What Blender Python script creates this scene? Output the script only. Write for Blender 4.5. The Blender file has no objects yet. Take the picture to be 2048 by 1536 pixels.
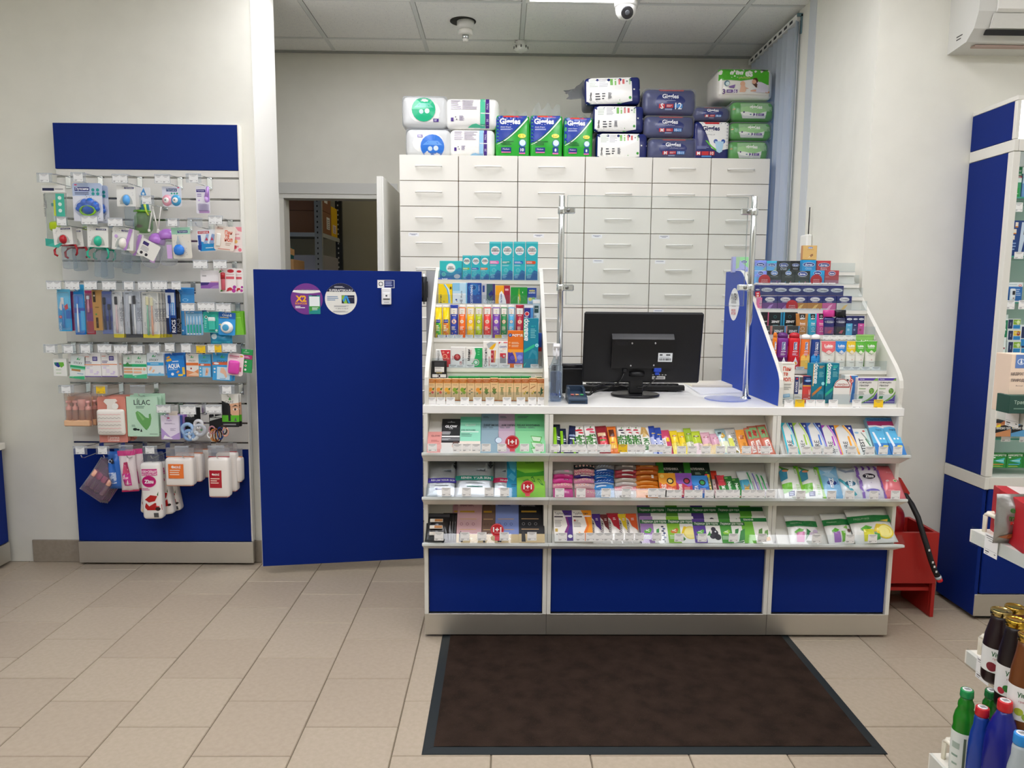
import bpy,math,random
from mathutils import Vector,Matrix
from mathutils.geometry import tessellate_polygon
random.seed(11)
S=bpy.context.scene
COL=S.collection
# camera, light, exposure
F,PITCH,YAW,ROLL,EYE=1460.6,0.1192,0.01502,0.008415,1.38924
_cy,_sy,_cp,_sp=math.cos(YAW),math.sin(YAW),math.cos(PITCH),math.sin(PITCH)
_fw=Vector((_sy*_cp,_cy*_cp,-_sp));_r0=Vector((_cy,-_sy,0));_u0=_r0.cross(_fw)
_c,_s=math.cos(ROLL),math.sin(ROLL)
CR=_r0*_c+_u0*_s;CU=-_r0*_s+_u0*_c
cam_data=bpy.data.cameras.new('camera');cam=bpy.data.objects.new('camera',cam_data);COL.objects.link(cam)
cam_data.sensor_fit='HORIZONTAL';cam_data.sensor_width=36;cam_data.lens=F/2048*36
cam_data.clip_start=.02;cam_data.clip_end=60
_m=Matrix((CR,CU,-_fw)).transposed().to_4x4();_m.translation=Vector((0,0,EYE));cam.matrix_world=_m
S.camera=cam
S.view_settings.view_transform='Standard';S.view_settings.look='None'
S.view_settings.gamma=1;S.view_settings.use_curve_mapping=False
S.view_settings.exposure=0.0
S.cycles.max_bounces=9;S.cycles.transparent_max_bounces=24;S.cycles.diffuse_bounces=7
S.cycles.caustics_reflective=False;S.cycles.caustics_refractive=False
PANEL_POWER=14.2
LED_POWER=14.0
w=bpy.data.worlds.new('daylight');S.world=w;w.use_nodes=True
w.node_tree.nodes['Background'].inputs[0].default_value=(.42,.62,1,1)
w.node_tree.nodes['Background'].inputs[1].default_value=1.6
# un-projection helpers (2048 x 1536 pixels -> world)
def ray(x,y):return _fw+CR*((x-1024)/F)-CU*((y-768)/F)
E0=Vector((0,0,EYE))
def atY(x,y,Y):d=ray(x,y);return E0+d*(Y/d.y)
def atX(x,y,X):d=ray(x,y);return E0+d*(X/d.x)
def atZ(x,y,Z):d=ray(x,y);return E0+d*((Z-EYE)/d.z)
def crop(ox,oy,s):return lambda x,y:(ox+x/s,oy+y/s)
class FP:
 """a real plane things stand or lie against: P0 on its lower edge, leaning back by lean (rad)"""
 def __init__(s,P0,lean=0.,yaw=0.):
  s.P=Vector(P0);s.ex=Vector((math.cos(yaw),math.sin(yaw),0))
  b=Vector((-math.sin(yaw),math.cos(yaw),0))
  s.ev=b*math.sin(lean)+Vector((0,0,1))*math.cos(lean);s.n=s.ex.cross(s.ev)
 def hit(s,x,y,off=0.):
  d=ray(x,y);P=s.P+s.n*off
  t=(P-E0).dot(s.n)/d.dot(s.n);q=E0+d*t-P
  return q.dot(s.ex),q.dot(s.ev)
 def mat(s,u,v,off=0.,roll=0.):
  R=Matrix((s.ex,-s.n,s.ev)).transposed().to_4x4()
  R=R@Matrix.Rotation(roll,4,'Y')
  R.translation=s.P+s.ex*u+s.ev*v+s.n*off
  return R
  # materials
def lin(h):
 h=h.lstrip('#')
 if len(h)==3:h=''.join(c*2 for c in h)
 r=[]
 for i in(0,2,4):
  c=int(h[i:i+2],16)/255
  r.append(c/12.92 if c<=.04045 else((c+.055)/1.055)**2.4)
 return(*r,1)
FIN={'p':(.5,.35,0),'g':(.2,.5,0),'f':(.34,.5,.7),'m':(.16,.5,1),'d':(.85,.2,0),'l':(.38,.4,0),'s':(.3,.5,0),'u':(.5,.12,0)}
_M={}
def M(h,fin='p',k=1.0):
 key=(h,fin,k)
 if key in _M:return _M[key]
 m=bpy.data.materials.new(f'{dict(p="card", g="plastic", f="foil", m="metal", d="matte", l="laminate", s="shiny", c="clear", e="light", u="blue_laminate", b="brushed_steel", t="tinted", w="film").get(fin, "mat")}_{h.lstrip("#")}')
 m.use_nodes=True;nt=m.node_tree;N=nt.nodes;L=nt.links
 b=N['Principled BSDF'];out=N['Material Output'];col=lin(h)
 if fin=='e':
  N.remove(b);e=N.new('ShaderNodeEmission');e.inputs[0].default_value=col;e.inputs[1].default_value=k
  L.new(e.outputs[0],out.inputs[0])
 elif fin in'cwt':
  t=N.new('ShaderNodeBsdfTransparent');t.inputs[0].default_value=col
  b.inputs['Base Color'].default_value=(.9,.92,.95,1)if fin!='t'else col
  b.inputs['Roughness'].default_value={'c':.04,'w':.16,'t':.1}[fin]
  fr=N.new('ShaderNodeFresnel');ge=N.new('ShaderNodeNewGeometry');im=N.new('ShaderNodeMapRange')
  im.inputs[3].default_value=1.45;im.inputs[4].default_value=1/1.45;L.new(ge.outputs['Backfacing'],im.inputs[0]);L.new(im.outputs[0],fr.inputs[0])
  ad=N.new('ShaderNodeMath');ad.operation='MULTIPLY_ADD';ad.use_clamp=True
  L.new(fr.outputs[0],ad.inputs[0]);ad.inputs[1].default_value=1.0;ad.inputs[2].default_value={'c':.0,'w':.1,'t':.3}[fin]*k
  mx=N.new('ShaderNodeMixShader');L.new(ad.outputs[0],mx.inputs[0]);L.new(t.outputs[0],mx.inputs[1])
  if fin=='c':
   g=N.new('ShaderNodeBsdfGlossy');g.inputs['Roughness'].default_value=.03;L.new(g.outputs[0],mx.inputs[2])
  else:L.new(b.outputs[0],mx.inputs[2])
  L.new(mx.outputs[0],out.inputs[0])
 elif fin=='b':
  b.inputs['Base Color'].default_value=col;b.inputs['Metallic'].default_value=1
  tc=N.new('ShaderNodeTexCoord');mp=N.new('ShaderNodeMapping');mp.inputs['Scale'].default_value=(3,3,900)
  nz=N.new('ShaderNodeTexNoise');nz.inputs['Scale'].default_value=2
  mr=N.new('ShaderNodeMapRange');mr.inputs[3].default_value=.36;mr.inputs[4].default_value=.52
  L.new(tc.outputs['Object'],mp.inputs[0]);L.new(mp.outputs[0],nz.inputs[0]);L.new(nz.outputs[0],mr.inputs[0]);L.new(mr.outputs[0],b.inputs['Roughness'])
 else:
  ro,sp,me=FIN[fin]
  b.inputs['Base Color'].default_value=col;b.inputs['Roughness'].default_value=ro
  b.inputs['Specular IOR Level'].default_value=sp;b.inputs['Metallic'].default_value=me
  if fin in'gf':
   tc=N.new('ShaderNodeTexCoord');nz=N.new('ShaderNodeTexNoise');nz.inputs['Scale'].default_value=55 if fin=='f'else 30
   bp=N.new('ShaderNodeBump');bp.inputs['Strength'].default_value=.35 if fin=='f'else .12;bp.inputs['Distance'].default_value=.004
   L.new(tc.outputs['Object'],nz.inputs[0]);L.new(nz.outputs[0],bp.inputs['Height']);L.new(bp.outputs[0],b.inputs['Normal'])
  elif fin in'lu':
   tc=N.new('ShaderNodeTexCoord');nz=N.new('ShaderNodeTexNoise');nz.inputs['Scale'].default_value=400
   mr=N.new('ShaderNodeMapRange');mr.inputs[3].default_value=ro-.08;mr.inputs[4].default_value=ro+.08
   L.new(tc.outputs['Object'],nz.inputs[0]);L.new(nz.outputs[0],mr.inputs[0]);L.new(mr.outputs[0],b.inputs['Roughness'])
 _M[key]=m;return m
def surface(name,c1,c2,scale,rough,bump=0.,dist=.002,detail=4,spec=.35,speck=None):
 """noise-mottled surface: two colours, fine relief, optional dark specks"""
 m=bpy.data.materials.new(name);m.use_nodes=True;nt=m.node_tree;N=nt.nodes;L=nt.links;b=N['Principled BSDF']
 tc=N.new('ShaderNodeTexCoord');nz=N.new('ShaderNodeTexNoise');nz.inputs['Scale'].default_value=scale;nz.inputs['Detail'].default_value=detail
 L.new(tc.outputs['Object'],nz.inputs[0])
 mx=N.new('ShaderNodeMix');mx.data_type='RGBA';mx.inputs['A'].default_value=lin(c1);mx.inputs['B'].default_value=lin(c2)
 mr=N.new('ShaderNodeMapRange');mr.inputs[1].default_value=.35;mr.inputs[2].default_value=.65
 L.new(nz.outputs[0],mr.inputs[0]);L.new(mr.outputs[0],mx.inputs['Factor']);src=mx.outputs['Result']
 if speck:
  n2=N.new('ShaderNodeTexNoise');n2.inputs['Scale'].default_value=speck[0];n2.inputs['Detail'].default_value=2
  r2=N.new('ShaderNodeMapRange');r2.inputs[1].default_value=speck[2];r2.inputs[2].default_value=speck[2]+.04
  L.new(tc.outputs['Object'],n2.inputs[0]);L.new(n2.outputs[0],r2.inputs[0])
  m2=N.new('ShaderNodeMix');m2.data_type='RGBA';m2.inputs['B'].default_value=lin(speck[1])
  L.new(src,m2.inputs['A']);L.new(r2.outputs[0],m2.inputs['Factor']);src=m2.outputs['Result']
 L.new(src,b.inputs['Base Color']);b.inputs['Roughness'].default_value=rough;b.inputs['Specular IOR Level'].default_value=spec
 if bump:
  bp=N.new('ShaderNodeBump');bp.inputs['Strength'].default_value=bump;bp.inputs['Distance'].default_value=dist
  L.new(nz.outputs[0],bp.inputs['Height']);L.new(bp.outputs[0],b.inputs['Normal'])
 return m
 # mesh builder
class MB:
 def __init__(s):s.v=[];s.f=[];s.mi=[];s.sm=[];s.mats=[]
 def m(s,mat):
  if mat not in s.mats:s.mats.append(mat)
  return s.mats.index(mat)
 def add(s,vs,fs,mat,smooth=False):
  o=len(s.v);s.v+=[tuple(q)for q in vs];k=s.m(mat)
  for f in fs:s.f.append(tuple(i+o for i in f));s.mi.append(k);s.sm.append(smooth)
 def poly(s,pts,mat):s.add(pts,[tuple(range(len(pts)))],mat)
 def box(s,x0,x1,y0,y1,z0,z1,mat,ch=0.):
  if ch<=0:
   v=[(x,y,z)for z in(z0,z1)for y in(y0,y1)for x in(x0,x1)]
   s.add(v,[(0,2,3,1),(4,5,7,6),(0,1,5,4),(2,6,7,3),(0,4,6,2),(1,3,7,5)],mat);return
  c=min(ch,(x1-x0)/2.01,(y1-y0)/2.01,(z1-z0)/2.01);v=[];idx={}
  for sx in(0,1):
   for sy in(0,1):
    for sz in(0,1):
     for a in range(3):
      p=[(x0,x1)[sx],(y0,y1)[sy],(z0,z1)[sz]]
      for b in range(3):
       if b!=a:p[b]+=c*(1-2*(sx,sy,sz)[b])
      idx[sx,sy,sz,a]=len(v);v.append(tuple(p))
  f=[]
  for a in range(3):
   b,c2=(a+1)%3,(a+2)%3
   for q in(0,1):
    lp=[]
    for(i,j)in((0,0),(1,0),(1,1),(0,1)):
     k=[0,0,0];k[a]=q;k[b]=i;k[c2]=j;lp.append(idx[(*k,a)])
    f.append(tuple(lp)if q else tuple(lp[::-1]))
   for i in(0,1):
    for j in(0,1):
     k=[0,0,0];k[b]=i;k[c2]=j;k0=list(k);k1=list(k);k1[a]=1
     q=(idx[(*k0,b)],idx[(*k1,b)],idx[(*k1,c2)],idx[(*k0,c2)])
     f.append(q if(i==j)else q[::-1])
  for sx in(0,1):
   for sy in(0,1):
    for sz in(0,1):
     t=tuple(idx[sx,sy,sz,a]for a in range(3));f.append(t if(sx+sy+sz)%2 else t[::-1])
  s.add(v,f,mat)
 def lathe(s,prof,mat,n=20,cx=0,cy=0,smooth=True,sx=1.,sy=1.,cap=True):
  v=[];f=[]
  for r,z in prof:
   for i in range(n):a=2*math.pi*i/n;v.append((cx+r*sx*math.cos(a),cy+r*sy*math.sin(a),z))
  for j in range(len(prof)-1):
   for i in range(n):k=(i+1)%n;f.append((j*n+i,j*n+k,(j+1)*n+k,(j+1)*n+i))
  if cap:
   f.append(tuple(range(n-1,-1,-1)));f.append(tuple((len(prof)-1)*n+i for i in range(n)))
  s.add(v,f,mat,smooth)
 def tube(s,pts,r,mat,n=8,smooth=True):
  P=[Vector(p)for p in pts];v=[];f=[];up=Vector((.3,.2,.9))
  for i,p in enumerate(P):
   t=(P[min(i+1,len(P)-1)]-P[max(i-1,0)]).normalized()
   a=t.cross(up)
   if a.length<1e-3:a=t.cross(Vector((1,0,0)))
   a.normalize();b=t.cross(a);rr=r[i]if isinstance(r,(list,tuple))else r
   for k in range(n):q=2*math.pi*k/n;v.append(p+a*(rr*math.cos(q))+b*(rr*math.sin(q)))
  for i in range(len(P)-1):
   for k in range(n):l=(k+1)%n;f.append((i*n+k,i*n+l,(i+1)*n+l,(i+1)*n+k))
  f.append(tuple(range(n-1,-1,-1)));f.append(tuple((len(P)-1)*n+k for k in range(n)))
  s.add(v,f,mat,smooth)
 def prism(s,pts,a0,a1,mat,axis='x'):
  """closed outline pts (two coords) extruded along axis from a0 to a1"""
  n=len(pts);mk={'x':lambda a,p:(a,p[0],p[1]),'y':lambda a,p:(p[0],a,p[1]),'z':lambda a,p:(p[0],p[1],a)}[axis]
  v=[mk(a0,p)for p in pts]+[mk(a1,p)for p in pts]
  f=[tuple(range(n-1,-1,-1)),tuple(range(n,2*n))]+[(i,(i+1)%n,n+(i+1)%n,n+i)for i in range(n)]
  s.add(v,f,mat)
 def rbox(s,w,d,h,r,mat,bulge=(0,0,0),n=6,top=None):
  """soft pack: box w x d x h (front at y=0, base z=0) with rounded edges and bulging faces"""
  idx={};v=[];f=[]
  def pt(a,b,c):
   key=(round(a,5),round(b,5),round(c,5))
   if key in idx:return idx[key]
   p=Vector((a*w/2,b*d/2,c*h/2));rr=min(r,w/2.05,d/2.05,h/2.05)
   q=Vector([max(-l+rr,min(l-rr,x))for x,l in zip(p,(w/2,d/2,h/2))])
   e=p-q
   if e.length>1e-9:p=q+e.normalized()*rr
   g=[(1-a*a),(1-b*b),(1-c*c)]
   p.x+=a*bulge[0]*g[1]*g[2];p.y+=b*bulge[1]*g[0]*g[2];p.z+=c*bulge[2]*g[0]*g[1]
   idx[key]=len(v);v.append((p.x,p.y+d/2,p.z+h/2));return idx[key]
  st=[-1+2*i/n for i in range(n+1)]
  ins=lambda l:1-2*min(r,l/2.05)/l
  def grid(l):
   k=ins(l);return sorted(set([-1,-(1+k)/2,-k]+[k*(-1+2*i/(n-2))for i in range(1,n-2)]+[k,(1+k)/2,1]))
  gx,gy,gz=grid(w),grid(d),grid(h)
  for A,B,fn in((gx,gz,lambda a,b,q:(a,q,b)),(gx,gy,lambda a,b,q:(a,b,q)),(gy,gz,lambda a,b,q:(q,a,b))):
   for q in(-1,1):
    for i in range(len(A)-1):
     for j in range(len(B)-1):
      l=[pt(*fn(A[i],B[j],q)),pt(*fn(A[i+1],B[j],q)),pt(*fn(A[i+1],B[j+1],q)),pt(*fn(A[i],B[j+1],q))]
      pr=(fn is not None)
      f.append(tuple(l))
  c=Vector((0,d/2,h/2));g=[]
  for q in f:
   P=[Vector(v[i])for i in q];nn=(P[1]-P[0]).cross(P[2]-P[0])+(P[2]-P[0]).cross(P[3]-P[0])
   g.append(q if nn.dot((P[0]+P[2])/2-c)>0 else q[::-1])
  s.add(v,g,mat,True)
  def zf(x,z):
   a=max(-1,min(1,2*x/w));cc=max(-1,min(1,2*z/h-1));rr=min(r,w/2.05,d/2.05,h/2.05)
   ex=max(0,abs(x)-(w/2-rr));ez=max(0,abs(z-h/2)-(h/2-rr));e2=min(rr*rr,ex*ex+ez*ez)
   return rr-math.sqrt(rr*rr-e2)-bulge[1]*(1-a*a)*(1-cc*cc)
  return zf
 def pouch(s,w,h,d,mat,nx=8,nz=10,seal=.07,back=None,wob=0.):
  """pillow bag with flat crimped seals top and bottom; front towards -y, base z=0"""
  ph=random.random()*6
  def th(u,q):
   e=(1-abs(2*u-1)**2.6);q2=(q-seal)/(1-2*seal)
   g=0 if q2<=0 or q2>=1 else(1-abs(2*q2-1)**3.2)
   return max(.0008,d/2*e*g*(1+wob*math.sin(9*u+7*q+ph)))
  v=[];f=[]
  for side in(0,1):
   for j in range(nz+1):
    for i in range(nx+1):
     u,q=i/nx,j/nz;t=th(u,q);wd=w*(1-.05*math.sin(math.pi*q)*(1 if seal else 0))
     v.append(((u-.5)*wd,d/2-t if side==0 else d/2+t,q*h))
  K=(nx+1)*(nz+1)
  for j in range(nz):
   for i in range(nx):
    a=j*(nx+1)+i;f.append((a,a+1,a+nx+2,a+nx+1));f.append((K+a,K+a+nx+1,K+a+nx+2,K+a+1))
  bd=[i for i in range(nx+1)]+[(nx+1)*j+nx for j in range(1,nz+1)]+[nz*(nx+1)+i for i in range(nx-1,-1,-1)]+[(nx+1)*j for j in range(nz-1,0,-1)]
  for a,b in zip(bd,bd[1:]+bd[:1]):f.append((b,a,K+a,K+b))
  s.add(v,f,mat,True)
  return lambda x,z:d/2-th(min(1,max(0,x/w+.5)),min(1,max(0,z/h)))
 def build(s,name,parent=None,mw=None):
  me=bpy.data.meshes.new(name);me.from_pydata(s.v,[],s.f)
  for mt in s.mats:me.materials.append(mt)
  me.polygons.foreach_set('material_index',s.mi);me.polygons.foreach_set('use_smooth',s.sm);me.update()
  o=bpy.data.objects.new(name,me);COL.objects.link(o)
  if parent:o.parent=parent
  if mw is not None:o.matrix_world=mw
  return o
ORD='first second third fourth fifth sixth seventh eighth ninth tenth eleventh twelfth thirteenth fourteenth fifteenth sixteenth'.split()
def tag(o,label=None,cat=None,group=None,kind=None):
 if label:o['label']=label
 if cat:o['category']=cat
 if group:o['group']=group
 if kind:o['kind']=kind
 return o
def thing(name,label,cat,loc=(0,0,0),group=None,mw=None):
 o=bpy.data.objects.new(name,None);COL.objects.link(o);o.empty_display_size=.05
 if mw is not None:o.matrix_world=mw
 else:o.location=loc
 return tag(o,label,cat,group)
def copy_tree(o,parent=None):
 c=o.copy();COL.objects.link(c)
 if parent:c.parent=parent
 for ch in list(o.children):copy_tree(ch,c)
 return c
 # lettering
_tc=bpy.data.curves.new('glyphs','FONT');_tc.resolution_u=2;_to=bpy.data.objects.new('glyphs',_tc);_TX={}
COL.objects.link(_to)
def text_mesh(t,bold=0.):
 k=(t,bold)
 if k not in _TX:
  _tc.body=t;_tc.offset=bold;me=_to.to_mesh()
  vs=[(q.co.x,q.co.y)for q in me.vertices];fs=[tuple(p.vertices)for p in me.polygons]
  x0=min(a for a,b in vs);x1=max(a for a,b in vs);y0=min(b for a,b in vs);y1=max(b for a,b in vs)
  _TX[k]=([(a-(x0+x1)/2,b-(y0+y1)/2)for a,b in vs],fs,x1-x0,y1-y0);_to.to_mesh_clear()
 return _TX[k]
def R(u0,v0,u1,v1,c):return('r',u0,v0,u1,v1,c)
def O(u,v,ru,c,rv=None):return('o',u,v,ru,rv or ru,c)
def P(pts,c):return('p',pts,c)
def T(t,u,v,tw,c,rot=0,hs=1.,b=.012):return('t',t,u,v,tw,c,rot,hs,b)
def L(u0,v0,u1,v1,n,c='#8a8a8a'):return('l',u0,v0,u1,v1,n,c)
EPS=.0004
def prints(parent,w,h,items,zf=None,fin='p',mb=None):
 """flat print: bands and fine lines go to mb (the body), pictures and lettering to child parts"""
 curved=zf is not None;zf=zf or(lambda x,z:0.);pic=MB();let=MB();k=0
 ep=(.0026 if min(w,h)>.12 else .0011)if curved else EPS
 def pt(x,z,k):return(x,zf(x,z)-ep-EPS*k*(1.6 if curved else 1),z)
 def patch(tgt,x0,z0,x1,z1,mat,k):
  nx=max(1,min(8,int((x1-x0)/w*8+.5)))if zf(0,h/2)!=zf(w/2,h/2)else 1
  nz=max(1,min(8,int((z1-z0)/h*8+.5)))if zf(0,h/2)!=zf(0,h*.98)else 1
  vs=[pt(x0+(x1-x0)*i/nx,z0+(z1-z0)*j/nz,k)for j in range(nz+1)for i in range(nx+1)]
  tgt.add(vs,[(j*(nx+1)+i,j*(nx+1)+i+1,(j+1)*(nx+1)+i+1,(j+1)*(nx+1)+i)for j in range(nz)for i in range(nx)],mat)
 X=lambda u:(u-.5)*w
 for it in items:
  ty=it[0];k+=.16
  if ty=='r':patch(mb or pic,X(it[1]),it[2]*h,X(it[3]),it[4]*h,M(it[5],fin),k)
  elif ty=='l':
   _,u0,v0,u1,v1,n,c=it
   for i in range(n):
    z=h*(v1-(v1-v0)*(i+.5)/n);e=random.uniform(.6,1)if n>1 else 1;t=h*(v1-v0)/n*.22
    patch(mb or pic,X(u0),z-t,X(u0+(u1-u0)*e),z+t,M(c,fin),k)
  elif ty=='o':
   _,u,v,ru,rv,c=it;n=20;cx,cz=X(u),v*h
   vs=[pt(cx,cz,k)]
   for q in(.5,1):vs+=[pt(cx+ru*w*q*math.cos(2*math.pi*i/n),cz+rv*w*q*math.sin(2*math.pi*i/n),k)for i in range(n)]
   fs=[(0,1+i,1+(i+1)%n)for i in range(n)]+[(1+i,n+1+i,n+1+(i+1)%n,1+(i+1)%n)for i in range(n)]
   pic.add(vs,fs,M(c,fin))
  elif ty=='p':
   pts=[(X(u),q*h)for u,q in it[1]]
   tri=[tuple(pts[i]for i in t)for t in tessellate_polygon([[Vector((a,b,0))for a,b in pts]])]
   lim=max(w,h)/9 if curved else 1e9;out_=[]
   while tri:
    t=tri.pop();e=[math.dist(t[i],t[(i+1)%3])for i in range(3)];m_=max(e)
    if m_<=lim or len(out_)+len(tri)>400:out_.append(t);continue
    i=e.index(m_);a,b,c_=t[i],t[(i+1)%3],t[(i+2)%3];md=((a[0]+b[0])/2,(a[1]+b[1])/2);tri+=[(a,md,c_),(md,b,c_)]
   vs=[];fs=[];ix={}
   for t in out_:
    f_=[]
    for p_ in t:
     kk=(round(p_[0],6),round(p_[1],6))
     if kk not in ix:ix[kk]=len(vs);vs.append(pt(p_[0],p_[1],k))
     f_.append(ix[kk])
    if len(set(f_))==3:fs.append(tuple(f_))
   pic.add(vs,fs,M(it[2],fin))
  elif ty=='t':
   _,t,u,v,tw,c,rot,hs,bo=it
   vs,fs,tw0,th0=text_mesh(t,bo)
   sc=tw*(h if rot else w)/tw0;cx,cz=X(u),v*h
   if rot==1:q=[(cx-b*sc*hs,cz+a*sc)for a,b in vs]
   elif rot==-1:q=[(cx+b*sc*hs,cz-a*sc)for a,b in vs]
   else:q=[(cx+a*sc,cz+b*sc*hs)for a,b in vs]
   let.add([pt(x,z,k+.5)for x,z in q],fs,M(c,fin))
 out=[]
 if pic.f:out.append(pic.build('printed_picture',parent))
 if let.f:out.append(let.build('lettering',parent))
 return out
 # the room
WHITE=M('#e4e2da','l');BLUE=M('#0a2674','u');STEEL=M('#d2cfc8','b');CHROME=M('#dfe3e4','m');BLACK=M('#17171a','p');CLEAR=M('#f4f8fa','c');FILM=M('#f2f4f6','w',.5)
PAINT=surface('wall_paint','#e3e2d8','#e0dfd5',9,.75,.05,.001)
PAINT2=surface('wall_paint_back','#dedcd1','#dbd9ce',9,.75,.05,.001)
def struct(name,mb,parent=None):return tag(mb.build(name,parent),kind='structure')if not parent else mb.build(name,parent)
CEIL=2.965;YW,YR,YB=3.70,3.305,5.0
XL,XR,XO,XF=-3.1,3.0,-1.213,1.626
YK=-2.6
def wall(name,boxes,mat=PAINT):
 mb=MB()
 for b in boxes:mb.box(*b,mat)
 return struct(name,mb)
wall('wall_left',[(XL,XO,YW,4.06,0,CEIL)])
wall('wall_right',[(XF,XR,YR,3.97,0,CEIL),(XF+.005,XF+.3,3.97,4.22,0,CEIL),(XF+.04,XF+.3,4.22,YB,0,.75),(XF+.04,XF+.3,4.22,YB,2.6,CEIL),(XF+.04,XF+.3,4.92,YB,.75,2.6)])
DX0,DX1,DZ=atY(560,450,YB).x-.0,-.70,atY(650,397,YB).z+.03;DT=atY(650,388,YB).z
wall('wall_back',[(-2.4,DX0,YB,YB+.12,0,CEIL),(DX1,XF+.3,YB,YB+.12,0,CEIL),(DX0,DX1,YB,YB+.12,DZ,CEIL)],PAINT2)
wall('wall_side_left',[(XL-.1,XL,YK,YW+.3,0,CEIL),(-2.5,-2.4,4.0,YB,0,CEIL)])
wall('wall_side_right',[(XR,XR+.1,YK,YR+.3,0,CEIL)])
wall('wall_front',[(XL,XR,YK-.1,YK,0,CEIL)])
wall('wall_storage',[(-3.2,.6,6.6,6.7,0,CEIL),(-3.2,-3.1,YB+.12,6.6,0,CEIL),(.5,.6,YB+.12,6.6,0,CEIL)],surface('storage_paint','#b6b19b','#b3ae98',9,.8))
tr=MB();tr.box(XO,XO+.003,YW-.002,4.063,.0,CEIL,M('#e6e5df','l'));struct('trim_5',tr)
tr=MB();tr.box(XF-.004,XF,3.97,4.055,0,CEIL,M('#c9ced2','l'));struct('trim_1',tr)
tr=MB();tr.box(DX0-.06,DX0,YB-.012,YB,0,DZ,WHITE);tr.box(DX1,DX1+.03,YB-.012,YB,0,DZ,WHITE)
tr.box(DX0-.06,DX1+.03,YB-.012,YB,DZ,DT,WHITE)
tr.box(DX0,DX0+.03,YB-.004,YB+.12,0,DZ-.0305,WHITE);tr.box(DX0,DX1,YB-.006,YB+.12,DZ-.03,DZ-.0005,M('#d6d5ce','l'));struct('trim_2',tr)
tr=MB();tr.box(-1.7,-.7,YB-.006,YB,DT+.002,atY(650,366,YB).z,M('#c9c9c4','l'));struct('trim_3',tr)
GROUT=M('#6e6455','d')
fl=MB();fl.box(XL,XR,YK,6.6,-.06,-.0028,GROUT);floor=struct('floor',fl)
TILE=surface('floor_tile','#b6a895','#afa18d',60,.42,.06,.0006,6,.4,(900,'#9c907f',.66))
TILE2=surface('floor_tile_b','#b2a491','#ac9d8a',55,.44,.06,.0006,6,.4,(900,'#988c7b',.66))
TS,TX0,TY0=.303,-1.53824,2.07387
tmesh={}
def tile(x0,x1,y0,y1):
 g=.0016;key=(round(x1-x0,4),round(y1-y0,4),random.random()<.4)
 if key not in tmesh:
  mb=MB();a,b=(x1-x0)/2-g,(y1-y0)/2-g;e=.002;mt=TILE2 if key[2]else TILE
  v=[(-a,-b,-.003),(a,-b,-.003),(a,b,-.003),(-a,b,-.003),(-a+e,-b+e,0),(a-e,-b+e,0),(a-e,b-e,0),(-a+e,b-e,0)]
  mb.add(v,[(4,5,6,7)]+[(i,(i+1)%4,4+(i+1)%4,4+i)for i in range(4)],mt)
  o=mb.build('tile',floor);tmesh[key]=o.data
 else:
  o=bpy.data.objects.new('tile',tmesh[key]);COL.objects.link(o);o.parent=floor
 o.location=((x0+x1)/2,(y0+y1)/2,random.uniform(-.0004,.0004));return o
for i in range(-4,15):
 xa,xb=TX0+i*TS,TX0+(i+1)*TS
 for j in range(-4,8):
  ya=TY0+(j+(.5 if i%2 else 0))*TS;yb=ya+TS
  ymax=YR if(xa+xb)/2>XF else(YW if(xa+xb)/2<XO else 4.4)
  if ya>ymax-.02 or(-.2<xa and xb<1.5 and ya>3.0):continue
  tile(max(xa,XL),min(xb,XR),ya,min(yb,ymax))
SK=surface('skirting_tile','#9b9183','#948a7c',60,.45,.05,.0006)
bb=tag(MB().build('baseboard_left'),kind='structure')
for k in range(4):
 mb=MB();x1=-2.43+.31+.303*(k);x0=max(x1-.303,-2.62)
 if x0>XO-.02:break
 mb.box(x0+.001,min(x1,XO)-.001,YW-.011,YW,.001,.118,SK,.002);mb.build('tile',bb)
bb=tag(MB().build('baseboard_right'),kind='structure')
for k in range(3):
 mb=MB();mb.box(XF+.1+.303*k,XF+.1+.303*(k+1)-.002,YR-.011,YR,.001,.118,SK,.002);mb.build('tile',bb)
cl=MB();cl.box(XL-.1,XR+.1,YK-.1,6.7,CEIL+.03,CEIL+.1,M('#8a8a86','d'));ceiling=struct('ceiling',cl)
CT=surface('ceiling_tile','#f0f0ec','#ececea',40,.9,.3,.002,8,.1,(160,'#8f8f8a',.67))
GX0,GY0,G=-1.098,4.15,.605
BAR=M('#d5d8d6','l');bars=MB()
for i in range(-4,8):bars.box(GX0+i*G-.012,GX0+i*G+.012,YK,YB,CEIL-.003,CEIL+.0005,BAR)
for j in range(-12,2):bars.box(XL,XR,GY0+j*.6-.012,GY0+j*.6+.012,CEIL-.0026,CEIL+.0005,BAR)
bars.build('grid_bar',ceiling)
LIGHTS={(0,-1),(2,-1),(0,-2),(3,-3)}|{(c,r)for c in(-3,-1,1,3,5)for r in(-5,-8)}  # last two of the first set: unseen panels added to brighten reveal and counter
cme=None;li=0
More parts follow.
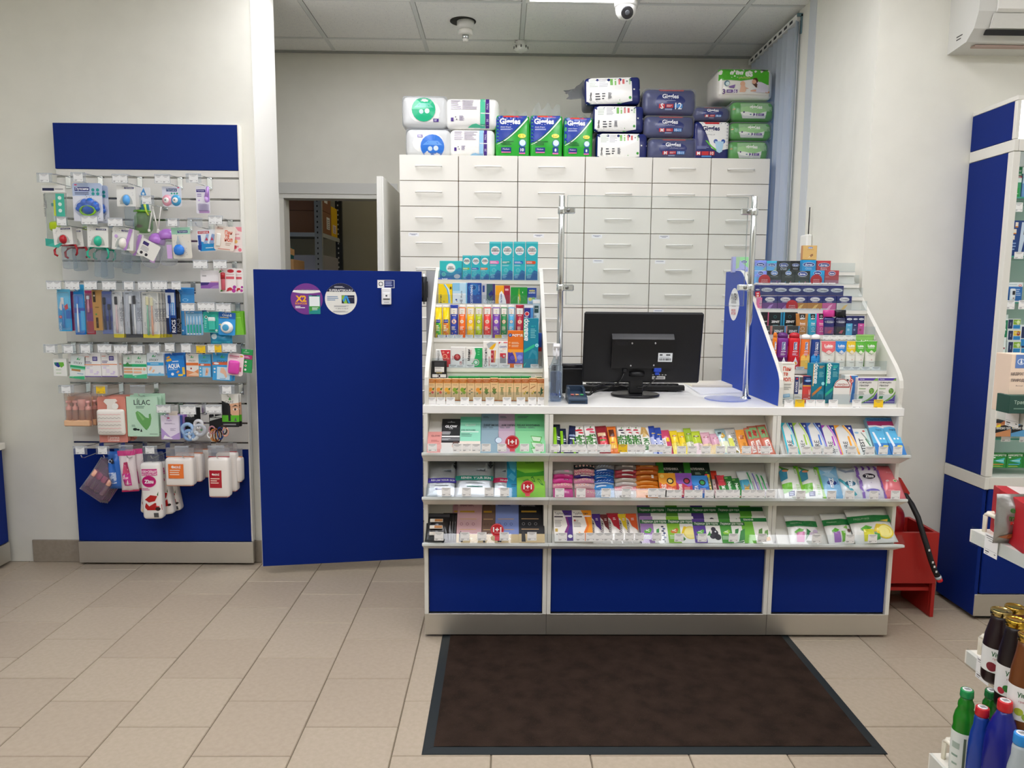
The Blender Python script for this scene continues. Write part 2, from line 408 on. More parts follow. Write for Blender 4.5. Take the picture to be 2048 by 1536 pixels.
for i in range(-4,7):
 for j in range(-12,2):
  x,y=GX0+(i+.5)*G,GY0+(j+.5)*.6
  if y>YB-.1:y0,y1=GY0+.6,YB
  else:y0,y1=y-.3,y+.3
  if x<XL+.2 or x>XR or(y>YW-.1 and x>XF+.3):continue
  if(i,j)in LIGHTS:
   t=thing('ceiling_light',['square LED panel in the ceiling tiles nearest the back room, left one of two','square LED panel in the ceiling beside the dome camera'][li]if j==-1 else f'LED panel over the shop, {ORD[(i+3)//2] if j < -3 else "single"} panel from the left in the {dict([(-2, "front left"), (-3, "front"), (-5, "middle"), (-8, "rear")])[j]} row','ceiling light',(x,y,CEIL),'LED ceiling panels')
   li+=(j==-1)
   mb=MB();a=.295
   for b in((-a,a,-a,-a+.02),(-a,a,a-.02,a),(-a,-a+.02,-a+.02,a-.02),(a-.02,a,-a+.02,a-.02)):mb.box(*b,-.006,.012,M('#eeeeea','l'))
   mb.build('frame',t);mb=MB();mb.box(-a+.02,a-.02,-a+.02,a-.02,-.003,.004,M('#fbfaff','e',PANEL_POWER*(.62 if j==-1 else 1)));mb.build('diffuser',t)
   continue
  if y1-y0>.5:
   if not cme:
    mb=MB();mb.box(-.29,.29,-.288,.288,0,.014,CT,.004);o=mb.build('ceiling_tile',ceiling);cme=o.data
   else:o=bpy.data.objects.new('ceiling_tile',cme);COL.objects.link(o);o.parent=ceiling
   o.location=(x,y,CEIL-.001)
  else:
   mb=MB();mb.box(-.29,.29,-(y1-y0)/2+.012,(y1-y0)/2,0,.014,CT);o=mb.build('ceiling_tile',ceiling);o.location=(x,(y0+y1)/2,CEIL-.001)
mb=MB();mb.box(-2.4,XF,YB-.02,YB-.0005,CEIL-.012,CEIL,M('#9a9d98','l'));struct('trim_4',mb)
t=thing('display_case','blue base cabinet at the left edge with white top band and grey kick','cabinet',(-2.52,3.6,0))
E1=[atX(*p,-2.43)for p in((16,905),(31,1079))]
mb=MB();mb.box(-.5,0,-2.4,.06,.12,.60,BLUE,.002);mb.build('side_panel',t)
mb=MB();mb.box(-.5,.004,-2.4,.06,.02,.118,STEEL);mb.build('kick_plate',t)
mb=MB();mb.box(-.5,.012,-2.4,.07,.602,.635,WHITE,.002);mb.build('top_band',t)
mb=MB();mb.box(-.5,-.012,.03,.06,.637,2.0,WHITE,.002);mb.build('frame',t)
mb=MB();mb.box(-.016,-.012,-2.4,.028,.637,2.0,CLEAR);mb.build('glass_pane',t)
t=thing('door_1',None,None,(-.702,YB-.02,.008));t['kind']='structure'
mb=MB();mb.box(-.02,.02,-.68,0,0,DZ+.0,M('#e9e8e2','l'),.003);mb.box(-.012,.012,-.686,-.68,0,DZ,M('#dcdbd4','l'));mb.build('door_leaf',t)
mb=MB();mb.tube([(.02,-.62,.98),(.065,-.62,.98),(.065,-.5,.98)],.009,CHROME);mb.tube([(-.02,-.62,.98),(-.065,-.62,.98),(-.065,-.5,.98)],.009,CHROME);mb.build('door_handle',t)
win=tag(MB().build('window_1'),kind='structure')
mb=MB();X0=XF+.16
for b in((4.22,4.92,.75,.8),(4.22,4.92,2.55,2.6),(4.22,4.27,.8,2.55),(4.87,4.92,.8,2.55),(4.55,4.59,.8,2.55)):mb.box(X0,X0+.06,b[0],b[1],b[2],b[3],WHITE,.003)
mb.build('window_frame',win)
for a,b in((4.27,4.55),(4.59,4.87)):
 mb=MB();mb.box(X0+.028,X0+.034,a,b,.8,2.55,CLEAR);mb.build('window_pane',win)
t=thing('vertical_blind','pale blue vertical blind hanging beside the drawer cabinets','blind',(1.622,4.2,2.90))
mb=MB();mb.box(-.022,.022,-.02,.76,0,.035,M('#e8e8e4','l'),.003);mb.build('head_rail',t)
mb=MB()
for k in range(9):mb.box(-.024,-.0222,.03+.08*k,.07+.08*k,.006,.02,M('#2a2c2e','p'))
mb.build('rail_slot',t)
mb=MB();mb.box(.0,.03,-.034,-.022,-.07,.03,M('#7f9fae','m'));mb.box(-.02,.024,-.034,-.022,.02,.036,M('#7f9fae','m'));mb.build('bracket',t)
BL=bpy.data.materials.new('blind_fabric');BL.use_nodes=True;nt=BL.node_tree;b=nt.nodes['Principled BSDF'];b.inputs['Base Color'].default_value=lin('#d9dee2');b.inputs['Roughness'].default_value=.8
tl=nt.nodes.new('ShaderNodeBsdfTranslucent');tl.inputs[0].default_value=lin('#c3d2e6');mx=nt.nodes.new('ShaderNodeMixShader');mx.inputs[0].default_value=.45
nt.links.new(b.outputs[0],mx.inputs[1]);nt.links.new(tl.outputs[0],mx.inputs[2]);nt.links.new(mx.outputs[0],nt.nodes['Material Output'].inputs[0])
sl=None
for k in range(10):
 y=.0+.075*k
 if not sl:
  mb=MB();n=6
  v=[(.006*math.sin(math.pi*i/n)-.003,-.0445+.089*i/n,z)for z in(-2.05,0)for i in range(n+1)]+[(.006*math.sin(math.pi*i/n)-.0022,-.0445+.089*i/n,z)for z in(-2.05,0)for i in range(n+1)]
  mb.add(v,[(i,i+1,n+2+i,n+1+i)for i in range(n)]+[(2*n+2+i,3*n+3+i,3*n+4+i,2*n+3+i)for i in range(n)],BL);o=mb.build('slat',t);sl=o.data
 else:o=bpy.data.objects.new('slat',sl);COL.objects.link(o);o.parent=t
 o.location=(0,y,-.002);o.rotation_euler.z=math.radians(16 if k else-38)
mb=MB();mb.tube([(-.018,-.015,0),(-.018,-.015,-1.5)],.0018,M('#f2f2f0','p'),5);mb.tube([(-.004,-.02,0),(-.004,-.02,-1.6)],.0018,M('#f2f2f0','p'),5);mb.build('pull_cord',t)
mb=MB();mb.box(0,.03,0,.09,0,.1,M('#ebebe6','l'),.006);mb.tube([(.015,.02,.1),(.015,.02,.24)],.003,BLACK,6)
o=mb.build('wall_box');o.location=atX(1612,507,XF-.031);tag(o,'small white wall box with a thin black cable on the right pier','intercom')
def ceil_at(x,y):return atZ(x,y,CEIL)
p=ceil_at(926,42);t=thing('fire_detector','white cylindrical fire detector hanging below a dark round hole in the ceiling','detector',p)
mb=MB();mb.lathe([(.075,-.0015),(.075,-.004)],M('#3a3a36','d'),28);mb.build('ceiling_hole',t)
mb=MB();mb.lathe([(.04,-.001),(.05,-.006),(.05,-.03),(.046,-.05)],M('#d9d9d3','l'),24,.015,-.005);mb.lathe([(.03,-.05),(.04,-.052),(.042,-.075),(.036,-.08)],WHITE,24,.015,-.005);mb.build('body',t)
mb=MB();mb.lathe([(.02,-.08),(.018,-.1),(.015,-.101)],CHROME,16,.015,-.005);mb.lathe([(.017,-.101),(.015,-.112),(.006,-.116)],WHITE,16,.015,-.005);mb.build('sensor_tip',t)
p=ceil_at(1042,82);t=thing('smoke_alarm','small white smoke alarm on the ceiling near the back wall','detector',p)
mb=MB();mb.box(-.04,-.005,-.02,.02,-.002,-.0005,M('#4a4038','d'));mb.build('ceiling_hole',t)
mb=MB();mb.lathe([(.03,-.0025),(.034,-.008),(.034,-.03),(.04,-.032),(.042,-.05),(.03,-.062),(.012,-.068)],M('#e6e6e0','l'),24);mb.build('body',t)
mb=MB()
for k in range(8):a=k*math.pi/4;mb.box(.0425*math.cos(a)-.003,.0425*math.cos(a)+.003,.0425*math.sin(a)-.003,.0425*math.sin(a)+.003,-.048,-.034,M('#55554f','d'))
mb.build('vent_slot',t)
p=ceil_at(1252,3);t=thing('dome_camera','white dome security camera with a black lens on the ceiling','camera',p)
mb=MB();mb.lathe([(.062,-.001),(.062,-.022),(.058,-.03)],M('#f0f0ec','l'),28);mb.build('base',t)
mb=MB();prof=[(.056*math.cos(a)+.0001,-.04+.056*math.sin(a))for a in[math.pi/2*(1-k/5)for k in range(10)]][2:]
mb.lathe([(.054,-.022),(.056,-.04),(.052,-.062),(.04,-.08),(.028,-.088)],M('#f4f4f0','l'),28);mb.build('ball_housing',t)
mb=MB();mb.lathe([(.032,0),(.032,.012),(.028,.014)],M('#2b2b2d','g'),24);mb.lathe([(.012,.0142),(.013,.018),(.01,.019)],M('#55585c','g'),16);o=mb.build('lens',t);o.location=(.0,-.042,-.07);o.rotation_euler=(math.radians(118),0,0)
t=thing('air_conditioner','white split air conditioner on the wall above the tall glass case','air conditioner',(1.935,YR,2.45))
pr=[(0,0),(-.13,.012),(-.175,.05),(-.2,.11),(-.205,.2),(-.2,.29),(0,.29)]
mb=MB();mb.prism(pr,0,.85,M('#d2d2cd','l'));mb.build('body',t)
mb=MB();mb.prism([(-.202,.105),(-.206,.2),(-.203,.285),(-.214,.28),(-.217,.2),(-.214,.115)],.07,.85,M('#e9e8e3','l'));mb.build('front_cover',t)
mb=MB();mb.prism([(-.16,.03),(-.172,.045),(-.18,.045),(-.168,.026)],.05,.85,M('#232325','p'));mb.build('air_slot',t)
mb=MB();mb.prism([(-.181,.05),(-.201,.1),(-.205,.1),(-.186,.048)],.06,.85,M('#d8d8d3','l'));mb.build('louvre',t)
mb=MB();mb.box(.05,.85,-.11,-.08,.002,.0085,M('#b39c92','p'));mb.build('label_strip',t)
mb=MB();mb.box(-.001,0,-.1,-.06,.05,.054,M('#3a3a38','p'));mb.box(-.001,0,-.09,-.06,.038,.042,M('#3a3a38','p'));mb.build('end_slot',t)
# white drawer wall
YD,ZD=4.4,2.206
cols=[-.605,-.258,.090,.4855,.882,1.227,1.576]
DW=M('#e6e3da','l');GAP=M('#7a6248','d')
hd={}
for c in range(3):
 x0,xm,x1=cols[2*c:2*c+3]
 t=thing('drawer_cabinet',['tall white drawer cabinet next to the open white door','middle white drawer cabinet with the widest drawers, behind the monitor','white drawer cabinet beside the blinds'][c],'drawer cabinet',(x0,YD,0),'white drawer cabinets along the back wall')
 mb=MB();mb.box(.0005,x1-x0-.0005,.02,YB-YD-.01,0,ZD,M('#e0ddd3','l'));mb.box(.004,x1-x0-.004,.012,.0199,.02,ZD-.004,GAP);mb.build('carcass',t)
 for a,b in((x0,xm),(xm,x1)):
  for r in range(15):
   z1=ZD-.1467*r-(.0 if r==0 else .0018);z0=ZD-.1467*(r+1)+.0018
   w_=b-a-.0045;key=(round(w_,3),r==0)
   if key not in hd:
    mb=MB();mb.box(-w_/2,w_/2,0,.0118,0,z1-z0,DW,.001);d=mb.build('drawer',t)
    hb=MB();n=10;hw=.078
    pts=[(-hw,0,0),(-hw,-.014,.001)]+[(-hw+2*hw*i/n,-.02-.008*math.sin(math.pi*i/n),.001)for i in range(1,n)]+[(hw,-.014,.001),(hw,0,0)]
    v=[]
    for i,q in enumerate(pts):
     zz=.0035+.0012*math.sin(math.pi*i/(len(pts)-1));v+=[(q[0],q[1]-.005,q[2]-zz),(q[0],q[1]+.003,q[2]-zz),(q[0],q[1]+.003,q[2]+zz),(q[0],q[1]-.005,q[2]+zz)]
    f=[(4*i+k,4*i+(k+1)%4,4*i+4+(k+1)%4,4*i+4+k)for i in range(len(pts)-1)for k in range(4)]
    hb.add(v,f,M('#f1efe9','l'),True);ho=hb.build('handle',d);ho.location.z=(z1-z0)*.5+.006
    hd[key]=(d.data,ho.data)
   else:
    d=bpy.data.objects.new('drawer',hd[key][0]);COL.objects.link(d);d.parent=t
    ho=bpy.data.objects.new('handle',hd[key][1]);COL.objects.link(ho);ho.parent=d;ho.location.z=(z1-z0)*.5+.006
   d.location=((a+b)/2-x0,0,z0)
   lab={(0,3):-.1,(2,3):-.08,(3,3):-.13,(4,3):-.1,(3,4):-.12,(4,4):-.12,(2,5):-.1,(2,6):-.1,(4,6):-.12,(4,7):-.1,(3,8):-.1,(2,8):-.12,(4,8):-.1,(4,9):-.1,(2,9):-.11,(3,9):-.1}.get((cols.index(a),r))
   if lab is not None:
    mb=MB();q=(z1-z0);mb.box(lab-.022,lab+.04,-.0006,0,q-.026,q-.006,M('#efeff0','p'));mb.box(lab-.015,lab+.03,-.0009,-.0006,q-.014,q-.011,M('#7c7f92','p'))
    if r%2:mb.box(lab-.005,lab+.02,-.0009,-.0006,q-.019,q-.0165,M('#7c7f92','p'))
    mb.build('name_label',d)
    # storage room seen through the door
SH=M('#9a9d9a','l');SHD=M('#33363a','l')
YS=5.75
xa=atY(630,500,YS).x;xb=atY(644.5,500,YS).x;zs0,zs1=atY(600,473,YS).z,atY(600,464.7,YS).z
Y2=YS+.62;xr=xb
t=thing('storage_rack','grey slotted metal rack in the storage room behind the door','shelving',(xa,YS,0))
def upright(x,y,m,holes,nm='upright',far=False):
 mb=MB();mb.box(x,x+xb-xa,y,y+.002,0,2.5,m);mb.box(x+xb-xa-.002,x+xb-xa,y+.002,y+.035,0,2.5,m)
 for k in range(40):z=.9+.04*k;mb.box(x+.018,x+.028,y-.0006,y,z,z+.014,holes)
 o=mb.build(nm,t);o.location.x=-xa;o.location.y=-YS
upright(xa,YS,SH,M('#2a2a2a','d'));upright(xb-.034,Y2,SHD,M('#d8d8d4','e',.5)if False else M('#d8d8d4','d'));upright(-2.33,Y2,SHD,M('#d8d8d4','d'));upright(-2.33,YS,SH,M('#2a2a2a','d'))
for z0 in(zs0,zs0-.75):
 mb=MB();mb.box(-2.3,xb-.002,YS+.003,YS+.006,z0,z0+zs1-zs0,M('#aeb1ad','l'));mb.box(-2.3,xb-.001,YS+.006,Y2,z0+zs1-zs0-.004,z0+zs1-zs0,M('#7d807d','l'));mb.box(xb-.0015,xb+.0005,YS+.036,Y2,z0,z0+zs1-zs0,M('#b4b7b3','l'))
 for q in(.15,.55):mb.box(-2.3+q,-2.3+q+.05,YS+.0024,YS+.003,z0+.012,z0+.022,M('#2c2c2c','d'))
 o=mb.build('rack_shelf',t);o.location.x=-xa;o.location.y=-YS
def carton(x0,x1,y0,y1,z0,z1,col,label,its=None,side=None,flaps=False):
 mb=MB();m=M(col,'d');mb.box(0,x1-x0,0,y1-y0,0,z1-z0,m,.003)
 mb.box((x1-x0)*.02,(x1-x0)*.98,(y1-y0)*.48,(y1-y0)*.52,z1-z0,z1-z0+.0008,M('#b99a6a','p'))
 o=mb.build('carton');o.location=(x0,y0,z0);tag(o,label,'box','cartons in the storage room')
 if side:
  for(a,b,c,d,col2)in side:
   q=MB();q.box(x1-x0,x1-x0+.0015,a*(y1-y0),b*(y1-y0),c*(z1-z0),d*(z1-z0),M(col2,'p'))
   for k in range(5):q.box(x1-x0+.0015,x1-x0+.002,(a+.01+(b-a)*.15)*(y1-y0),(a+(b-a)*.8)*(y1-y0),(c+(d-c)*(.1+.16*k))*(z1-z0),(c+(d-c)*(.16+.16*k))*(z1-z0),M('#55504a','p'))
   q.build('shipping_label',o)
 return o
zt=zs1
za,zb=atY(600,420,YS).z,atY(600,380,YS).z
zk=atX(655,426,xb).z
carton(-2.28,xb-.004,YS+.045,YS+.34,zt,zk,'#8f6548','brown carton with a white shipping label, lower of two on the rack shelf',side=[(.45,.8,.25,.8,'#e8e6e0')])
carton(-2.28,xb-.006,YS+.045,YS+.34,zk+.002,zk+.28,'#8a6047','brown carton stacked on top of the labelled carton on the rack',side=[(.25,.6,.25,.95,'#e8e6e0')])
carton(xb-.3,xb-.004,YS+.35,YS+.56,zt,atX(668,415,xb).z,'#e0b21c','yellow carton beside the rear rack post',side=[(.2,.75,.12,.4,'#f0d8d0')])
z2=zs0-.75+zs1-zs0;zw=atY(600,508,YS).z
carton(-2.25,xb-.31,YS+.03,YS+.5,z2,zw,'#d4cfcc','big pale grey carton on the lower rack shelf')
carton(xb-.3,xb-.006,YS+.06,YS+.58,z2,atX(665,514,xb).z,'#a7a2a2','darker grey carton at the right end of the lower rack shelf')
t=thing('ceiling_light','LED panel in the storage room ceiling, hidden above the doorway','ceiling light',(-.55,6.0,CEIL))  # unseen panel, added to light the carton sides and storage back wall
mb=MB();mb.box(-.29,.29,-.29,.29,.001,.02,M('#eeeeea','l'));mb.build('frame',t);mb=MB();mb.box(-.27,.27,-.27,.27,-.006,0,M('#fff4dc','e',4.0));mb.build('diffuser',t)
YO=5.3;pa=atY(566,518,YO);pb=atY(587,545,YO);
t=tag(MB().build('open_carton'),'open kraft carton with a raised flap and a red pack inside','box','cartons in the storage room')
mb=MB();mb.box(-1.7,pb.x,YO,YO+.3,.0,pa.z,M('#b98f60','d'),.004);mb.build('body',t)
mb=MB();k=M('#b48957','d');q0=atY(556,482,YO);q1=atY(590,500,YO);q2=atY(590,512,YO);q3=atY(556,498,YO)
mb.prism([(q0.x,q0.z),(q1.x,q1.z),(q2.x,q2.z),(q3.x,q3.z)],YO-.02,YO-.012,k,'y');mb.build('flap',t)
mb=MB();a=atY(558,516,YO);mb.box(a.x-.02,a.x+.05,YO+.02,YO+.1,pa.z+.001,pa.z+.036,M('#c8372f','p'));o=mb.build('red_pack');tag(o,'red packet poking out of the open kraft carton','packet')
mb=MB();mb.box(a.x+.02,a.x+.05,YO+.12,YO+.2,pa.z+.001,pa.z+.091,M('#16666a','p'));o=mb.build('teal_pack');tag(o,'teal packet poking out of the open kraft carton','packet')
# price tags
PT={}
def price_tag(mw,w,h,label,group,col='#f1f0ee',parent=None,holder=False,name='price_tag'):
 """a paper price ticket: w x h metres, standing on its lower edge at mw, facing local -y"""
 key=(round(w,3),round(h,3),col)
 if key not in PT:
  mb=MB();c=M(col,'p');k=M('#4a4a4e','p');k2=M('#8e8e90','p')
  mb.box(-w/2,w/2,0,.0008,0,h,c)
  for u0,u1,v,t,m in((.1,.88,.9,.035,k),(.14,.8,.8,.03,k2),(.3,.66,.7,.03,k2),(.1,.4,.17,.05,k),(.78,.9,.17,.04,k),(.05,.95,.27,.012,k2),(.1,.32,.07,.03,k2)):
   mb.add([(w*(u0-.5),-.0003,h*(v-t/2)),(w*(u1-.5),-.0003,h*(v-t/2)),(w*(u1-.5),-.0003,h*(v+t/2)),(w*(u0-.5),-.0003,h*(v+t/2))],[(0,1,2,3)],m)
  o=mb.build(name,parent);PT[key]=o.data
 else:
  o=bpy.data.objects.new(name,PT[key]);COL.objects.link(o)
  if parent:o.parent=parent
 if parent:o.matrix_local=mw
 else:
  o.matrix_world=mw;tag(o,label,'price tag',group)
 return o
def tag_row(fp,c,xs,y0,y1,where,group,wpx,yellow=(),off=.002,v0=None):
 """row of price tickets at crop x positions xs (left edges), between crop rows y0 and y1"""
 n=len(xs)
 for i,x in enumerate(xs):
  x1=x+wpx;a=fp.hit(*c(x,(y0+y1)/2),off);b=fp.hit(*c(x1,(y0+y1)/2),off)
  top=fp.hit(*c((x+x1)/2,y0),off);bot=fp.hit(*c((x+x1)/2,y1),off)
  yl=i in yellow
  lab=f"{'yellow' if yl else 'white'} price tag, {ORD[i]} from the left {where}"if n>1 else f"{'yellow' if yl else 'white'} price tag {where}"
  price_tag(fp.mat((a[0]+b[0])/2,bot[1],off+.0012*(i%2)),round(b[0]-a[0],3),round(top[1]-bot[1],3),lab,group,'#efc51c'if yl else'#f1f0ee')
  # service counter: three cabinet units and one worktop
YC,ZT0,ZT1=2.85,.928,.961
UX=[-.306,.191,1.098,1.602]
UN=['left white and blue counter cabinet holding face masks','wide middle white and blue counter cabinet holding snack bars','right white and blue counter cabinet holding tests and wipes']
LIPS=[(.737,.786),(.560,.610),(.378,.424)]
YL=2.772;YI=2.815
LEAN=math.radians(42)
DIM=M('#dcdad2','l')
bay_fp=[]
for i in range(3):
 x0,x1=UX[i],UX[i+1]
 t=thing('counter_cabinet',UN[i],'counter',(x0,YC,0),'counter cabinets with three sloped display bays')
 W_=x1-x0
 def part(nm,*b,mat=DIM,ch=.001):
  mb=MB();mb.box(*b,mat,ch);return mb.build(nm,t)
 for a in(.0006,W_-.0166):part('side_panel',a,a+.016,0,.62,.1,ZT0)
 part('back_panel',.017,W_-.017,.6,.615,.1,ZT0-.002)
 part('front_panel',.0185,W_-.0185,.012,.028,.106,.376,mat=BLUE)
 part('kick_plate',.0006,W_-.0006,.002,.03,.012,.1015,mat=STEEL)
 for r,(z0,z1)in enumerate(LIPS):
  mb=MB()
  pr=[(0,z0),(YL-YC,z1-.008),(YL-YC,z1),(YL-YC+.012,z1),(.012,z0+.022),(.04,z0+.022),(.04,z0)]
  mb.prism(pr,.0006,W_-.0006,M('#f0eee8','l'));mb.build('sloped_fascia',t)
  ztop=[ZT0,LIPS[0][0],LIPS[1][0]][r]
  zi=z0+(z1-z0)*(YC-YI)/(YC-YL)+.009;yi=YI-YC
  k=(ztop-.004-zi)/math.cos(LEAN)
  mb=MB();e=(math.sin(LEAN),math.cos(LEAN))
  mb.prism([(yi,zi),(yi+e[0]*k,zi+e[1]*k),(yi+e[0]*k+.012,zi+e[1]*k),(yi+.02,zi-.004)],.0175,W_-.0175,M('#d2d0c8','l'));mb.build('sloped_shelf',t)
  mb=MB()
  a=.62;mb.add([(.0,YL-YC-.004,z1-.012),(W_,YL-YC-.004,z1-.012),(W_,YL-YC-.001,z1+.004),(0,YL-YC-.001,z1+.004),(W_,YL-YC+.024,z1+.034),(0,YL-YC+.024,z1+.034)],[(0,1,2,3),(3,2,4,5)],CLEAR);mb.build('clear_ticket_strip',t)
  if i==0:bay_fp.append(FP((0,YI,zi),LEAN))
wt=MB();wt.box(UX[0]-.002,UX[3]+.003,YC-.001,3.66,ZT0+.001,ZT1,M('#eeedea','s'),.0015);o=wt.build('worktop');tag(o,'long continuous white worktop on top of the three counter cabinets','worktop')
SIDE=[(2.862,ZT1),(2.858,1.04),(2.864,1.07),(2.88,1.095),(2.91,1.125),(3.335,1.482),(3.365,1.503),(3.40,1.517),(3.44,1.521),(3.62,1.521),(3.62,ZT1)]
def slope_hit(x,y):
 """where a pixel's ray meets the slope line of the stands"""
 d=ray(x,y);k=(1.482-1.125)/(3.335-2.91)
 tt=(1.125+k*(0-2.91)-EYE)/(d.z-k*d.y);return E0+d*tt
def stand(x0,x1,name,label,tiers,blue_left):
 t=thing(name,label,'display stand',(x0,2.87,ZT1))
 def loc(o):o.location=(-x0,-2.87,-ZT1);return o
 def flat(pts):return pts
 for q,(a,b)in enumerate(((x0,x0+.016),(x1-.016,x1))):
  mb=MB();mb.prism(SIDE,a,b,DIM);p=loc(mb.build('side_panel',t))
  if blue_left and q==0:
   c=(sum(u for u,v in SIDE)/len(SIDE),sum(v for u,v in SIDE)/len(SIDE))
   ins=[(u+(.003 if u<c[0]else-.003),v+(.0035 if v<c[1]else-.0035))for u,v in SIDE]
   mb=MB();mb.prism(ins,a-.0012,a-.0002,M('#2346a8','u'));mb.build('blue_facing',p)
 mb=MB();mb.box(x0+.0165,x1-.0165,3.6,3.612,ZT1+.001,1.50,DIM);loc(mb.build('back_panel',t))
 out=[]
 for k,(ylip,yf)in enumerate(tiers):
  last=k==len(tiers)-1
  z=ZT1+.012 if last else atY(1002+850*(x0+x1)/2/3,ylip,yf).z
  depth=(tiers[k-1][1]-yf-.004)if k else .2
  mb=MB();mb.box(x0+.0165,x1-.0165,yf-.012,yf+depth,z-.012,z,DIM,.001)
  mb.box(x0+.0165,x1-.0165,yf-.0132,yf-.0122,z-.016 if not last else z-.0115,z+.003,M('#e6e4dc','l'))
  if k:mb.box(x0+.0165,x1-.0165,yf+depth-.003,yf+depth,z+.0005,out[-1][2]-.0125,DIM)
  loc(mb.build('tier_shelf',t))
  mb=MB();mb.box(x0+.02,x1-.02,yf-.0155,yf-.0137,z-.0,z+.04,CLEAR);loc(mb.build('clear_lip',t))
  out.append((FP((0,yf,z)),yf,z))
 return t,out
stL,TL=stand(-.302,.187,'display_stand','white tiered counter stand of nasal sprays and effervescent tubes, left of the till',[(561,3.31),(608.5,3.2),(677,3.1),(736,2.985),(803,2.885)],False)
stR,TR=stand(1.104,1.60,'display_stand','white tiered counter stand with a blue outer side, right of the till',[(541.5,3.3),(566,3.255),(591,3.215),(618,3.17),(669,3.085),(738,2.975),(806,2.885)],True)
mb=MB();p0=atY(852,541,3.66);p1=atY(868,790,3.66);mb.box(p0.x,p0.x+.075,3.665,3.70,ZT1+.003,p0.z,M('#a9abb0','l'),.002);mb.box(p0.x-.05,p0.x+.075,3.664,3.705,p0.z+.001,p0.z+.008,WHITE,.001);mb.box(p0.x,p0.x+.075,3.665,3.70,0.0,ZT1,M('#a9abb0','l'),.002);o=mb.build('gate_post');tag(o,'grey flat post with a white top between the blue gate and the left stand','post')
# blue swing gate with stickers
GA,GB=Vector((-1.173,3.50,0)),Vector((-.392,3.62,0));gz0,gz1=.052,1.507
gd=(GB-GA);gl=gd.length;gyaw=math.atan2(gd.y,gd.x)
fpG=FP((GA.x,GA.y,gz0),0,gyaw);t=thing('swing_gate','big plain blue swing gate closing the passage beside the counter','gate',mw=fpG.mat(0,0))
mb=MB();mb.box(0,gl,0,.018,0,gz1-gz0,BLUE,.001);mb.box(-.0015,0,.0005,.0175,.001,gz1-gz0-.001,M('#d8d8d6','l'));mb.build('panel',t)
mb=MB();u,v=fpG.hit(851,575);mb.lathe([(.013,0),(.015,.004),(.015,.12),(.013,.124)],M('#2a2c30','g'),14,gl+.012,.03);mb.lathe([(.005,-.012),(.005,.136)],CHROME,10,gl+.012,.03);mb.box(gl-.01,gl+.03,.018,.024,.02,.1,M('#4a4c50','m'));o=mb.build('hinge',t);o.location.z=v-.07
def sticker(cx,cy,rx,label,name,items,base):
 u,v=fpG.hit(cx,cy,.001);r=fpG.hit(cx+rx,cy,.001)[0]-u
 mb=MB();n=48;mb.add([(r*math.cos(2*math.pi*i/n),0,r+r*math.sin(2*math.pi*i/n))for i in range(n)]+[(r*math.cos(2*math.pi*i/n),.0008,r+r*math.sin(2*math.pi*i/n))for i in range(n)],[tuple(range(n))]+[(i,n+i,n+(i+1)%n,(i+1)%n)for i in range(n)],M(base,'p'))
 o=mb.build(name,None,fpG.mat(u,v-r,.001));tag(o,label,'sticker','round stickers on the blue gate')
 prints(o,2*r,2*r,items);return o
def disc_cut(v0,v1,n=14,r=.5):
 """outline of the part of the round sticker between heights v0 and v1"""
 pts=[]
 a0=math.asin(max(-1,min(1,(v0-.5)/r)));a1=math.asin(max(-1,min(1,(v1-.5)/r)))
 for i in range(n+1):a=a0+(a1-a0)*i/n;pts.append((.5+r*math.cos(a),.5+r*math.sin(a)))
 for i in range(n+1):a=a1+(a0-a1)*i/n;pts.append((.5-r*math.cos(a),.5+r*math.sin(a)))
 return pts
sticker(613.5,598,32,'round purple and white bonus sticker on the blue gate','round_sticker',[P(disc_cut(.002,.7,r=.496),'#74348c'),P([(.06,.72),(.3,.685),(.5,.675),(.7,.685),(.94,.72),(.9,.78),(.1,.78)],'#e9e8e2'),T('Ѧ SUPERAPTEKA.RU'.replace('Ѧ','A'),.5,.79,.58,'#8d8d94',b=0),T('X2',.32,.51,.34,'#f4b31c',b=.04),T('БОНУСОВ',.32,.355,.36,'#f4a21c',b=.03),R(.14,.21,.44,.235,'#e9e8ee'),R(.14,.25,.3,.275,'#e9e8ee'),R(.56,.02,.92,.62,'#1f8d8a'),R(.58,.27,.9,.58,'#e8eef0'),R(.66,.6,.82,.62,'#1a1c22'),P([(.58,.27),(.9,.27),(.9,.2),(.58,.1)],'#3f9a3a'),L(.66,.14,.86,.24,3,'#e6f2ee')],'#74348c')
sticker(682,598,32,'round white and dark club card sticker on the blue gate','round_sticker',[P(disc_cut(.73,.998,r=.498),'#1b1e3c'),T('SUPERAPTEKA.RU',.5,.775,.72,'#f0f0f0',b=.02),L(.3,.85,.68,.91,2,'#d8d8e0'),L(.07,.44,.48,.6,3,'#6c8cb4'),R(.52,.36,.92,.62,'#1b1e3c'),P([(.53,.61),(.62,.61),(.7,.36),(.6,.36),(.53,.5)],'#8cbf3c'),P([(.62,.6),(.7,.6),(.79,.37),(.73,.37),(.66,.54),(.6,.4),(.55,.45)],'#2f8fd8'),T('SUPERAPTEKA',.81,.555,.18,'#e0e0e8',b=0),L(.28,.24,.74,.3,2,'#8f9096'),T('+7 (800) 511-96-37',.52,.19,.4,'#55565c',b=0),L(.25,.08,.75,.13,2,'#9a9aa0')],'#e6e5df')
u,v=fpG.hit(772,576,.001);w_=fpG.hit(789,568,.001)[0]-fpG.hit(755,568,.001)[0];h_=fpG.hit(772,560,.001)[1]-v
mb=MB();mb.box(-w_/2,w_/2,0,.0008,0,h_,M('#e8e8e8','p'));o=mb.build('notice_sticker',None,fpG.mat(u,v,.001));tag(o,'small white and navy notice sticker above the call bell on the gate','sticker')
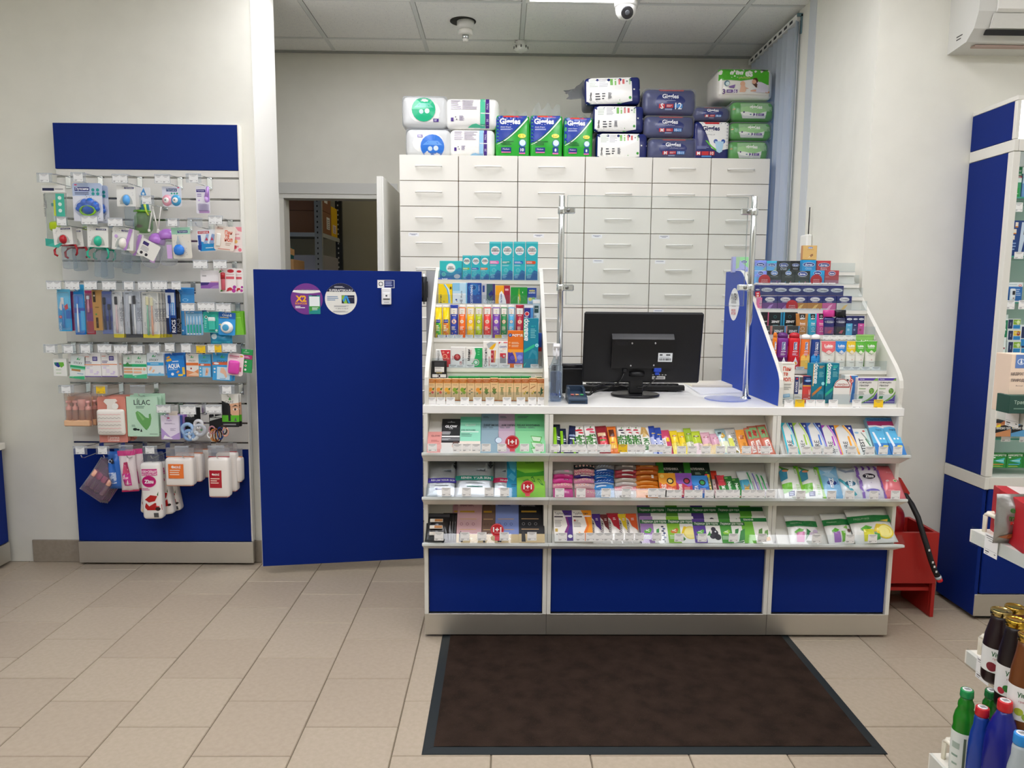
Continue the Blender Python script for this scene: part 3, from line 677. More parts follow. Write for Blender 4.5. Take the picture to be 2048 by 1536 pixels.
prints(o,w_,h_,[R(.4,.05,.97,.95,'#1d2a6c'),O(.2,.5,.13,'#24242c'),R(.1,.42,.3,.58,'#f0f0f0'),R(.15,.3,.25,.7,'#f0f0f0'),L(.46,.2,.92,.85,3,'#aab2d8')])
u,v=fpG.hit(773,609,.001);w_=fpG.hit(783,592,.001)[0]-fpG.hit(763.5,592,.001)[0];h_=fpG.hit(773,576,.001)[1]-v
t=thing('call_bell','white call bell button box stuck on the blue gate','bell',mw=fpG.mat(u,v,.001))
mb=MB();mb.box(-w_/2,w_/2,-.018,0,0,h_,M('#e9e9ec','l'),.003);mb.build('body',t);mb=MB();mb.box(-w_*.36,w_*.36,-.022,-.0182,h_*.36,h_*.72,M('#f4f4f6','l'),.002);bt=mb.build('button',t)
mb=MB();mb.box(-w_*.34,w_*.34,-.0205,-.0185,h_*.3,h_*.34,M('#2a2a2e','p'));mb.box(-.004,.004,-.0226,-.0222,h_*.48,h_*.58,M('#3a3a44','p'));mb.box(-.012,.012,-.0188,-.0183,h_*.12,h_*.15,M('#8a8a90','p'));mb.build('slot_mark',t)
# slatwall display on the left wall
SX0,SX1,YSL=-2.161,-1.276,3.66
t=slat=thing('slatwall_display','white slatwall product display with blue header and blue base on the left wall','display',((SX0+SX1)/2,YW,0))
def sp(nm,x0,x1,y0,y1,z0,z1,mat,ch=.001):
 mb=MB();mb.box(x0,x1,y0,y1,z0,z1,mat,ch);o=mb.build(nm,t);o.location=(-(SX0+SX1)/2,-YW,0);return o
sp('back_board',SX0+.002,SX1-.002,YSL+.018,YW-.001,.02,2.2,WHITE)
sp('header_panel',SX0,SX1-.004,YSL-.002,YSL+.017,1.985,2.199,BLUE)
sp('edge_trim',SX1-.0035,SX1+.004,YSL-.004,YW-.001,.125,2.2,WHITE)
sp('base_panel',SX0,SX1-.004,YSL-.002,YSL+.017,.125,.606,BLUE)
sp('kick_plate',SX0,SX1+.006,YSL-.01,YSL+.015,.012,.1235,STEEL)
SLZ=[1.947-.1005*k for k in range(14)]
edges=[1.9835]+[z for z in SLZ]+[.6075]
for k in range(len(edges)-1):
 zt_,zb_=edges[k]-(.0045 if k else 0),edges[k+1]+(.0045 if k<len(edges)-2 else 0)
 if zt_-zb_>.01:sp('slat',SX0+.001,SX1-.004,YSL,YSL+.0175,zb_,zt_,M('#dedcd6','l'),.0015)
ALU=M('#8b8b87','m')
for z in SLZ:sp('groove_insert',SX0+.001,SX1-.004,YSL+.006,YSL+.0165,z-.0042,z+.0042,ALU,0)
HK={}
def hook(c,tx0,tx1,ty0,ty1,slot,Yt=3.47,yellow=None,cards=1,double=True,label='',grp='display hooks on the slatwall'):
 a=atY(*c(tx0,(ty0+ty1)/2),Yt);b=atY(*c(tx1,(ty0+ty1)/2),Yt);top=atY(*c((tx0+tx1)/2,ty0),Yt).z;bot=atY(*c((tx0+tx1)/2,ty1),Yt).z
 x=(a.x+b.x)/2;z=SLZ[slot];L_=YSL-Yt
 h=thing('display_hook',label,'hook',(x,YSL,z),grp)
 key=(round(L_,3),round(top-z,2))
 if'plate'not in HK:
  mb=MB();mb.box(-.012,.012,-.004,.0,-.055,.004,CHROME,.001);mb.box(-.012,.012,-.001,.014,-.003,.003,CHROME);HK['plate']=mb.build('hook_plate',h).data
 else:o=bpy.data.objects.new('hook_plate',HK['plate']);COL.objects.link(o);o.parent=h
 dz=top-z-.004
 mb=MB();mb.tube([(0,-.002,-.045),(0,-L_+.03,-.045),(0,-L_+.012,-.038),(0,-L_+.004,-.026)],.0024,CHROME,6)
 mb.tube([(0,-.002,0),(0,-L_*.5,dz*.3),(0,-L_+.003,dz)],.0022,CHROME,6);mb.build('rod',h)
 w_=b.x-a.x;hh=top-bot
 mb=MB();mb.box(-w_/2,w_/2,-L_-.0012,-L_+.0006,dz-hh+.006,dz+.004,M('#eef1f4','w',.9));mb.box(-w_/2,w_/2,-L_-.003,-L_+.004,dz-.002,dz+.004,M('#e8eaec','w',2));hd_=mb.build('ticket_holder',h)
 cw=min(w_*.92,.043*cards)
 for q in range(cards):
  yl=yellow is not None and q in yellow
  cx=(q-(cards-1)/2)*min(.044,w_*.92/cards)
  price_tag(Matrix.Translation((cx,-L_-.0022,dz-hh+.008)),round(min(.042,w_*.92/cards),3),round(hh*.86,3),None,None,'#efc51c'if yl else'#eceded',hd_,name='price_card')
 return h
c1,c2,c3=crop(60,220,4.452),crop(60,540,4.452),crop(60,750,3.9375)
HOOKS=[(c1,0,'over the bottle brush set',[(60,195,560,650,1)]),(c1,0,'over the blue paw teether',[(362,497,555,645,1)]),(c1,0,'over the blue bottle box',[(730,872,570,655,2)]),(c1,0,'over the two pacifiers',[(1108,1250,572,660,2)]),(c1,0,'over the lilac spoon pack',[(1388,1525,565,652,1)]),(c1,1,'beside the green baby cup',[(975,1105,760,845,1)]),(c1,2,'over the red handled bottle',[(235,330,950,1035,1)]),(c1,2,'over the teal handled bottle',[(455,605,940,1025,2)]),(c1,2,'over the lilac bottle box',[(690,830,960,1040,2)]),(c1,2,'over the blue nasal bulb',[(1210,1330,965,1040,1)]),(c1,2,'over the blue lip balm card',[(1405,1535,960,1040,0)]),(c1,2,'over the red lettered lip balm card',[(1588,1715,940,1022,2)]),(c1,4,'over the white and purple carton',[(1450,1585,1335,1415,2)]),(c1,4,'over the pomegranate balm card',[(1628,1755,1335,1415,2)]),(c2,5,'over the light blue toothbrush',[(145,280,95,178,2)]),(c2,5,'over the bright blue toothbrush',[(310,445,95,178,2)]),(c2,5,'over the kraft toothbrush box',[(480,600,95,178,2)]),(c2,5,'over the pale pink toothbrush',[(640,770,97,180,2)]),(c2,5,'over the grey toothbrush pair',[(825,935,97,180,1)]),(c2,5,'over the cream toothbrush pair',[(960,1080,99,182,2)]),(c2,5,'between the cream and navy toothbrushes',[(1085,1225,95,178,3)]),(c2,5,'over the navy toothbrush',[(1260,1345,99,180,1)]),(c2,6,'over the interdental brushes',[(1345,1470,293,370,2)]),(c2,6,'over the teal floss card',[(1490,1650,285,365,3)]),(c2,6,'over the blue round floss card',[(1655,1790,295,375,2)]),(c2,8,'over the white plaster box with the leaf',[(120,245,662,742,1)]),(c2,8,'over the tilted green plaster box',[(285,400,665,745,1)]),(c2,8,'over the first purple edged plaster box',[(440,550,660,745,1)]),(c2,8,'over the second purple edged plaster box',[(600,730,660,740,2)]),(c2,8,'over the gap before the green plasters',[(745,870,665,745,3)]),(c2,8,'over the twin green plasters',[(905,1020,668,748,1)]),(c2,8,'over the blue and white plasters',[(1060,1165,662,742,1)]),(c2,8,'over the bright blue plaster box',[(1200,1290,650,730,1)]),(c2,8,'over the orange plaster box',[(1340,1440,655,740,1)]),(c2,8,'holding one yellow ticket over the corn plasters',[(1475,1570,665,745,1,(0,))]),(c2,8,'with white and yellow tickets over the foot plasters',[(1580,1710,660,740,2,(1,))]),(c2,8,'over the pink sponge',[(1710,1840,655,735,2)]),(c3,10,'over the peach travel bottles',[(225,345,80,148,1)]),(c3,10,'with a yellow ticket over the hot water bottle',[(505,610,82,152,1,(0,))]),(c3,10,'over the green gloves packet',[(790,905,80,146,0)]),(c3,10,'over the mascara card',[(1490,1610,80,152,1)]),(c3,11,'over the white and lilac pads',[(995,1110,235,302,2)]),(c3,11,'over the scrunchies',[(1180,1310,238,315,2)]),(c3,11,'over the hair ties',[(1380,1510,237,302,2)]),(c3,13,'over the pink bottle bag',[(340,450,560,628,1)]),(c3,13,'over the blue sponge bag',[(520,625,560,628,1)]),(c3,13,'over the pink sponge bag',[(700,810,552,600,0)]),(c3,13,'over the tall cotton pad bags',[(890,1000,560,625,1)]),(c3,13,'over the orange labelled cotton',[(1140,1250,560,625,0)]),(c3,13,'over the red labelled cotton',[(1400,1530,558,612,0)]),]
for c,sl_,where,q in HOOKS:
 q=q[0];hook(c,q[0],q[1],q[2],q[3],sl_,cards=q[4],yellow=q[5]if len(q)>5 else None,label='chrome display hook with ticket holder '+where)
 # entrance mat
q=[atZ(880,1276,0),atZ(856,1511,0),atZ(1772,1507,0),atZ(1582,1277,0)]
mx0,mx1,my0,my1=-.235,1.198,2.078,2.90
t=thing('floor_mat','dark brown rubber edged entrance mat lying before the counter','mat',((mx0+mx1)/2,(my0+my1)/2,0))
cx,cy=(mx0+mx1)/2,(my0+my1)/2;a,b=(mx1-mx0)/2,(my1-my0)/2
RUB=M('#22282a','p');mb=MB()
o4=[(-a,-b),(a,-b),(a,b),(-a,b)];i4=[(-a+.035,-b+.035),(a-.035,-b+.035),(a-.035,b-.035),(-a+.035,b-.035)]
v=[(x,y,.0008)for x,y in o4]+[(x*.9965,y*.9965,.003)for x,y in o4]+[(x,y,.0045)for x,y in i4]
mb.add(v,[(i,(i+1)%4,4+(i+1)%4,4+i)for i in range(4)]+[(4+i,4+(i+1)%4,8+(i+1)%4,8+i)for i in range(4)]+[(3,2,1,0)],RUB);mb.build('rubber_border',t)
PILE=surface('mat_pile','#3d3029','#2f2520',14,.95,0,.002,8,.05,(420,'#6a5540',.70))
nt=PILE.node_tree;n3=nt.nodes.new('ShaderNodeTexNoise');n3.inputs['Scale'].default_value=520;bp=nt.nodes.new('ShaderNodeBump');bp.inputs['Strength'].default_value=.9;bp.inputs['Distance'].default_value=.004
tc=[n for n in nt.nodes if n.type=='TEX_COORD'][0];nt.links.new(tc.outputs['Object'],n3.inputs[0]);nt.links.new(n3.outputs[0],bp.inputs['Height']);nt.links.new(bp.outputs[0],nt.nodes['Principled BSDF'].inputs['Normal'])
mb=MB();nx,ny=60,36
v=[(-a+.034+(2*a-.068)*i/nx,-b+.034+(2*b-.068)*j/ny,.0062+random.uniform(-.0007,.0007))for j in range(ny+1)for i in range(nx+1)]
mb.add(v,[(j*(nx+1)+i,j*(nx+1)+i+1,(j+1)*(nx+1)+i+1,(j+1)*(nx+1)+i)for j in range(ny)for i in range(nx)],PILE,True);mb.build('pile',t)
# red extinguisher stand and extinguisher
BX0,BX1,BY0,BY1,BZ=1.607,1.912,3.05,3.285,.384
RED=M('#a61f1c','l');REDD=M('#8c1518','s')
t=thing('extinguisher_stand','red open wooden stand on two side legs beside the counter','stand',(BX0,BY0,0))
for a in(0,BX1-BX0-.016):
 mb=MB();mb.box(a,a+.016,.0165,BY1-BY0,.001,BZ,RED,.001);mb.build('side_panel',t)
mb=MB();mb.box(0,BX1-BX0,0,.016,.155,BZ,RED,.001);mb.box(0,.016,0,.016,.001,.154,RED,.001);mb.box(BX1-BX0-.016,BX1-BX0,0,.016,.001,.154,RED,.001);mb.build('front_panel',t)
mb=MB();mb.box(.017,BX1-BX0-.017,BY1-BY0-.016,BY1-BY0,.12,BZ,RED,.001);mb.build('back_panel',t)
mb=MB();mb.box(.017,BX1-BX0-.017,.017,BY1-BY0-.017,.115,.131,RED,.001);mb.build('bottom_shelf',t)
ex,ey=(BX0+BX1)/2-.028,(BY0+BY1)/2
t=thing('fire_extinguisher','red fire extinguisher with a black hose in the red stand','fire extinguisher',(ex,ey,.132))
R_=.078;top=atY(1770,1000,ey-R_*.4).z-.132
mb=MB();pr=[(R_*.9,0),(R_,.01),(R_,top-.075)]+[(R_*math.cos(q)*.98+.001,top-.075+.062*math.sin(q))for q in[math.pi/2*k/7 for k in range(8)]][1:-1]+[(.02,top-.008),(.018,top)]
mb.lathe(pr,REDD,32);mb.build('cylinder',t)
mb=MB();mb.lathe([(.016,top+.0005),(.02,top+.01),(.02,top+.045),(.014,top+.05)],M('#8a7a52','m'),18);mb.build('valve',t)
mb=MB();mb.lathe([(.018,0),(.02,.004),(.02,.016),(.012,.02)],M('#c9c4b4','m'),20);o=mb.build('pressure_gauge',t);o.location=(.03,-.02,top+.024);o.rotation_euler=(math.pi/2,0,.5)
hl=Vector((ex,ey,.132));pa=atY(1799,955,ey)-hl;pb=atY(1817,985,ey)-hl;pc=atY(1802,990,ey)-hl
mb=MB();mb.prism([(pa.x,pa.z),(pb.x,pb.z),(pb.x-.006,pb.z-.008),(pc.x,pc.z),(pc.x-.008,pc.z+.004),(pa.x-.004,pa.z-.01)],-.012,.012,M('#b5221f','s'),'y');mb.build('handle',t)
hp=[atY(*p,Y)-hl for p,Y in(((1812,991),ey-.02),((1823,1008),ey-.07),((1836,1035),ey-.12),((1845,1065),3.025),((1853,1090),3.0),((1861,1118),2.99),((1869,1140),2.99),((1875,1152),2.99))]
P_=[Vector((.015,-.018,top+.03))]+hp
mb=MB();mb.tube(P_,[.009]+[.0115]*7+[.0125],M('#1b1b1d','p'),12);mb.build('hose',t)
e=P_[-1];d=(P_[-1]-P_[-2]).normalized();mb=MB();mb.tube([e,e+d*.012],.0135,M('#b9c4cf','g'),12);mb.tube([e+d*.012,e+d*.026],.0125,M('#d0202c','g'),12);mb.build('nozzle_tip',t)
mb=MB()
for k,u in((4,.3),(5,.2),(5,.6),(6,.1)):q=P_[k+1].lerp(P_[min(k+2,len(P_)-1)],u);mb.box(q.x-.004,q.x+.003,q.y-.0135,q.y-.0115,q.z-.005,q.z+.004,M('#e8e8e8','p'))
mb.build('worn_label',t)
# tall glass case on the right
CX0,CY0,CY1=2.068,3.018,YR-.003
t=case=thing('glass_case','tall white framed glass case with blue sides on the right wall','cabinet',(CX0,CY0,0))
CXE=3.0-.02-CX0
def cp(nm,*b,mat=DIM,ch=.0015):
 mb=MB();mb.box(*b,mat,ch);return mb.build(nm,t)
D_=CY1-CY0
zc=[.018,.115,.575,.62,1.985,2.012,2.035,2.19,2.21]
cp('lower_side_panel',0,.016,.006,D_,.02,.585,mat=BLUE);cp('side_band',-.002,.018,-.004,D_,.587,.64)
cp('upper_side_panel',0,.016,.034,D_,.642,1.99,mat=BLUE);cp('side_band',-.001,.018,-.002,D_,1.992,2.038)
cp('header_side_panel',0,.016,.02,D_,2.04,2.19,mat=BLUE);cp('top_panel',-.001,CXE,0,D_,2.191,2.21)
cp('frame_post',0,.03,0,.032,.642,1.99);cp('frame_post',.0,.016,0,.0185,2.04,2.19)
cp('front_panel',.022,CXE,0,.018,.12,.585,mat=BLUE,ch=.004);cp('kick_plate',.002,CXE,.003,.02,.018,.117,mat=STEEL);cp('plinth',.03,CXE,.03,D_,.001,.02,mat=BLACK)
cp('bottom_panel',.019,CXE,.0,D_-.01,.588,.64);cp('crown_rail',.019,CXE,-.002,.03,1.992,2.038)
cp('back_panel',.017,CXE,D_-.01,D_-.002,.642,2.19,mat=M('#c9d6d2','l'));cp('mirror_strip',.03,CXE,.004,.012,1.93,1.985,mat=M('#aab2b4','m'))
mb=MB();mb.box(.017,CXE,.004,.012,2.042,2.188,M('#fdfdf6','e',3.0));mb.build('light_box',t)
mb=MB()
for k in range(46):z=.66+.028*k;mb.box(.0305,.033,.02,.024,z,z+.009,M('#e6f8ff','e',LED_POWER))
mb.build('led_strip',t)
GL=M('#cfe8df','c');GE=M('#3f9a86','g')
fpC=FP((0,CY0+.07,0))
CSH=[atY(2020,y,CY0+.05).z for y in(395,512,604,708)]+[atY(2000,875,CY0+.05).z,.642+.03]
for z in CSH[:-1]:
 mb=MB();mb.box(.032,CXE,.03,D_-.012,z-.006,z,GL);mb.box(.032,CXE,.0285,.0298,z-.006,z,GE);mb.build('glass_shelf',t)
 # gondola at the right edge of the picture
GW=M('#ece8dd','l');IV=M('#e9e3d2','l')
t=gond=thing('gondola_shelving','white rail edged gondola shelving cut off by the right edge','shelving',(1.78,1.2,0))
mb=MB();mb.box(1.64,1.66,-.2,2.05,0,1.6,GW);mb.box(1.62,1.64,1.99,2.05,0,1.6,GW);o=mb.build('back_wall',t);o.location=(-1.78,-1.2,0)
GS=[]
def gshelf(px,py,Y,th,yend,twist=0.,ns=0):
 p=atY(px,py,Y);k=math.tan(twist)
 mb=MB();pts=[(p.x,p.y),(1.63,p.y),(1.63,yend),(p.x+k*(p.y-yend),yend)]
 mb.prism(pts[::-1],p.z-th,p.z,GW,'z');o=mb.build('shelf_board',t);o.location=(-1.78,-1.2,0)
 r=MB();h=.052;a=Vector((p.x+.024,p.y-.022,p.z))
 r.tube([a,a+Vector((0,0,h-.006)),a+Vector((.006,0,h)),a+Vector((.06,0,h))],.006,IV,8);r.tube([a+Vector((0,0,h-.006)),a+Vector((.003,-.006,h)),a+Vector((.003,-.045,h))],.006,IV,8);r.tube([a+Vector((.06,0,h)),a+Vector((.06,0,0))],.006,IV,8)
 o=r.build('rail_bracket',t);o.location=(-1.78,-1.2,0)
 r=MB();e=Vector((p.x+.024+k*(p.y-yend),yend,p.z+h));r.tube([a+Vector((.003,-.045,h)),e],.0038,CHROME,8);o=r.build('guard_rail',t);o.location=(-1.78,-1.2,0)
 r=MB();r.add([(p.x-.003,p.y-.01,p.z-th-.004),(p.x-.003+k*(p.y-yend),yend,p.z-th-.004),(p.x-.003+k*(p.y-yend),yend,p.z+.012),(p.x-.003,p.y-.01,p.z+.012)],[(0,1,2,3)],CLEAR);o=r.build('clear_ticket_strip',t);o.location=(-1.78,-1.2,0)
 GS.append((p,k));return p
gA=gshelf(1992,812,2.03,.035,.4,.0);gB=gshelf(1941,1058,1.95,.035,.4,.03);gC=gshelf(1931,1300,1.88,.035,.4,.0);gD=gshelf(1858,1506,1.76,.05,.4,.0)
mb=MB();mb.box(gD.x+.01,1.63,.4,gD.y-.005,.0,gD.z-.052,STEEL);o=mb.build('plinth',t);o.location=(-1.78,-1.2,0)
def gtags(p,th,ys,where,k=0,tilt=0):
 for i,y in enumerate(ys):
  x=p.x-.0045+k*(p.y-y);m=Matrix.Translation((x,y,p.z-th-.016))@Matrix.Rotation(-math.pi/2,4,'Z')@Matrix.Rotation(tilt,4,'Y')
  price_tag(m,.052,.058,f'white price tag, {ORD[i]} from the back {where}','tickets on the gondola shelf edges')
gtags(gA,.03,[1.955,1.885],'on the shelf under the berry tea pouch');gtags(gB,.03,[1.86],'on the shelf under the red slimming box',.03);gtags(gC,.03,[1.80,1.715,1.61,1.54],'on the shelf under the juice bottles')
# products: generic builders
def rect_on(fp,c,x0,y0,x1,y1,off,base=None):
 """pixel rectangle -> (u centre, v base, width, height) on plane fp at offset off; base=None: stands on the plane's edge"""
 ym=(y0+(y1 if y1 is not None else y0+1))/2;xm=(x0+x1)/2
 ua=fp.hit(*c(x0,ym),off)[0];ub=fp.hit(*c(x1,ym),off)[0];vt=fp.hit(*c(xm,y0),off)[1]
 vb=0 if base is None and y1 is None else(fp.hit(*c(xm,y1),off)[1]if base is None else base)
 return(ua+ub)/2,vb,ub-ua,vt-vb
def tube_shape(mb,w,h,d,mat,cap=.1,ends=None):
 """squeeze tube: flat crimp on top, oval foot"""
 n=18;v=[];f=[];rows=[cap,cap+.02,.4,.6,.8,.93,.95,1.0]
 def sec(q):k=(q-cap)/(1-cap);e=0 if q>.94 else(1-max(0,k)**1.6);return w*(.80+.20*k),max(.002,d*e)
 for q in rows:
  a,b=sec(q)
  for i in range(n):t=2*math.pi*i/n;v.append((a/2*math.cos(t),d/2+b/2*math.sin(t),q*h))
 for j in range(len(rows)-1):
  for i in range(n):k=(i+1)%n;f.append((j*n+i,j*n+k,(j+1)*n+k,(j+1)*n+i))
 f.append(tuple(range(n-1,-1,-1)));f.append(tuple((len(rows)-1)*n+i for i in range(n)))
 mb.add(v,f,mat,True)
 def zf(x,z):
  a,b=sec(max(cap,min(1,z/h)));u=max(-1,min(1,2*x/a));return d/2-b/2*math.sqrt(max(0,1-u*u))-.0008
 return zf
def round_card(mb,w,h,t,r,mat,y=0.,n=4,hole=True):
 pts=[]
 for cx,cz,a0 in((w/2-r,r,-90),(w/2-r,h-r,0),(-w/2+r,h-r,90),(-w/2+r,r,180)):
  for i in range(n+1):a=math.radians(a0+90*i/n);pts.append((cx+r*math.cos(a),cz+r*math.sin(a)))
 mb.prism(pts,y,y+t,mat,'y')
def dome(mb,cx,cz,rx,rz,d,mat,y0=0.,n=18,k=5,p=2.):
 """blister dome rising towards the viewer from y0"""
 v=[(cx,y0-d,cz)];f=[]
 for j in range(1,k+1):
  q=j/k
  for i in range(n):a=2*math.pi*i/n;v.append((cx+rx*q*math.cos(a),y0-d*(1-q**p)**(1/p),cz+rz*q*math.sin(a)))
 f+=[(0,1+i,1+(i+1)%n)for i in range(n)]
 for j in range(k-1):f+=[(1+j*n+i,1+(j+1)*n+i,1+(j+1)*n+(i+1)%n,1+j*n+(i+1)%n)for i in range(n)]
 mb.add(v,f,mat,True)
def prod(fp,c,kind,name,cat,label,x0,y0,x1,y1,d,col,items=(),off=None,base=None,group=None,roll=0.,fin=None,yaw=0.,**kw):
 """one product standing (y1 None) or hanging (y1 given) on plane fp; d depth; returns its root object"""
 if off is None:off=d
 u,v,w,h=rect_on(fp,c,x0,y0,x1,y1,off,base)
 w=max(w,.004);h=max(h,.006)
 if kw.get('w'):w=kw['w']
 mw=fp.mat(u,v,off,roll)
 if yaw:mw=mw@Matrix.Rotation(yaw,4,'Z')
 mb=MB();zf=None;extra=None
 fin=fin or{'box':'p','pouch':'g','pack':'g','tube':'g','cyl':'g','card':'p','bar':'g'}.get(kind,'p')
 m=M(col,fin)
 if kind=='box':
  mb.box(-w/2,w/2,0,d,0,h,m,.0009)
  if kw.get('side'):s=kw['side'];mb.box(-w/2-.0003,-w/2,.001,d-.001,.001,h-.001,M(s,'p'))
  if kw.get('top'):mb.box(-w/2+.0012,w/2-.0012,.0012,d-.0012,h,h+.0004,M(kw['top'],'p'))
  mb.box(-w/2+.002,w/2-.002,d*.48,d*.52,h,h+.0005,M('#b9b6ae','p'))
 elif kind in('pouch','bar'):zf=mb.pouch(w,h,d,m,seal=kw.get('seal',.06 if kind=='pouch'else .08),wob=kw.get('wob',.12),nx=kw.get('nx',8),nz=kw.get('nz',10))
 elif kind=='pack':zf=mb.rbox(w,d,h,kw.get('r',min(w,h,d)*.22),m,kw.get('bulge',(.004,.006,.004)))
 elif kind=='tube':
  cp_=kw.get('cap',.12);zf=tube_shape(mb,w,h,d,m,cp_)
  if cp_>.02:
   cb=MB();cb.lathe([(w*.36,0),(w*.38,cp_*h*.1),(w*.38,cp_*h*.96)],M(kw.get('capcol','#f0f0ee'),'g'),18,0,d/2,sy=max(.4,d/(w*.76)));extra=('cap',cb)
 elif kind=='cyl':
  r=w/2;ch=kw.get('cap',.1)*h
  mb.lathe([(r*.94,0),(r*.96,.001),(r*.96,h-ch)],m,20,0,r)
  cb=MB();cb.lathe([(r*.99,h-ch+.0003),(r,h-ch+.001),(r,h-.001),(r*.94,h)],M(kw.get('capcol','#f2f0ec'),'g'),20,0,r);extra=('cap',cb)
  rr=r*.96;zf=lambda x,z:r-math.sqrt(max(0,rr*rr-min(abs(x),rr*.98)**2))
 elif kind=='card':round_card(mb,w,h,d,kw.get('r',min(w,h)*.08),m)
 o=mb.build(name,None,mw);tag(o,label,cat,group)
 if extra:extra[1].build(extra[0],o)
 if items:
  pb=MB();prints(o,w,h,items,zf,kw.get('pfin','p'if fin in'pd'else fin if fin!='f'else'g'),pb)
  if pb.f:pb.build('printed_bands',o)
 if kw.get('film'):
  fb=MB();e=.004;fb.rbox(w+2*e,d+2*e,h+e,.02,FILM,(.003,.006,.001),5)
  q=fb.build('film_wrap',o);q.location=(0,-e,-.0005)
 if kw.get('film_top'):
  ft=kw['film_top'];fb=MB();n=9;ph=random.random()*5
  v=[]
  for j in range(5):
   for i in range(n+1):v.append((w*(i/n-.5)*(1-.04*j),d*.5+(.5-j/4)*d*.5*math.sin(i*1.7+ph)+.01*math.sin(i*2.3),h+ft*j/4*(1+.25*math.sin(i*1.9+ph))))
  fb.add(v,[(j*(n+1)+i,j*(n+1)+i+1,(j+1)*(n+1)+i+1,(j+1)*(n+1)+i)for j in range(4)for i in range(n)],M('#eef0f0','w',1.2),True);fb.build('film_top',o)
 return o
def behind(o,n,dy,dx=0.,label='',dz=0.,group=None):
 """copies of a hanging product further back on the same hook"""
 for k in range(n):
  q=copy_tree(o);q.matrix_world=o.matrix_world@Matrix.Translation((dx*(k+1),dy*(k+1),dz*(k+1)))
  q['label']=label if n==1 else f'{label}, {ORD[k]} copy back';g=group or'copies hanging behind '+o.name.split('.')[0].replace('_',' ')
  q['group']=g
 return o
 # nappy packs on top of the drawer wall
cA,cB=crop(780,110,5.12),crop(1140,110,4.452)
YP=4.46
fpP=FP((0,YP,ZD))
NAVY,GRN,WHT,PUR='#1c2767','#3fae2a','#f1f0ec','#4a2c86'
def pck(c,label,x0,y0,x1,y1,col,items,d=.3,base=None,off=0,roll=0,**kw):
 k=dict(bulge=(.01,.014,.008),r=.03);k.update(kw);k['bulge']=(*k['bulge'][:2],.0015)
 return prod(fpP,c,'pack','nappy_pack','nappy pack',label,x0,y0,x1,y1,d,col,items,off=off,base=base,group='nappy packs on the drawer cabinets',roll=roll,**k)
def zrow(o):return max((Vector(b).z for b in o.bound_box))
def endpack(c,label,x0,y0,x1,y1,cc,base=None,logo=(.2,.75),circ=(.55,.45)):
 return pck(c,label,x0,y0,x1,y1,'#eceae6',[O(circ[0],circ[1],.27,cc),P([(circ[0]-.22,circ[1]+.05),(circ[0]-.1,circ[1]+.2),(circ[0]+.12,circ[1]+.2),(circ[0]+.23,circ[1]+.05)],'#5fc2a8'if cc[1]<'3'and cc!='#2f73d0'else'#5b97e0'),O(circ[0]-.05,circ[1]-.08,.05,'#c9dbe4'),O(circ[0]+.08,circ[1]-.06,.055,'#d8e4ea'),R(logo[0],logo[1],logo[0]+.12,logo[1]+.1,PUR),L(logo[0]+.02,logo[1]+.015,logo[0]+.1,logo[1]+.085,2,'#e6e0f0')],base=base,film=True)
def sidepack(c,label,x0,y0,x1,y1,cc,base=None):
 return pck(c,label,x0,y0,x1,y1,WHT,[R(.66,.02,.75,.98,cc),R(.76,.02,.83,.98,PUR),L(.1,.6,.3,.93,5,'#b7aebf'),L(.32,.6,.62,.93,6,'#b7aebf'),R(.1,.22,.15,.34,PUR),L(.26,.24,.36,.4,8,'#7c6c98'),O(.19,.36,.012,'#66666a'),O(.21,.28,.012,'#66666a'),R(.67,.47,.84,.5,WHT),P([(.42,.03),(.5,.12),(.58,.15),(.66,.1),(.66,.03)],cc),T('PAUL',.795,.72,.2,'#e8e0f4',1,b=0),T('30',.795,.25,.09,'#e8e0f4',1,b=0)],base=base)
o1=endpack(cA,'white nappy pack end with a blue round sticker, bottom left on the drawers',165,755,615,None,'#2f73d0',logo=(.26,.68),circ=(.6,.36))
h1=zrow(o1);endpack(cA,'white nappy pack end with a green round sticker, top left of the piles',130,420,580,760,'#1fb482',base=h1+.008,logo=(.7,.16),circ=(.48,.56))
o2=sidepack(cA,'white nappy pack side with pale blue and purple bands, lower one',612,760,1072,None,'#9cc9ea')
sidepack(cA,'white nappy pack side with mint and purple bands, upper one',570,440,1108,770,'#56c9a0',base=zrow(o2)+.003)
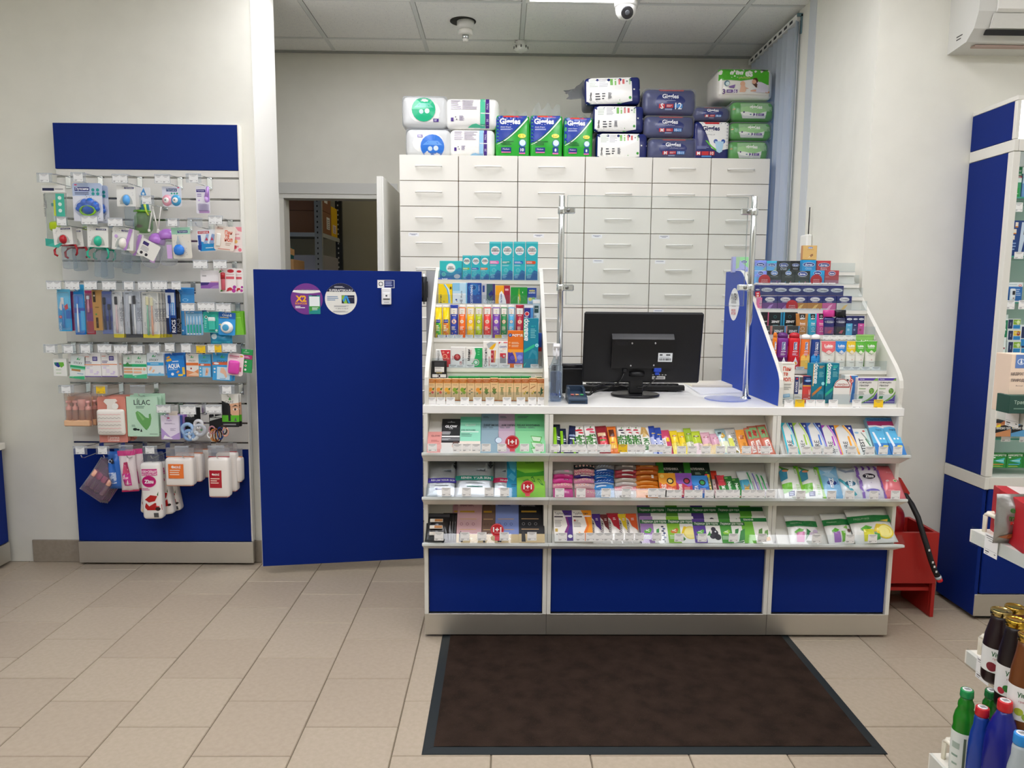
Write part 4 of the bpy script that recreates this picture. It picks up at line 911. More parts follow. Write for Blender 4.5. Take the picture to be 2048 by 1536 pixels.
def adult(c,label,x0,y0,x1,num,film=.03,lab='ширина'):
 cv=[(.01,.32)]+[(.01+.98*i/8,.33+.62*(i/8)**1.5)for i in range(1,9)]
 return pck(c,label,x0,y0,x1,None,'#2ea836',[P([(.01,.985),(.01,.34)]+[(.02+.9*i/8,.34+.16*math.sin(i/8*1.2)+.46*(i/8)**1.8)for i in range(0,9)]+[(.93,.985)],'#2440a0'),P([(.01,.315)]+[(.02+.9*i/8,.315+.16*math.sin(i/8*1.2)+.46*(i/8)**1.8)for i in range(0,9)]+[(.94,.985),(.97,.985)]+[(.05+.9*i/8,.31+.16*math.sin(i/8*1.2)+.44*(i/8)**1.8)for i in range(8,-1,-1)],'#f2f4f2'),P([(.18,.985),(.22,.945),(.78,.945),(.82,.985)],'#d8392f'),T('Giggles',.42,.83,.62,'#ffffff',b=.035,hs=1.05),T('Adult Diaper',.3,.71,.32,'#e8ecf8',b=0),L(.14,.64,.55,.68,2,'#c8d0ee'),L(.16,.29,.55,.4,3,'#12632a'),O(.78,.51,.12,'#f3e34c',.065),L(.7,.48,.88,.54,2,'#8a6a20'),O(.8,.34,.11,'#3565b8'),O(.8,.35,.09,'#d8f2ec'),R(.16,.14,.46,.24,'#23357e'),T('Medium',.31,.2,.2,'#f0f0ff',b=0),R(.17,.115,.45,.14,'#e46fb0'),R(.7,.12,.88,.245,'#1f3b8c'),R(.7,.09,.88,.12,'#e46fb0'),T(num,.79,.185,.1 if len(num)>1 else .06,'#fff',b=.03)],d=.16,bulge=(.006,.008,.004),r=.016,film_top=film)
adult(cA,'green and blue adult nappy pack numbered 10, left of the three green packs',1085,615,1428,'10',.035)
adult(cA,'green and blue adult nappy pack numbered 8, middle of the three green packs',1440,615,1768,'8',.07)
adult(cA,'green and blue adult nappy pack numbered 8, right of the three and smaller',1785,635,2078,'8',.02)
def navyside(label,x0,y0,x1,y1,base=None,roll=0,**kw):
 return pck(cB,label,x0,y0,x1,y1,NAVY,[P([(.02,.97),(.84,.985),(.85,.1),(.6,.02),(.02,.02)],WHT),R(.87,.5,.995,.55,WHT),L(.08,.62,.24,.92,5,'#b7c4b4'),L(.25,.62,.42,.92,6,'#a9a9b0'),R(.45,.68,.5,.92,'#7cb860'),R(.53,.68,.56,.92,'#8cc070'),R(.6,.7,.63,.9,'#d88080'),R(.67,.72,.71,.9,'#cf6a6a'),O(.755,.82,.014,'#6a6a6e'),L(.79,.7,.83,.9,4,'#7cb860'),T('Giggles',.1,.28,.3,'#26262c',1,b=.03),L(.18,.14,.27,.42,3,'#3a3a40'),L(.3,.16,.36,.42,3,'#3a3a40'),L(.41,.18,.48,.42,9,'#1c2440'),O(.81,.22,.025,'#3f9a3a'),P([(.58,.02),(.62,.16),(.66,.02)],GRN)],base=base,roll=roll,d=.22,bulge=(.005,.008,.006),r=.02,**kw)
n1=navyside('navy and white nappy pack side, lowest of the left navy pile',240,695,690,None);hN=zrow(n1)
n2=navyside('navy and white nappy pack side, middle of the left navy pile',212,450,655,690,base=hN+.004);
n3=navyside('tilted navy and white nappy pack with grey film end, top of the left navy pile',140,195,630,455,base=hN+.004+zrow(n2)+.006,roll=-.035)
fb=MB();v=[]
for j in range(6):
 for i in range(7):v.append((-.14-.035*j*.7+.012*math.sin(i*2+j),.02+.03*i,.02+.03*j*.2+.17*(i/6)*(1-.1*j)+.01*math.sin(i*1.3+j)))
fb.add(v,[(j*7+i,j*7+i+1,(j+1)*7+i+1,(j+1)*7+i)for j in range(5)for i in range(6)],M('#8e9094','t'),True);fb.build('film_end',n3)
def navyend(label,x0,y0,x1,y1,base=None,off=.0,txt=('M','10-11'),roll=0):
 return pck(cB,label,x0,y0,x1,y1,'#232f6e',[P([(.28,.985),(.3,.9),(.76,.9),(.78,.985)],'#c8343c'),T('Giggles',.5,.66,.32,'#e8eaf2',b=.03),L(.42,.5,.6,.53,1,'#a8b0d0'),R(.28,.22,.4,.38,'#c23a44'),T(txt[0],.34,.3,.06,'#f2e8ea',b=.03),R(.42,.24,.56,.38,'#b8404c'),L(.43,.27,.55,.35,2,'#e8c8cc'),R(.58,.24,.74,.38,'#4a8ad0'),T(txt[1],.66,.31,.13,'#f0f4fa',b=.01),R(.4,.15,.54,.21,'#8a98c0')],base=base,off=off,roll=roll,d=.24,film=True,bulge=(.008,.012,.006))
m1=navyend('navy nappy pack end in crinkled film, lowest of the middle navy pile',705,742,1130,None);hM=zrow(m1)
m2=navyend('navy nappy pack end in crinkled film, second of the middle navy pile',668,540,1104,735,base=hM+.006)
m3=navyend('navy nappy pack end with white folded edges, top of the middle navy pile',662,300,1118,525,base=hM+zrow(m2)+.012,txt=('S','12'))
n4=pck(cB,'navy and white standing pants pack marked M 10',1112,592,1424,None,'#20296a',[P([(.12,.99)]+[(.13+.05*i,.99-.055*i-.012*i*i*.5)for i in range(1,8)]+[(.66,.22),(.985,.3),(.985,.99)],'#f0efec'),P([(.3,.5),(.42,.38),(.56,.27),(.66,.22),(.66,.26),(.5,.36),(.36,.5)],'#5bb83a'),P([(.25,.985),(.28,.93),(.7,.93),(.73,.985)],'#cc3038'),T('Giggles',.46,.8,.5,'#242a5c',b=.035),T('DIRECT PULL UP',.42,.65,.3,'#3a3a48',b=0),O(.6,.48,.06,'#2f55a8'),O(.82,.48,.06,'#2f55a8'),P([(.58,.48),(.84,.48),(.8,.22),(.72,.18),(.64,.22)],'#b4d8f0'),L(.08,.28,.42,.36,3,'#8a94c8'),R(.06,.12,.2,.22,'#c8343c'),T('M',.13,.17,.08,'#fff',b=.03),R(.22,.12,.42,.22,'#c8343c'),R(.44,.12,.58,.22,'#c8343c'),T('10',.51,.17,.09,'#fff',b=.02),R(.22,.07,.5,.11,'#5a98d8')],d=.2,r=.018,bulge=(.005,.008,.004))
navyend('small navy nappy pack end lying on the standing pants pack',1108,458,1426,592,base=zrow(n4)+.004)
def greenend(label,x0,y0,x1,y1,base=None):
 return pck(cB,label,x0,y0,x1,y1,'#4fa83c',[P([(.2,.88),(.93,.93),(.96,.5),(.8,.46),(.6,.32),(.35,.42),(.2,.4)],'#9cc98c'),P([(.2,.42),(.36,.44),(.6,.33),(.82,.47),(.8,.12),(.26,.12)],'#e4e6e0'),T('giggles',.56,.66,.3,'#f0efe6',b=.035),O(.28,.42,.02,'#4a3a6a'),R(.42,.27,.46,.33,'#6a8aa0'),R(.5,.24,.6,.36,'#6a5a8c'),T('3',.55,.3,.04,'#fff',b=.02),R(.62,.24,.76,.36,'#6f5a98'),L(.64,.26,.74,.34,2,'#d8d0e4'),R(.03,.55,.08,.62,'#c8a040')],base=base,d=.24,film=True,bulge=(.006,.01,.006))
g1=greenend('green nappy pack end, lowest of the right green pile',1420,765,1770,None);hG=zrow(g1)
g2=greenend('green nappy pack end, second of the right green pile',1425,598,1795,758,base=hG+.005)
g3=greenend('green nappy pack end, third of the right green pile',1440,412,1815,594,base=hG+zrow(g2)+.012)
pck(cB,'big green and white nappy pack with a mother and baby photo, top right',1320,118,1808,440,'#e9e6de',[P([(.01,.98),(.01,.6),(.2,.61),(.4,.58),(.62,.64),(.8,.5),(.91,.46),(.91,.98)],'#4fb02c'),T('giggles',.4,.8,.42,'#eef0e6',b=.04,hs=1.15),T('premium',.46,.67,.2,'#d8c878',b=0),P([(.77,.99),(.78,.92),(.88,.93),(.9,1.0)],'#4a3a4a'),O(.15,.5,.05,'#5a8090'),O(.16,.49,.035,'#d8e8e8'),P([(.18,.4),(.3,.46),(.28,.34),(.2,.36)],'#7a5a9a'),T('3',.1,.24,.05,'#5a3a7a',b=.03),R(.15,.2,.34,.3,'#6a4a8c'),L(.17,.22,.24,.28,2,'#e0d8ea'),T('36',.29,.25,.07,'#f0eaf4',b=.02),O(.43,.48,.045,'#e2b090'),P([(.4,.43),(.47,.43),(.5,.28),(.48,.22),(.38,.22),(.39,.33)],'#e6b698'),P([(.46,.38),(.54,.34),(.54,.32),(.46,.34)],'#e6b698'),P([(.62,.66),(.68,.68),(.71,.6),(.69,.36),(.66,.4),(.6,.5)],'#5a3426'),O(.635,.55,.04,'#dca88c'),P([(.68,.52),(.76,.55),(.86,.48),(.92,.32),(.9,.22),(.66,.22),(.58,.26),(.62,.32),(.72,.34)],'#d6d0da'),P([(.58,.28),(.68,.31),(.68,.24),(.58,.24)],'#dca88c'),P([(.86,.24),(.94,.26),(.94,.21),(.86,.2)],'#c89070'),R(.02,.14,.9,.16,'#d9d2c4'),P([(.93,.1),(.99,.12),(.99,.9),(.93,.92)],'#c6cdd2')],d=.26,base=hG+zrow(g2)+zrow(g3)+.02,bulge=(.008,.012,.006),film_top=.03)
# left stand: nasal sprays, tablets, tubes, oils
c6,c7=crop(820,460,6.827),crop(820,650,6.827)
tl=TL
def aq(label,x0,y0,x1,band,sub,wide=False):
 it=[P([(.02,.02),(.98,.02),(.98,.24),(.7,.28),(.45,.17),(.02,.12)],'#2374ac'),P([(.02,.02),(.98,.02),(.98,.18),(.7,.2),(.4,.1),(.02,.06)],'#1c5f9c'),R(.02,.955,.98,.985,'#5cd0d6'),O(.5,.77,.42,'#48c4cc'),O(.5,.77,.38,'#f2f5f4'),T('АКВА',.5,.815,.56,'#22262e',b=.03),T('ЗИВИН',.5,.765,.66,'#22262e',b=.03),T(sub,.5,.70,.44,band,b=.01),P([(.03,.43),(.76,.43),(.84,.47),(.76,.51),(.03,.51)],band),L(.08,.445,.7,.495,2,'#f0f0f0'),L(.06,.37,.8,.41,2,'#a8e0e4'),O(.38,.27,.17,'#7fd4d8'),O(.38,.27,.14,'#49b8c4'),L(.1,.06,.5,.17,4,'#8fd0e0')]
 return prod(tl[0][0],c6,'box','nasal_spray_box','medicine box',label,x0,y0,x1,None,.035,'#2db6c2',it,off=-.012,group='teal nasal spray boxes',side='#1f9aac')
prod(tl[0][0],c6,'box','nasal_spray_box','medicine box','wide teal nasal spray box at the left end of the top tier',405,422,710,None,.05,'#2fbcc0',[P([(.01,.02),(.99,.02),(.99,.62),(.86,.66),(.6,.42),(.3,.4),(.01,.55)],'#2b8cb4'),P([(.01,.02),(.99,.02),(.99,.4),(.7,.3),(.4,.22),(.01,.3)],'#2272a8'),O(.5,.64,.23,'#60ccd0'),O(.5,.64,.2,'#f2f5f4'),T('АКВА',.49,.685,.22,'#22262e',b=.03),T('ЗИВИН',.5,.595,.3,'#22262e',b=.03),O(.18,.3,.09,'#8fdcd8'),O(.18,.3,.075,'#46b4b4'),O(.78,.2,.14,'#b4bac2',.1),P([(.6,.32),(.64,.25),(.7,.24),(.68,.18)],'#b4bac2')],off=-.012,top='#56d2d4')
for k,(x0,x1,b,s_)in enumerate(((718,833,'#8fb84a','БЕБИ'),(840,958,'#1f58a8','НОРМ'),(963,1083,'#e8823c','ФОРТЕ'))):aq(f'short teal nasal spray box with a {["lime", "navy", "orange"][k]} band on the top tier',x0,347,x1,b,s_)
for k,(x0,x1,b,s_)in enumerate(((1087,1244,'#e070b8','БЕБИ'),(1252,1408,'#2aa09c','СОФТ'),(1418,1576,'#1f78c0','НОРМ'),(1586,1748,'#e0562c','ФОРТЕ'))):aq(f'tall teal nasal spray box with a {["pink", "green", "blue", "red orange"][k]} band on the top tier',x0,160,x1,b,s_)
f2=tl[1][0]
MBX='medicine box'
prod(f2,c6,'box','tablet_box',MBX,'yellow tablet box with a pale blue swoosh, second tier of the left stand',388,738,576,None,.04,'#f4d312',[P([(.36,.99),(.5,.99),(.72,.8),(.84,.5),(.86,.02),(.72,.02),(.7,.4),(.6,.72)],'#6db4e4'),P([(.46,.99),(.52,.99),(.78,.74),(.86,.4),(.88,.02),(.84,.02),(.8,.42),(.68,.74)],'#d8eef8'),T('фолио',.17,.25,.45,'#2a3a44',1,b=.01),O(.4,.12,.07,'#c8aa10'),L(.82,.65,.95,.95,1,'#6a5a10')],off=-.012)
prod(f2,c6,'box','tablet_box',MBX,'pale blue and white tablet box with vertical grey letters, second tier',580,720,780,None,.04,'#e9eef2',[R(.0,.5,.92,.99,'#b8dcf0'),R(.0,.62,.5,.99,'#8cc8ea'),R(.92,0,1,1,'#7cc0e8'),T('НЕ',.6,.12,.2,'#3c4450',1),T('Форте',.62,.45,.32,'#5a626c',1,b=0),O(.26,.2,.06,'#2c4a9c'),O(.3,.13,.035,'#e0962c')],off=-.012)
prod(f2,c6,'box','tablet_box',MBX,'dark blue glossy tablet box with vertical white letters, second tier',784,722,976,None,.04,'#1f4a9c',[P([(.05,.8),(.3,.98),(.7,.95),(.9,.7),(.6,.4),(.2,.5)],'#2b6cb4'),O(.45,.78,.2,'#4a90c4'),O(.45,.78,.16,'#1f4a8c'),T('СЕПТИЛИН',.3,.4,.74,'#e8f0fa',1,b=.02),T('25',.3,.84,.14,'#cfe0f4',1),O(.76,.3,.07,'#2f6cb8'),O(.8,.5,.07,'#2f6cb8'),T('таблетки',.82,.75,.3,'#b8d0ec',1,b=0)],off=-.012,fin='g')
prod(f2,c6,'box','tablet_box',MBX,'grey tablet box with a navy diamond, second tier',980,730,1163,None,.04,'#b9bcc4',[R(.36,.02,.82,.98,'#3c5f64'),R(.82,.02,.99,.98,'#43306c'),R(.06,.58,.22,.9,'#24408c'),P([(.5,.48),(.74,.68),(.86,.5),(.62,.34)],'#1c2a74'),P([(.62,.34),(.86,.5),(.84,.44),(.62,.28)],'#0e143c'),T('Relaxen',.55,.14,.8,'#f0f2f4',b=0,hs=1.7)],off=-.012)
prod(f2,c6,'box','tablet_box',MBX,'amber and crimson tablet box with a white oval, second tier',1168,758,1366,None,.04,'#f0a81c',[R(.58,0,1,1,'#a8243c'),P([(.22,.2),(.28,.6),(.42,.72),(.6,.5),(.72,.2),(.74,.02),(.24,.02)],'#f4f2f0'),T('ЛЬГАНИК',.4,.32,.5,'#2c3a9c',1,b=.03,hs=1),L(.66,.66,.9,.9,1,'#e8b8c0')],off=-.012)
prod(f2,c6,'box','tablet_box',MBX,'bright green tablet box with a round arc, second tier',1377,782,1602,None,.04,'#1f9a3c',[O(.5,.1,.44,'#4ab45e'),O(.5,.1,.42,'#1f9a3c'),P([(.47,.92),(.53,.92),(.6,.3),(.58,.05),(.42,.05),(.4,.3)],'#7cb83a'),P([(.48,.6),(.56,.55),(.6,.2),(.5,.3)],'#e0c83c'),T('трависил',.48,.2,.5,'#f4f4f0',1,b=.02),L(.7,.6,.74,.8,1,'#d8f0dc')],off=-.012)
prod(f2,c6,'box','tablet_box',MBX,'navy and pale blue nasal box, right end of the second tier',1606,790,1728,None,.04,'#274a9c',[R(0,0,1,.42,'#a8c4dc'),T('АКВА',.5,.83,.7,'#f0e860',b=.03),T('МАРИС',.5,.7,.74,'#e8eef8',b=.03),O(.3,.32,.2,'#e8e070'),O(.66,.34,.18,'#8cc06c'),L(.2,.04,.8,.16,2,'#4a6a9c')],off=-.012)
f3=tl[2][0]
TB=[(340,434,'#f2d417','#4bb23c','yellow and green',0),(442,542,'#f2d417','#e8813c','yellow and orange',0),(545,655,'#2440a8','#e89060','blue capped blue',1),(662,757,'#f26a1c','#f8a860','orange',2),(775,880,'#f2c81c','#e89a18','golden yellow',2),(890,988,'#b4cc1e','#6c8c1c','lime',2),(1004,1108,'#e8413c','#f07a6a','bright red',2),(1126,1232,'#7a45b0','#a080d0','purple',2),(1240,1328,'#2a8a4c','#e89050','dark green',2),(1342,1430,'#5ab4e0','#2f78c8','sky blue',2),(1446,1556,'#b01c38','#e8503c','red capped crimson',1)]
for k,(x0,x1,a,b,nm,ty)in enumerate(TB):
 if ty==0:it=[P([(.12,.5),(.85,.44),(.85,.06),(.12,.1)],b),R(.14,.46,.8,.56,'#2a3a9c'),T('МУЛЬТИ',.46,.51,.56,'#fff',b=.01,hs=1.4),L(.16,.2,.76,.4,4,'#f4f0dc'),R(.3,.03,.85,.08,'#2a3a8c')]
 else:it=[R(.1,.72,.9,.9,'#f2efe8'),O(.5,.82,.24,'#c8a050',.03),O(.5,.82,.2,'#fbfaf6',.026),P([(.42,.77),(.58,.77),(.5,.725)],'#c89a50'),L(.4,.81,.6,.83,1,'#4a4a4a'),L(.25,.66,.75,.7,1,'#f4e8d8'),O(.5,.5,.3,b),O(.5,.5,.24,'#f6e6d0'),T(['B','Ф','C','C','К','Zn','D','Mg','C'][k-2]if k>=2 else'C',.5,.5,.2,a,b=.03),L(.2,.24,.8,.36,3,'#f4ead8'),O(.3,.15,.07,b),O(.6,.1,.09,b),O(.7,.19,.06,'#f4dcc0')]
 prod(f3,c6,'cyl','effervescent_tube','tablet tube',f'{nm} effervescent tablet tube, third tier of the left stand',x0,1022,x1,None,.03,a,it,off=-.008,group='effervescent tablet tubes',cap=.075,capcol={1:a}.get(ty,'#f0eee8'))
prod(f3,c6,'box','tablet_box',MBX,'wide indigo tablet box with a red disc, third tier of the left stand',1562,1026,1682,None,.03,'#2a2f88',[R(0,.92,1,1,'#e8eaf0'),O(.3,.74,.26,'#f0f0f0'),O(.3,.74,.21,'#d03040'),T('имун',.34,.4,.5,'#f0f0fa',1,b=.02),R(.7,0,1,.92,'#4a8cc8')],off=-.02)
prod(f3,c6,'tube','cream_tube','tube','grey and white tube with a dark label, right end of the third tier',1676,948,1783,None,.024,'#b9cfd8',[R(.05,.9,.95,.98,'#e8ecec'),R(.24,.66,.76,.84,'#2a4a4c'),T('АКВА',.5,.77,.4,'#e0ece8',b=.01),L(.2,.5,.7,.6,2,'#6a8a94'),P([(.1,.1),(.8,.2),(.9,.45),(.2,.3)],'#dfeaee')],off=-.02,cap=.01)
f4=tl[3][0]
prod(f4,c7,'box','tablet_box',MBX,'white and red tablet box with virus pictures, fourth tier',350,338,552,None,.03,'#efeeea',[P([(.34,.99),(.99,.99),(.99,.02),(.6,.02),(.5,.4)],'#d2323c'),T('НИКАДОЛ',.2,.6,.7,'#3a3a40',1,b=0),O(.62,.62,.17,'#f0a890'),O(.62,.62,.12,'#d84a40'),O(.52,.86,.08,'#e88a78'),O(.84,.5,.07,'#e88a78'),P([(.78,.86),(.88,.9),(.9,.82),(.8,.78)],'#f0d8d0')],off=-.012)
prod(f4,c7,'box','tablet_box',MBX,'white tablet box with a dark red globe, fourth tier',556,302,762,None,.03,'#e6e5e2',[O(.43,.5,.225,'#2a1c20'),O(.43,.51,.2,'#a82c34'),P([(.3,.55),(.42,.68),(.56,.52),(.46,.42)],'#c86a68'),T('СВ',.66,.22,.16,'#d0343c',1,b=.01),T('ИНФЛЮНЕТ',.82,.48,.66,'#7a7a7e',1,b=0),L(.12,.25,.16,.7,1,'#c05058'),L(.1,.04,.8,.1,1,'#9a9a9c')],off=-.012)
prod(f4,c7,'box','tablet_box',MBX,'white and green digestion tablet box, fourth tier',765,305,990,None,.03,'#e9e8e2',[P([(.48,.97),(.99,.97),(.99,.02),(.42,.02),(.34,.2),(.5,.4),(.56,.7)],'#1faa5e'),P([(.48,.97),(.52,.97),(.6,.7),(.5,.38),(.36,.22),(.34,.2),(.46,.4),(.52,.7)],'#cfeadc'),T('Мезим',.17,.62,.56,'#2a2c30',1,b=.03),T('форте',.31,.72,.3,'#e08a9c',1,b=0),O(.6,.26,.2,'#e8c0cc'),O(.6,.26,.16,'#3fb878'),O(.6,.26,.1,'#d8f0e0'),L(.7,.6,.9,.95,3,'#66c890')],off=-.012)
prod(f4,c7,'box','lozenge_box',MBX,'white lozenge box with a yellow and grey swirl, fourth tier',1000,224,1205,None,.03,'#efede8',[P([(.22,.9),(.5,.99),(.85,.95),(.6,.8),(.36,.74)],'#b4b8bc'),P([(.4,.72),(.62,.68),(.8,.82),(.86,.94),(.7,.9),(.5,.8)],'#f2b81c'),R(.52,.2,.72,.66,'#b8303c'),P([(.74,.2),(.8,.2),(.84,.66),(.76,.66)],'#e89a28'),T('Стрепсилс',.18,.4,.72,'#3a3c44',1,b=.01),T('интенсив',.4,.24,.36,'#c04450',1,b=0),L(.56,.25,.62,.6,2,'#e8c0b8')],off=-.012)
prod(f4,c7,'box','nose_drops_box',MBX,'narrow white nose drops box with a red and grey window, fourth tier',1210,228,1332,None,.03,'#efeeea',[P([(.02,.99),(.02,.9),(.2,.97),(.4,.99)],'#c8303c'),R(.55,.95,.99,.99,'#e04a54'),T('СНУП',.5,.8,.76,'#2a3a8c',b=.03),T('капли',.6,.72,.4,'#e07a3c',b=0),L(.2,.62,.6,.66,2,'#9a9aa0'),R(.16,.18,.84,.56,'#8c8f94'),P([(.16,.56),(.84,.56),(.8,.42),(.5,.36),(.3,.44),(.16,.4)],'#c83440'),O(.62,.46,.12,'#b8b8bc'),L(.3,.04,.7,.08,1,'#a0a0a4')],off=-.012)
prod(f4,c7,'box','tablet_box',MBX,'large orange digestion tablet box with a purple picture, fourth tier',1337,78,1552,None,.03,'#e2701c',[R(.02,.33,.98,.5,'#f2a02c'),R(.02,.12,.98,.42,'#4a3c9c'),R(.5,.12,.98,.42,'#6a6cc8'),O(.3,.27,.2,'#2a2468'),O(.3,.27,.17,'#5a50b0'),O(.76,.28,.16,'#8c98e0'),P([(.1,.4),(.3,.48),(.5,.4),(.6,.2),(.5,.14),(.44,.3),(.3,.42)],'#e8a04c'),O(.15,.88,.11,'#1c5aa8'),T('Ф',.15,.88,.09,'#fff',b=.03),T('естал',.6,.875,.66,'#f8f4ee',b=.04),O(.12,.68,.06,'#f0a860'),O(.12,.6,.06,'#f0a860'),L(.24,.64,.9,.7,2,'#f8d8b4'),L(.24,.56,.9,.62,2,'#f8d8b4'),T('60',.86,.16,.1,'#f0e8f8')],off=-.012)
AV=[P([(.0,.62),(.06,.62),(.06,.98),(.0,.98)],'#4ad8a0'),T('аквалор',.2,.77,.44,'#f2f8f8',1,b=.03,hs=1.1),T('софт',.66,.84,.3,'#4ae0c8',b=0),L(.46,.6,.9,.8,6,'#7cc4cc'),P([(.0,.33),(.06,.31),(.72,.42),(.78,.46),(.7,.48),(.06,.37)],'#2fb88c'),O(.9,.46,.12,'#9ae4ec'),T('6',.9,.46,.07,'#1a7a98'),P([(.4,.3),(.6,.38),(.88,.34),(.97,.2),(.92,.06),(.84,.03),(.86,.12),(.8,.26),(.6,.32),(.44,.22),(.3,.18)],'#3a90a8'),P([(.02,.02),(.02,.06),(.2,.12),(.1,.06)],'#4ad8a0')]
prod(f4,c7,'box','nasal_spray_box',MBX,'tall teal nasal spray box with vertical letters, right end of the fourth tier',1556,-92,1757,None,.035,'#12809a',AV,off=-.008)
prod(f4,c7,'box','tablet_box',MBX,'narrow blue and red box squeezed behind the tall teal spray',1740,110,1798,360,.03,'#23489c',[R(0,0,1,.22,'#c83038')],off=-.06)
f5,yf5,z5=tl[4]
prod(f5,c7,'box','black_box','box','black box with a clear price pocket and white buttons on the left stand',297,492,498,728,.03,'#1b1a1c',[R(.2,.36,.84,.66,'#e8e8e6'),L(.24,.56,.8,.63,2,'#5a5a5e'),L(.24,.4,.6,.44,1,'#6a6a6e'),R(.18,.66,.86,.94,'#3a3a3e'),L(.3,.29,.7,.34,1,'#d8c060'),R(.04,.05,.4,.24,'#f0f0ee'),R(.6,.05,.97,.24,'#f0f0ee'),O(.52,.14,.1,'#e8e8e6',.13),O(.52,.14,.06,'#1b1a1c',.09)],off=-.07)
def up(q,d):
 if q[0]=='p':return('p',[(u,v+d)for u,v in q[1]],q[2])
 if q[0]=='o':return('o',q[1],q[2]+d,*q[3:])
 return('r',q[1],q[2]+d,q[3],q[4]+d,q[5])
OC=[('grapefruit','#f0a040','#e0564a'),('grapefruit','#f0a040','#e0564a'),('mandarin','#f0b03c','#5a8a3c'),('lime','#8fae3c','#3a6a2c'),('lime','#8fae3c','#3a6a2c'),('eucalyptus','#5f7a60','#3f5a48'),('orange','#ee9a3a','#6a8a3a'),('clove','#6a8440','#8a4a2c'),('clove','#6a8440','#8a4a2c'),('tea tree','#3f7038','#5a8a48'),('tea tree','#3f7038','#5a8a48'),('tea tree','#3f7038','#5a8a48'),('ylang','#d8b83c','#3a5a2c'),('ylang','#d8b83c','#3a5a2c'),('fir','#3a5f3c','#4a6a3c')]
OX=[(240,342),(346,452),(456,562),(566,668),(671,775),(780,882),(885,987),(990,1095),(1098,1203),(1206,1310),(1313,1415),(1418,1520),(1523,1626),(1630,1735),(1738,1840)]
for k,((x0,x1),(nm,a,b))in enumerate(zip(OX,OC)):
 pic={'tea tree':[P([(.3+.12*j,.2),(.34+.12*j,.2),(.42+.05*j,.5),(.36+.07*j,.45)],a if j%2 else b)for j in range(4)]+[R(.3,.5,.7,.53,b)],'clove':[P([(.5,.2),(.2,.34),(.34,.36),(.24,.5),(.46,.44),(.5,.56),(.58,.44),(.8,.48),(.68,.36),(.84,.3)],a),O(.42,.5,.07,b),O(.5,.24,.06,b)],'eucalyptus':[O(.3+.13*(j%4),.24+.07*(j//2),.07,a if j%2 else b,.06)for j in range(8)],'ylang':[P([(.15,.48),(.8,.6),(.8,.57),(.15,.44)],'#9a5a2c'),O(.4,.26,.12,a),O(.56,.34,.1,a),P([(.6,.3),(.9,.36),(.8,.22)],b)],'fir':[P([(.4,.14),(.48,.56),(.56,.5),(.6,.6),(.66,.44),(.9,.48),(.64,.34),(.86,.3),(.58,.24)],a),P([(.3,.24),(.12,.34),(.4,.34)],b)]}.get(nm,[O(.42,.42,.27,a),O(.42,.44,.22,a),O(.66,.3,.22,'#f4d8b4'if nm=='grapefruit'else a),O(.66,.3,.18,b if nm=='grapefruit'else a),P([(.2,.24),(.44,.3),(.36,.2)],'#5a8a3c'),P([(.6,.46),(.92,.52),(.78,.38)],'#4a7a34')])
 nth=[q[0]for q in OC[:k]].count(nm);tot=[q[0]for q in OC].count(nm)
 prod(f5,c7,'box','essential_oil_box','oil box',f'{nm} essential oil box'+(f', {ORD[nth]} of {tot} from the left'if tot>1 else'')+' in the beige front row',x0,738 if k not in(8,13)else 730,x1,None,.03,'#ecc794',[R(0,.83,1,1,'#c4742c'if k<5 else'#b5622c'),R(.0,.8,1,.83,'#e8b878'),T('АСПЕРА',.5,.925,.72,'#f0d0a8',b=0),L(.3,.86,.7,.88,1,'#e0b080'),L(.18,.72,.82,.76,1,'#a8845c'),R(0,0,1,.06,'#c06a34')]+[up(q,.1)for q in pic],off=.0,group='essential oil boxes',fin='p')
for k,(x0,x1)in enumerate([(525,665),(670,805),(810,940),(945,1090),(1095,1228),(1232,1370),(1375,1506),(1512,1652),(1708,1800)]):
 prod(f5,c7,'box','essential_oil_box','oil box',f'green essential oil box, {ORD[k]} from the left behind the beige boxes',x0,704,x1,None,.028,'#1f9a48'if k<8 else'#e4ddc0',[R(0,.9,1,.97,'#157a38'if k<8 else'#6a7a4c'),T('АСПЕРА',.5,.85,.6,'#c8e8cc',b=0)],off=-.062,group='green essential oil boxes')
for k,(x0,y0,x1,y1)in enumerate(((385,655,567,728),(973,712,1162,782),(1393,712,1582,812))):
 prod(tl[0][0],c6,'card','discount_card','sign',f'{["left", "middle", "right"][k]} red and blue 30 percent discount card on the top tier edge',x0,y0,x1,y1,.0008,'#c93a4a',[R(0,.5,1,1,'#4a63c0'),T('30%',.5,.68,.44,'#fff',b=.04),T('СКИДКА',.5,.4,.46,'#fff',b=.03,hs=1.3),L(.28,.08,.72,.26,1,'#f0c8cc')],off=.004)
tag_row(tl[0][0],c6,[1160,1290,1655],712,762,'on the left stand top tier','tickets on the left stand',88,off=.0035)
tag_row(tl[2][0],c7,[380,500,612,755,875,1003,1160,1252],133,240,'below the effervescent tubes','tickets on the left stand',108,(6,),off=.0035)
tag_row(tl[3][0],c7,[530,765,1090,1250,1420,1645],535,655,'on the left stand fourth tier','tickets on the left stand',114,off=.0035)
tag_row(f5,c7,[240,365,495,690,862,1033,1265,1455,1612,1740],987,1112,'below the beige oil boxes','tickets on the left stand',117,off=.0165)
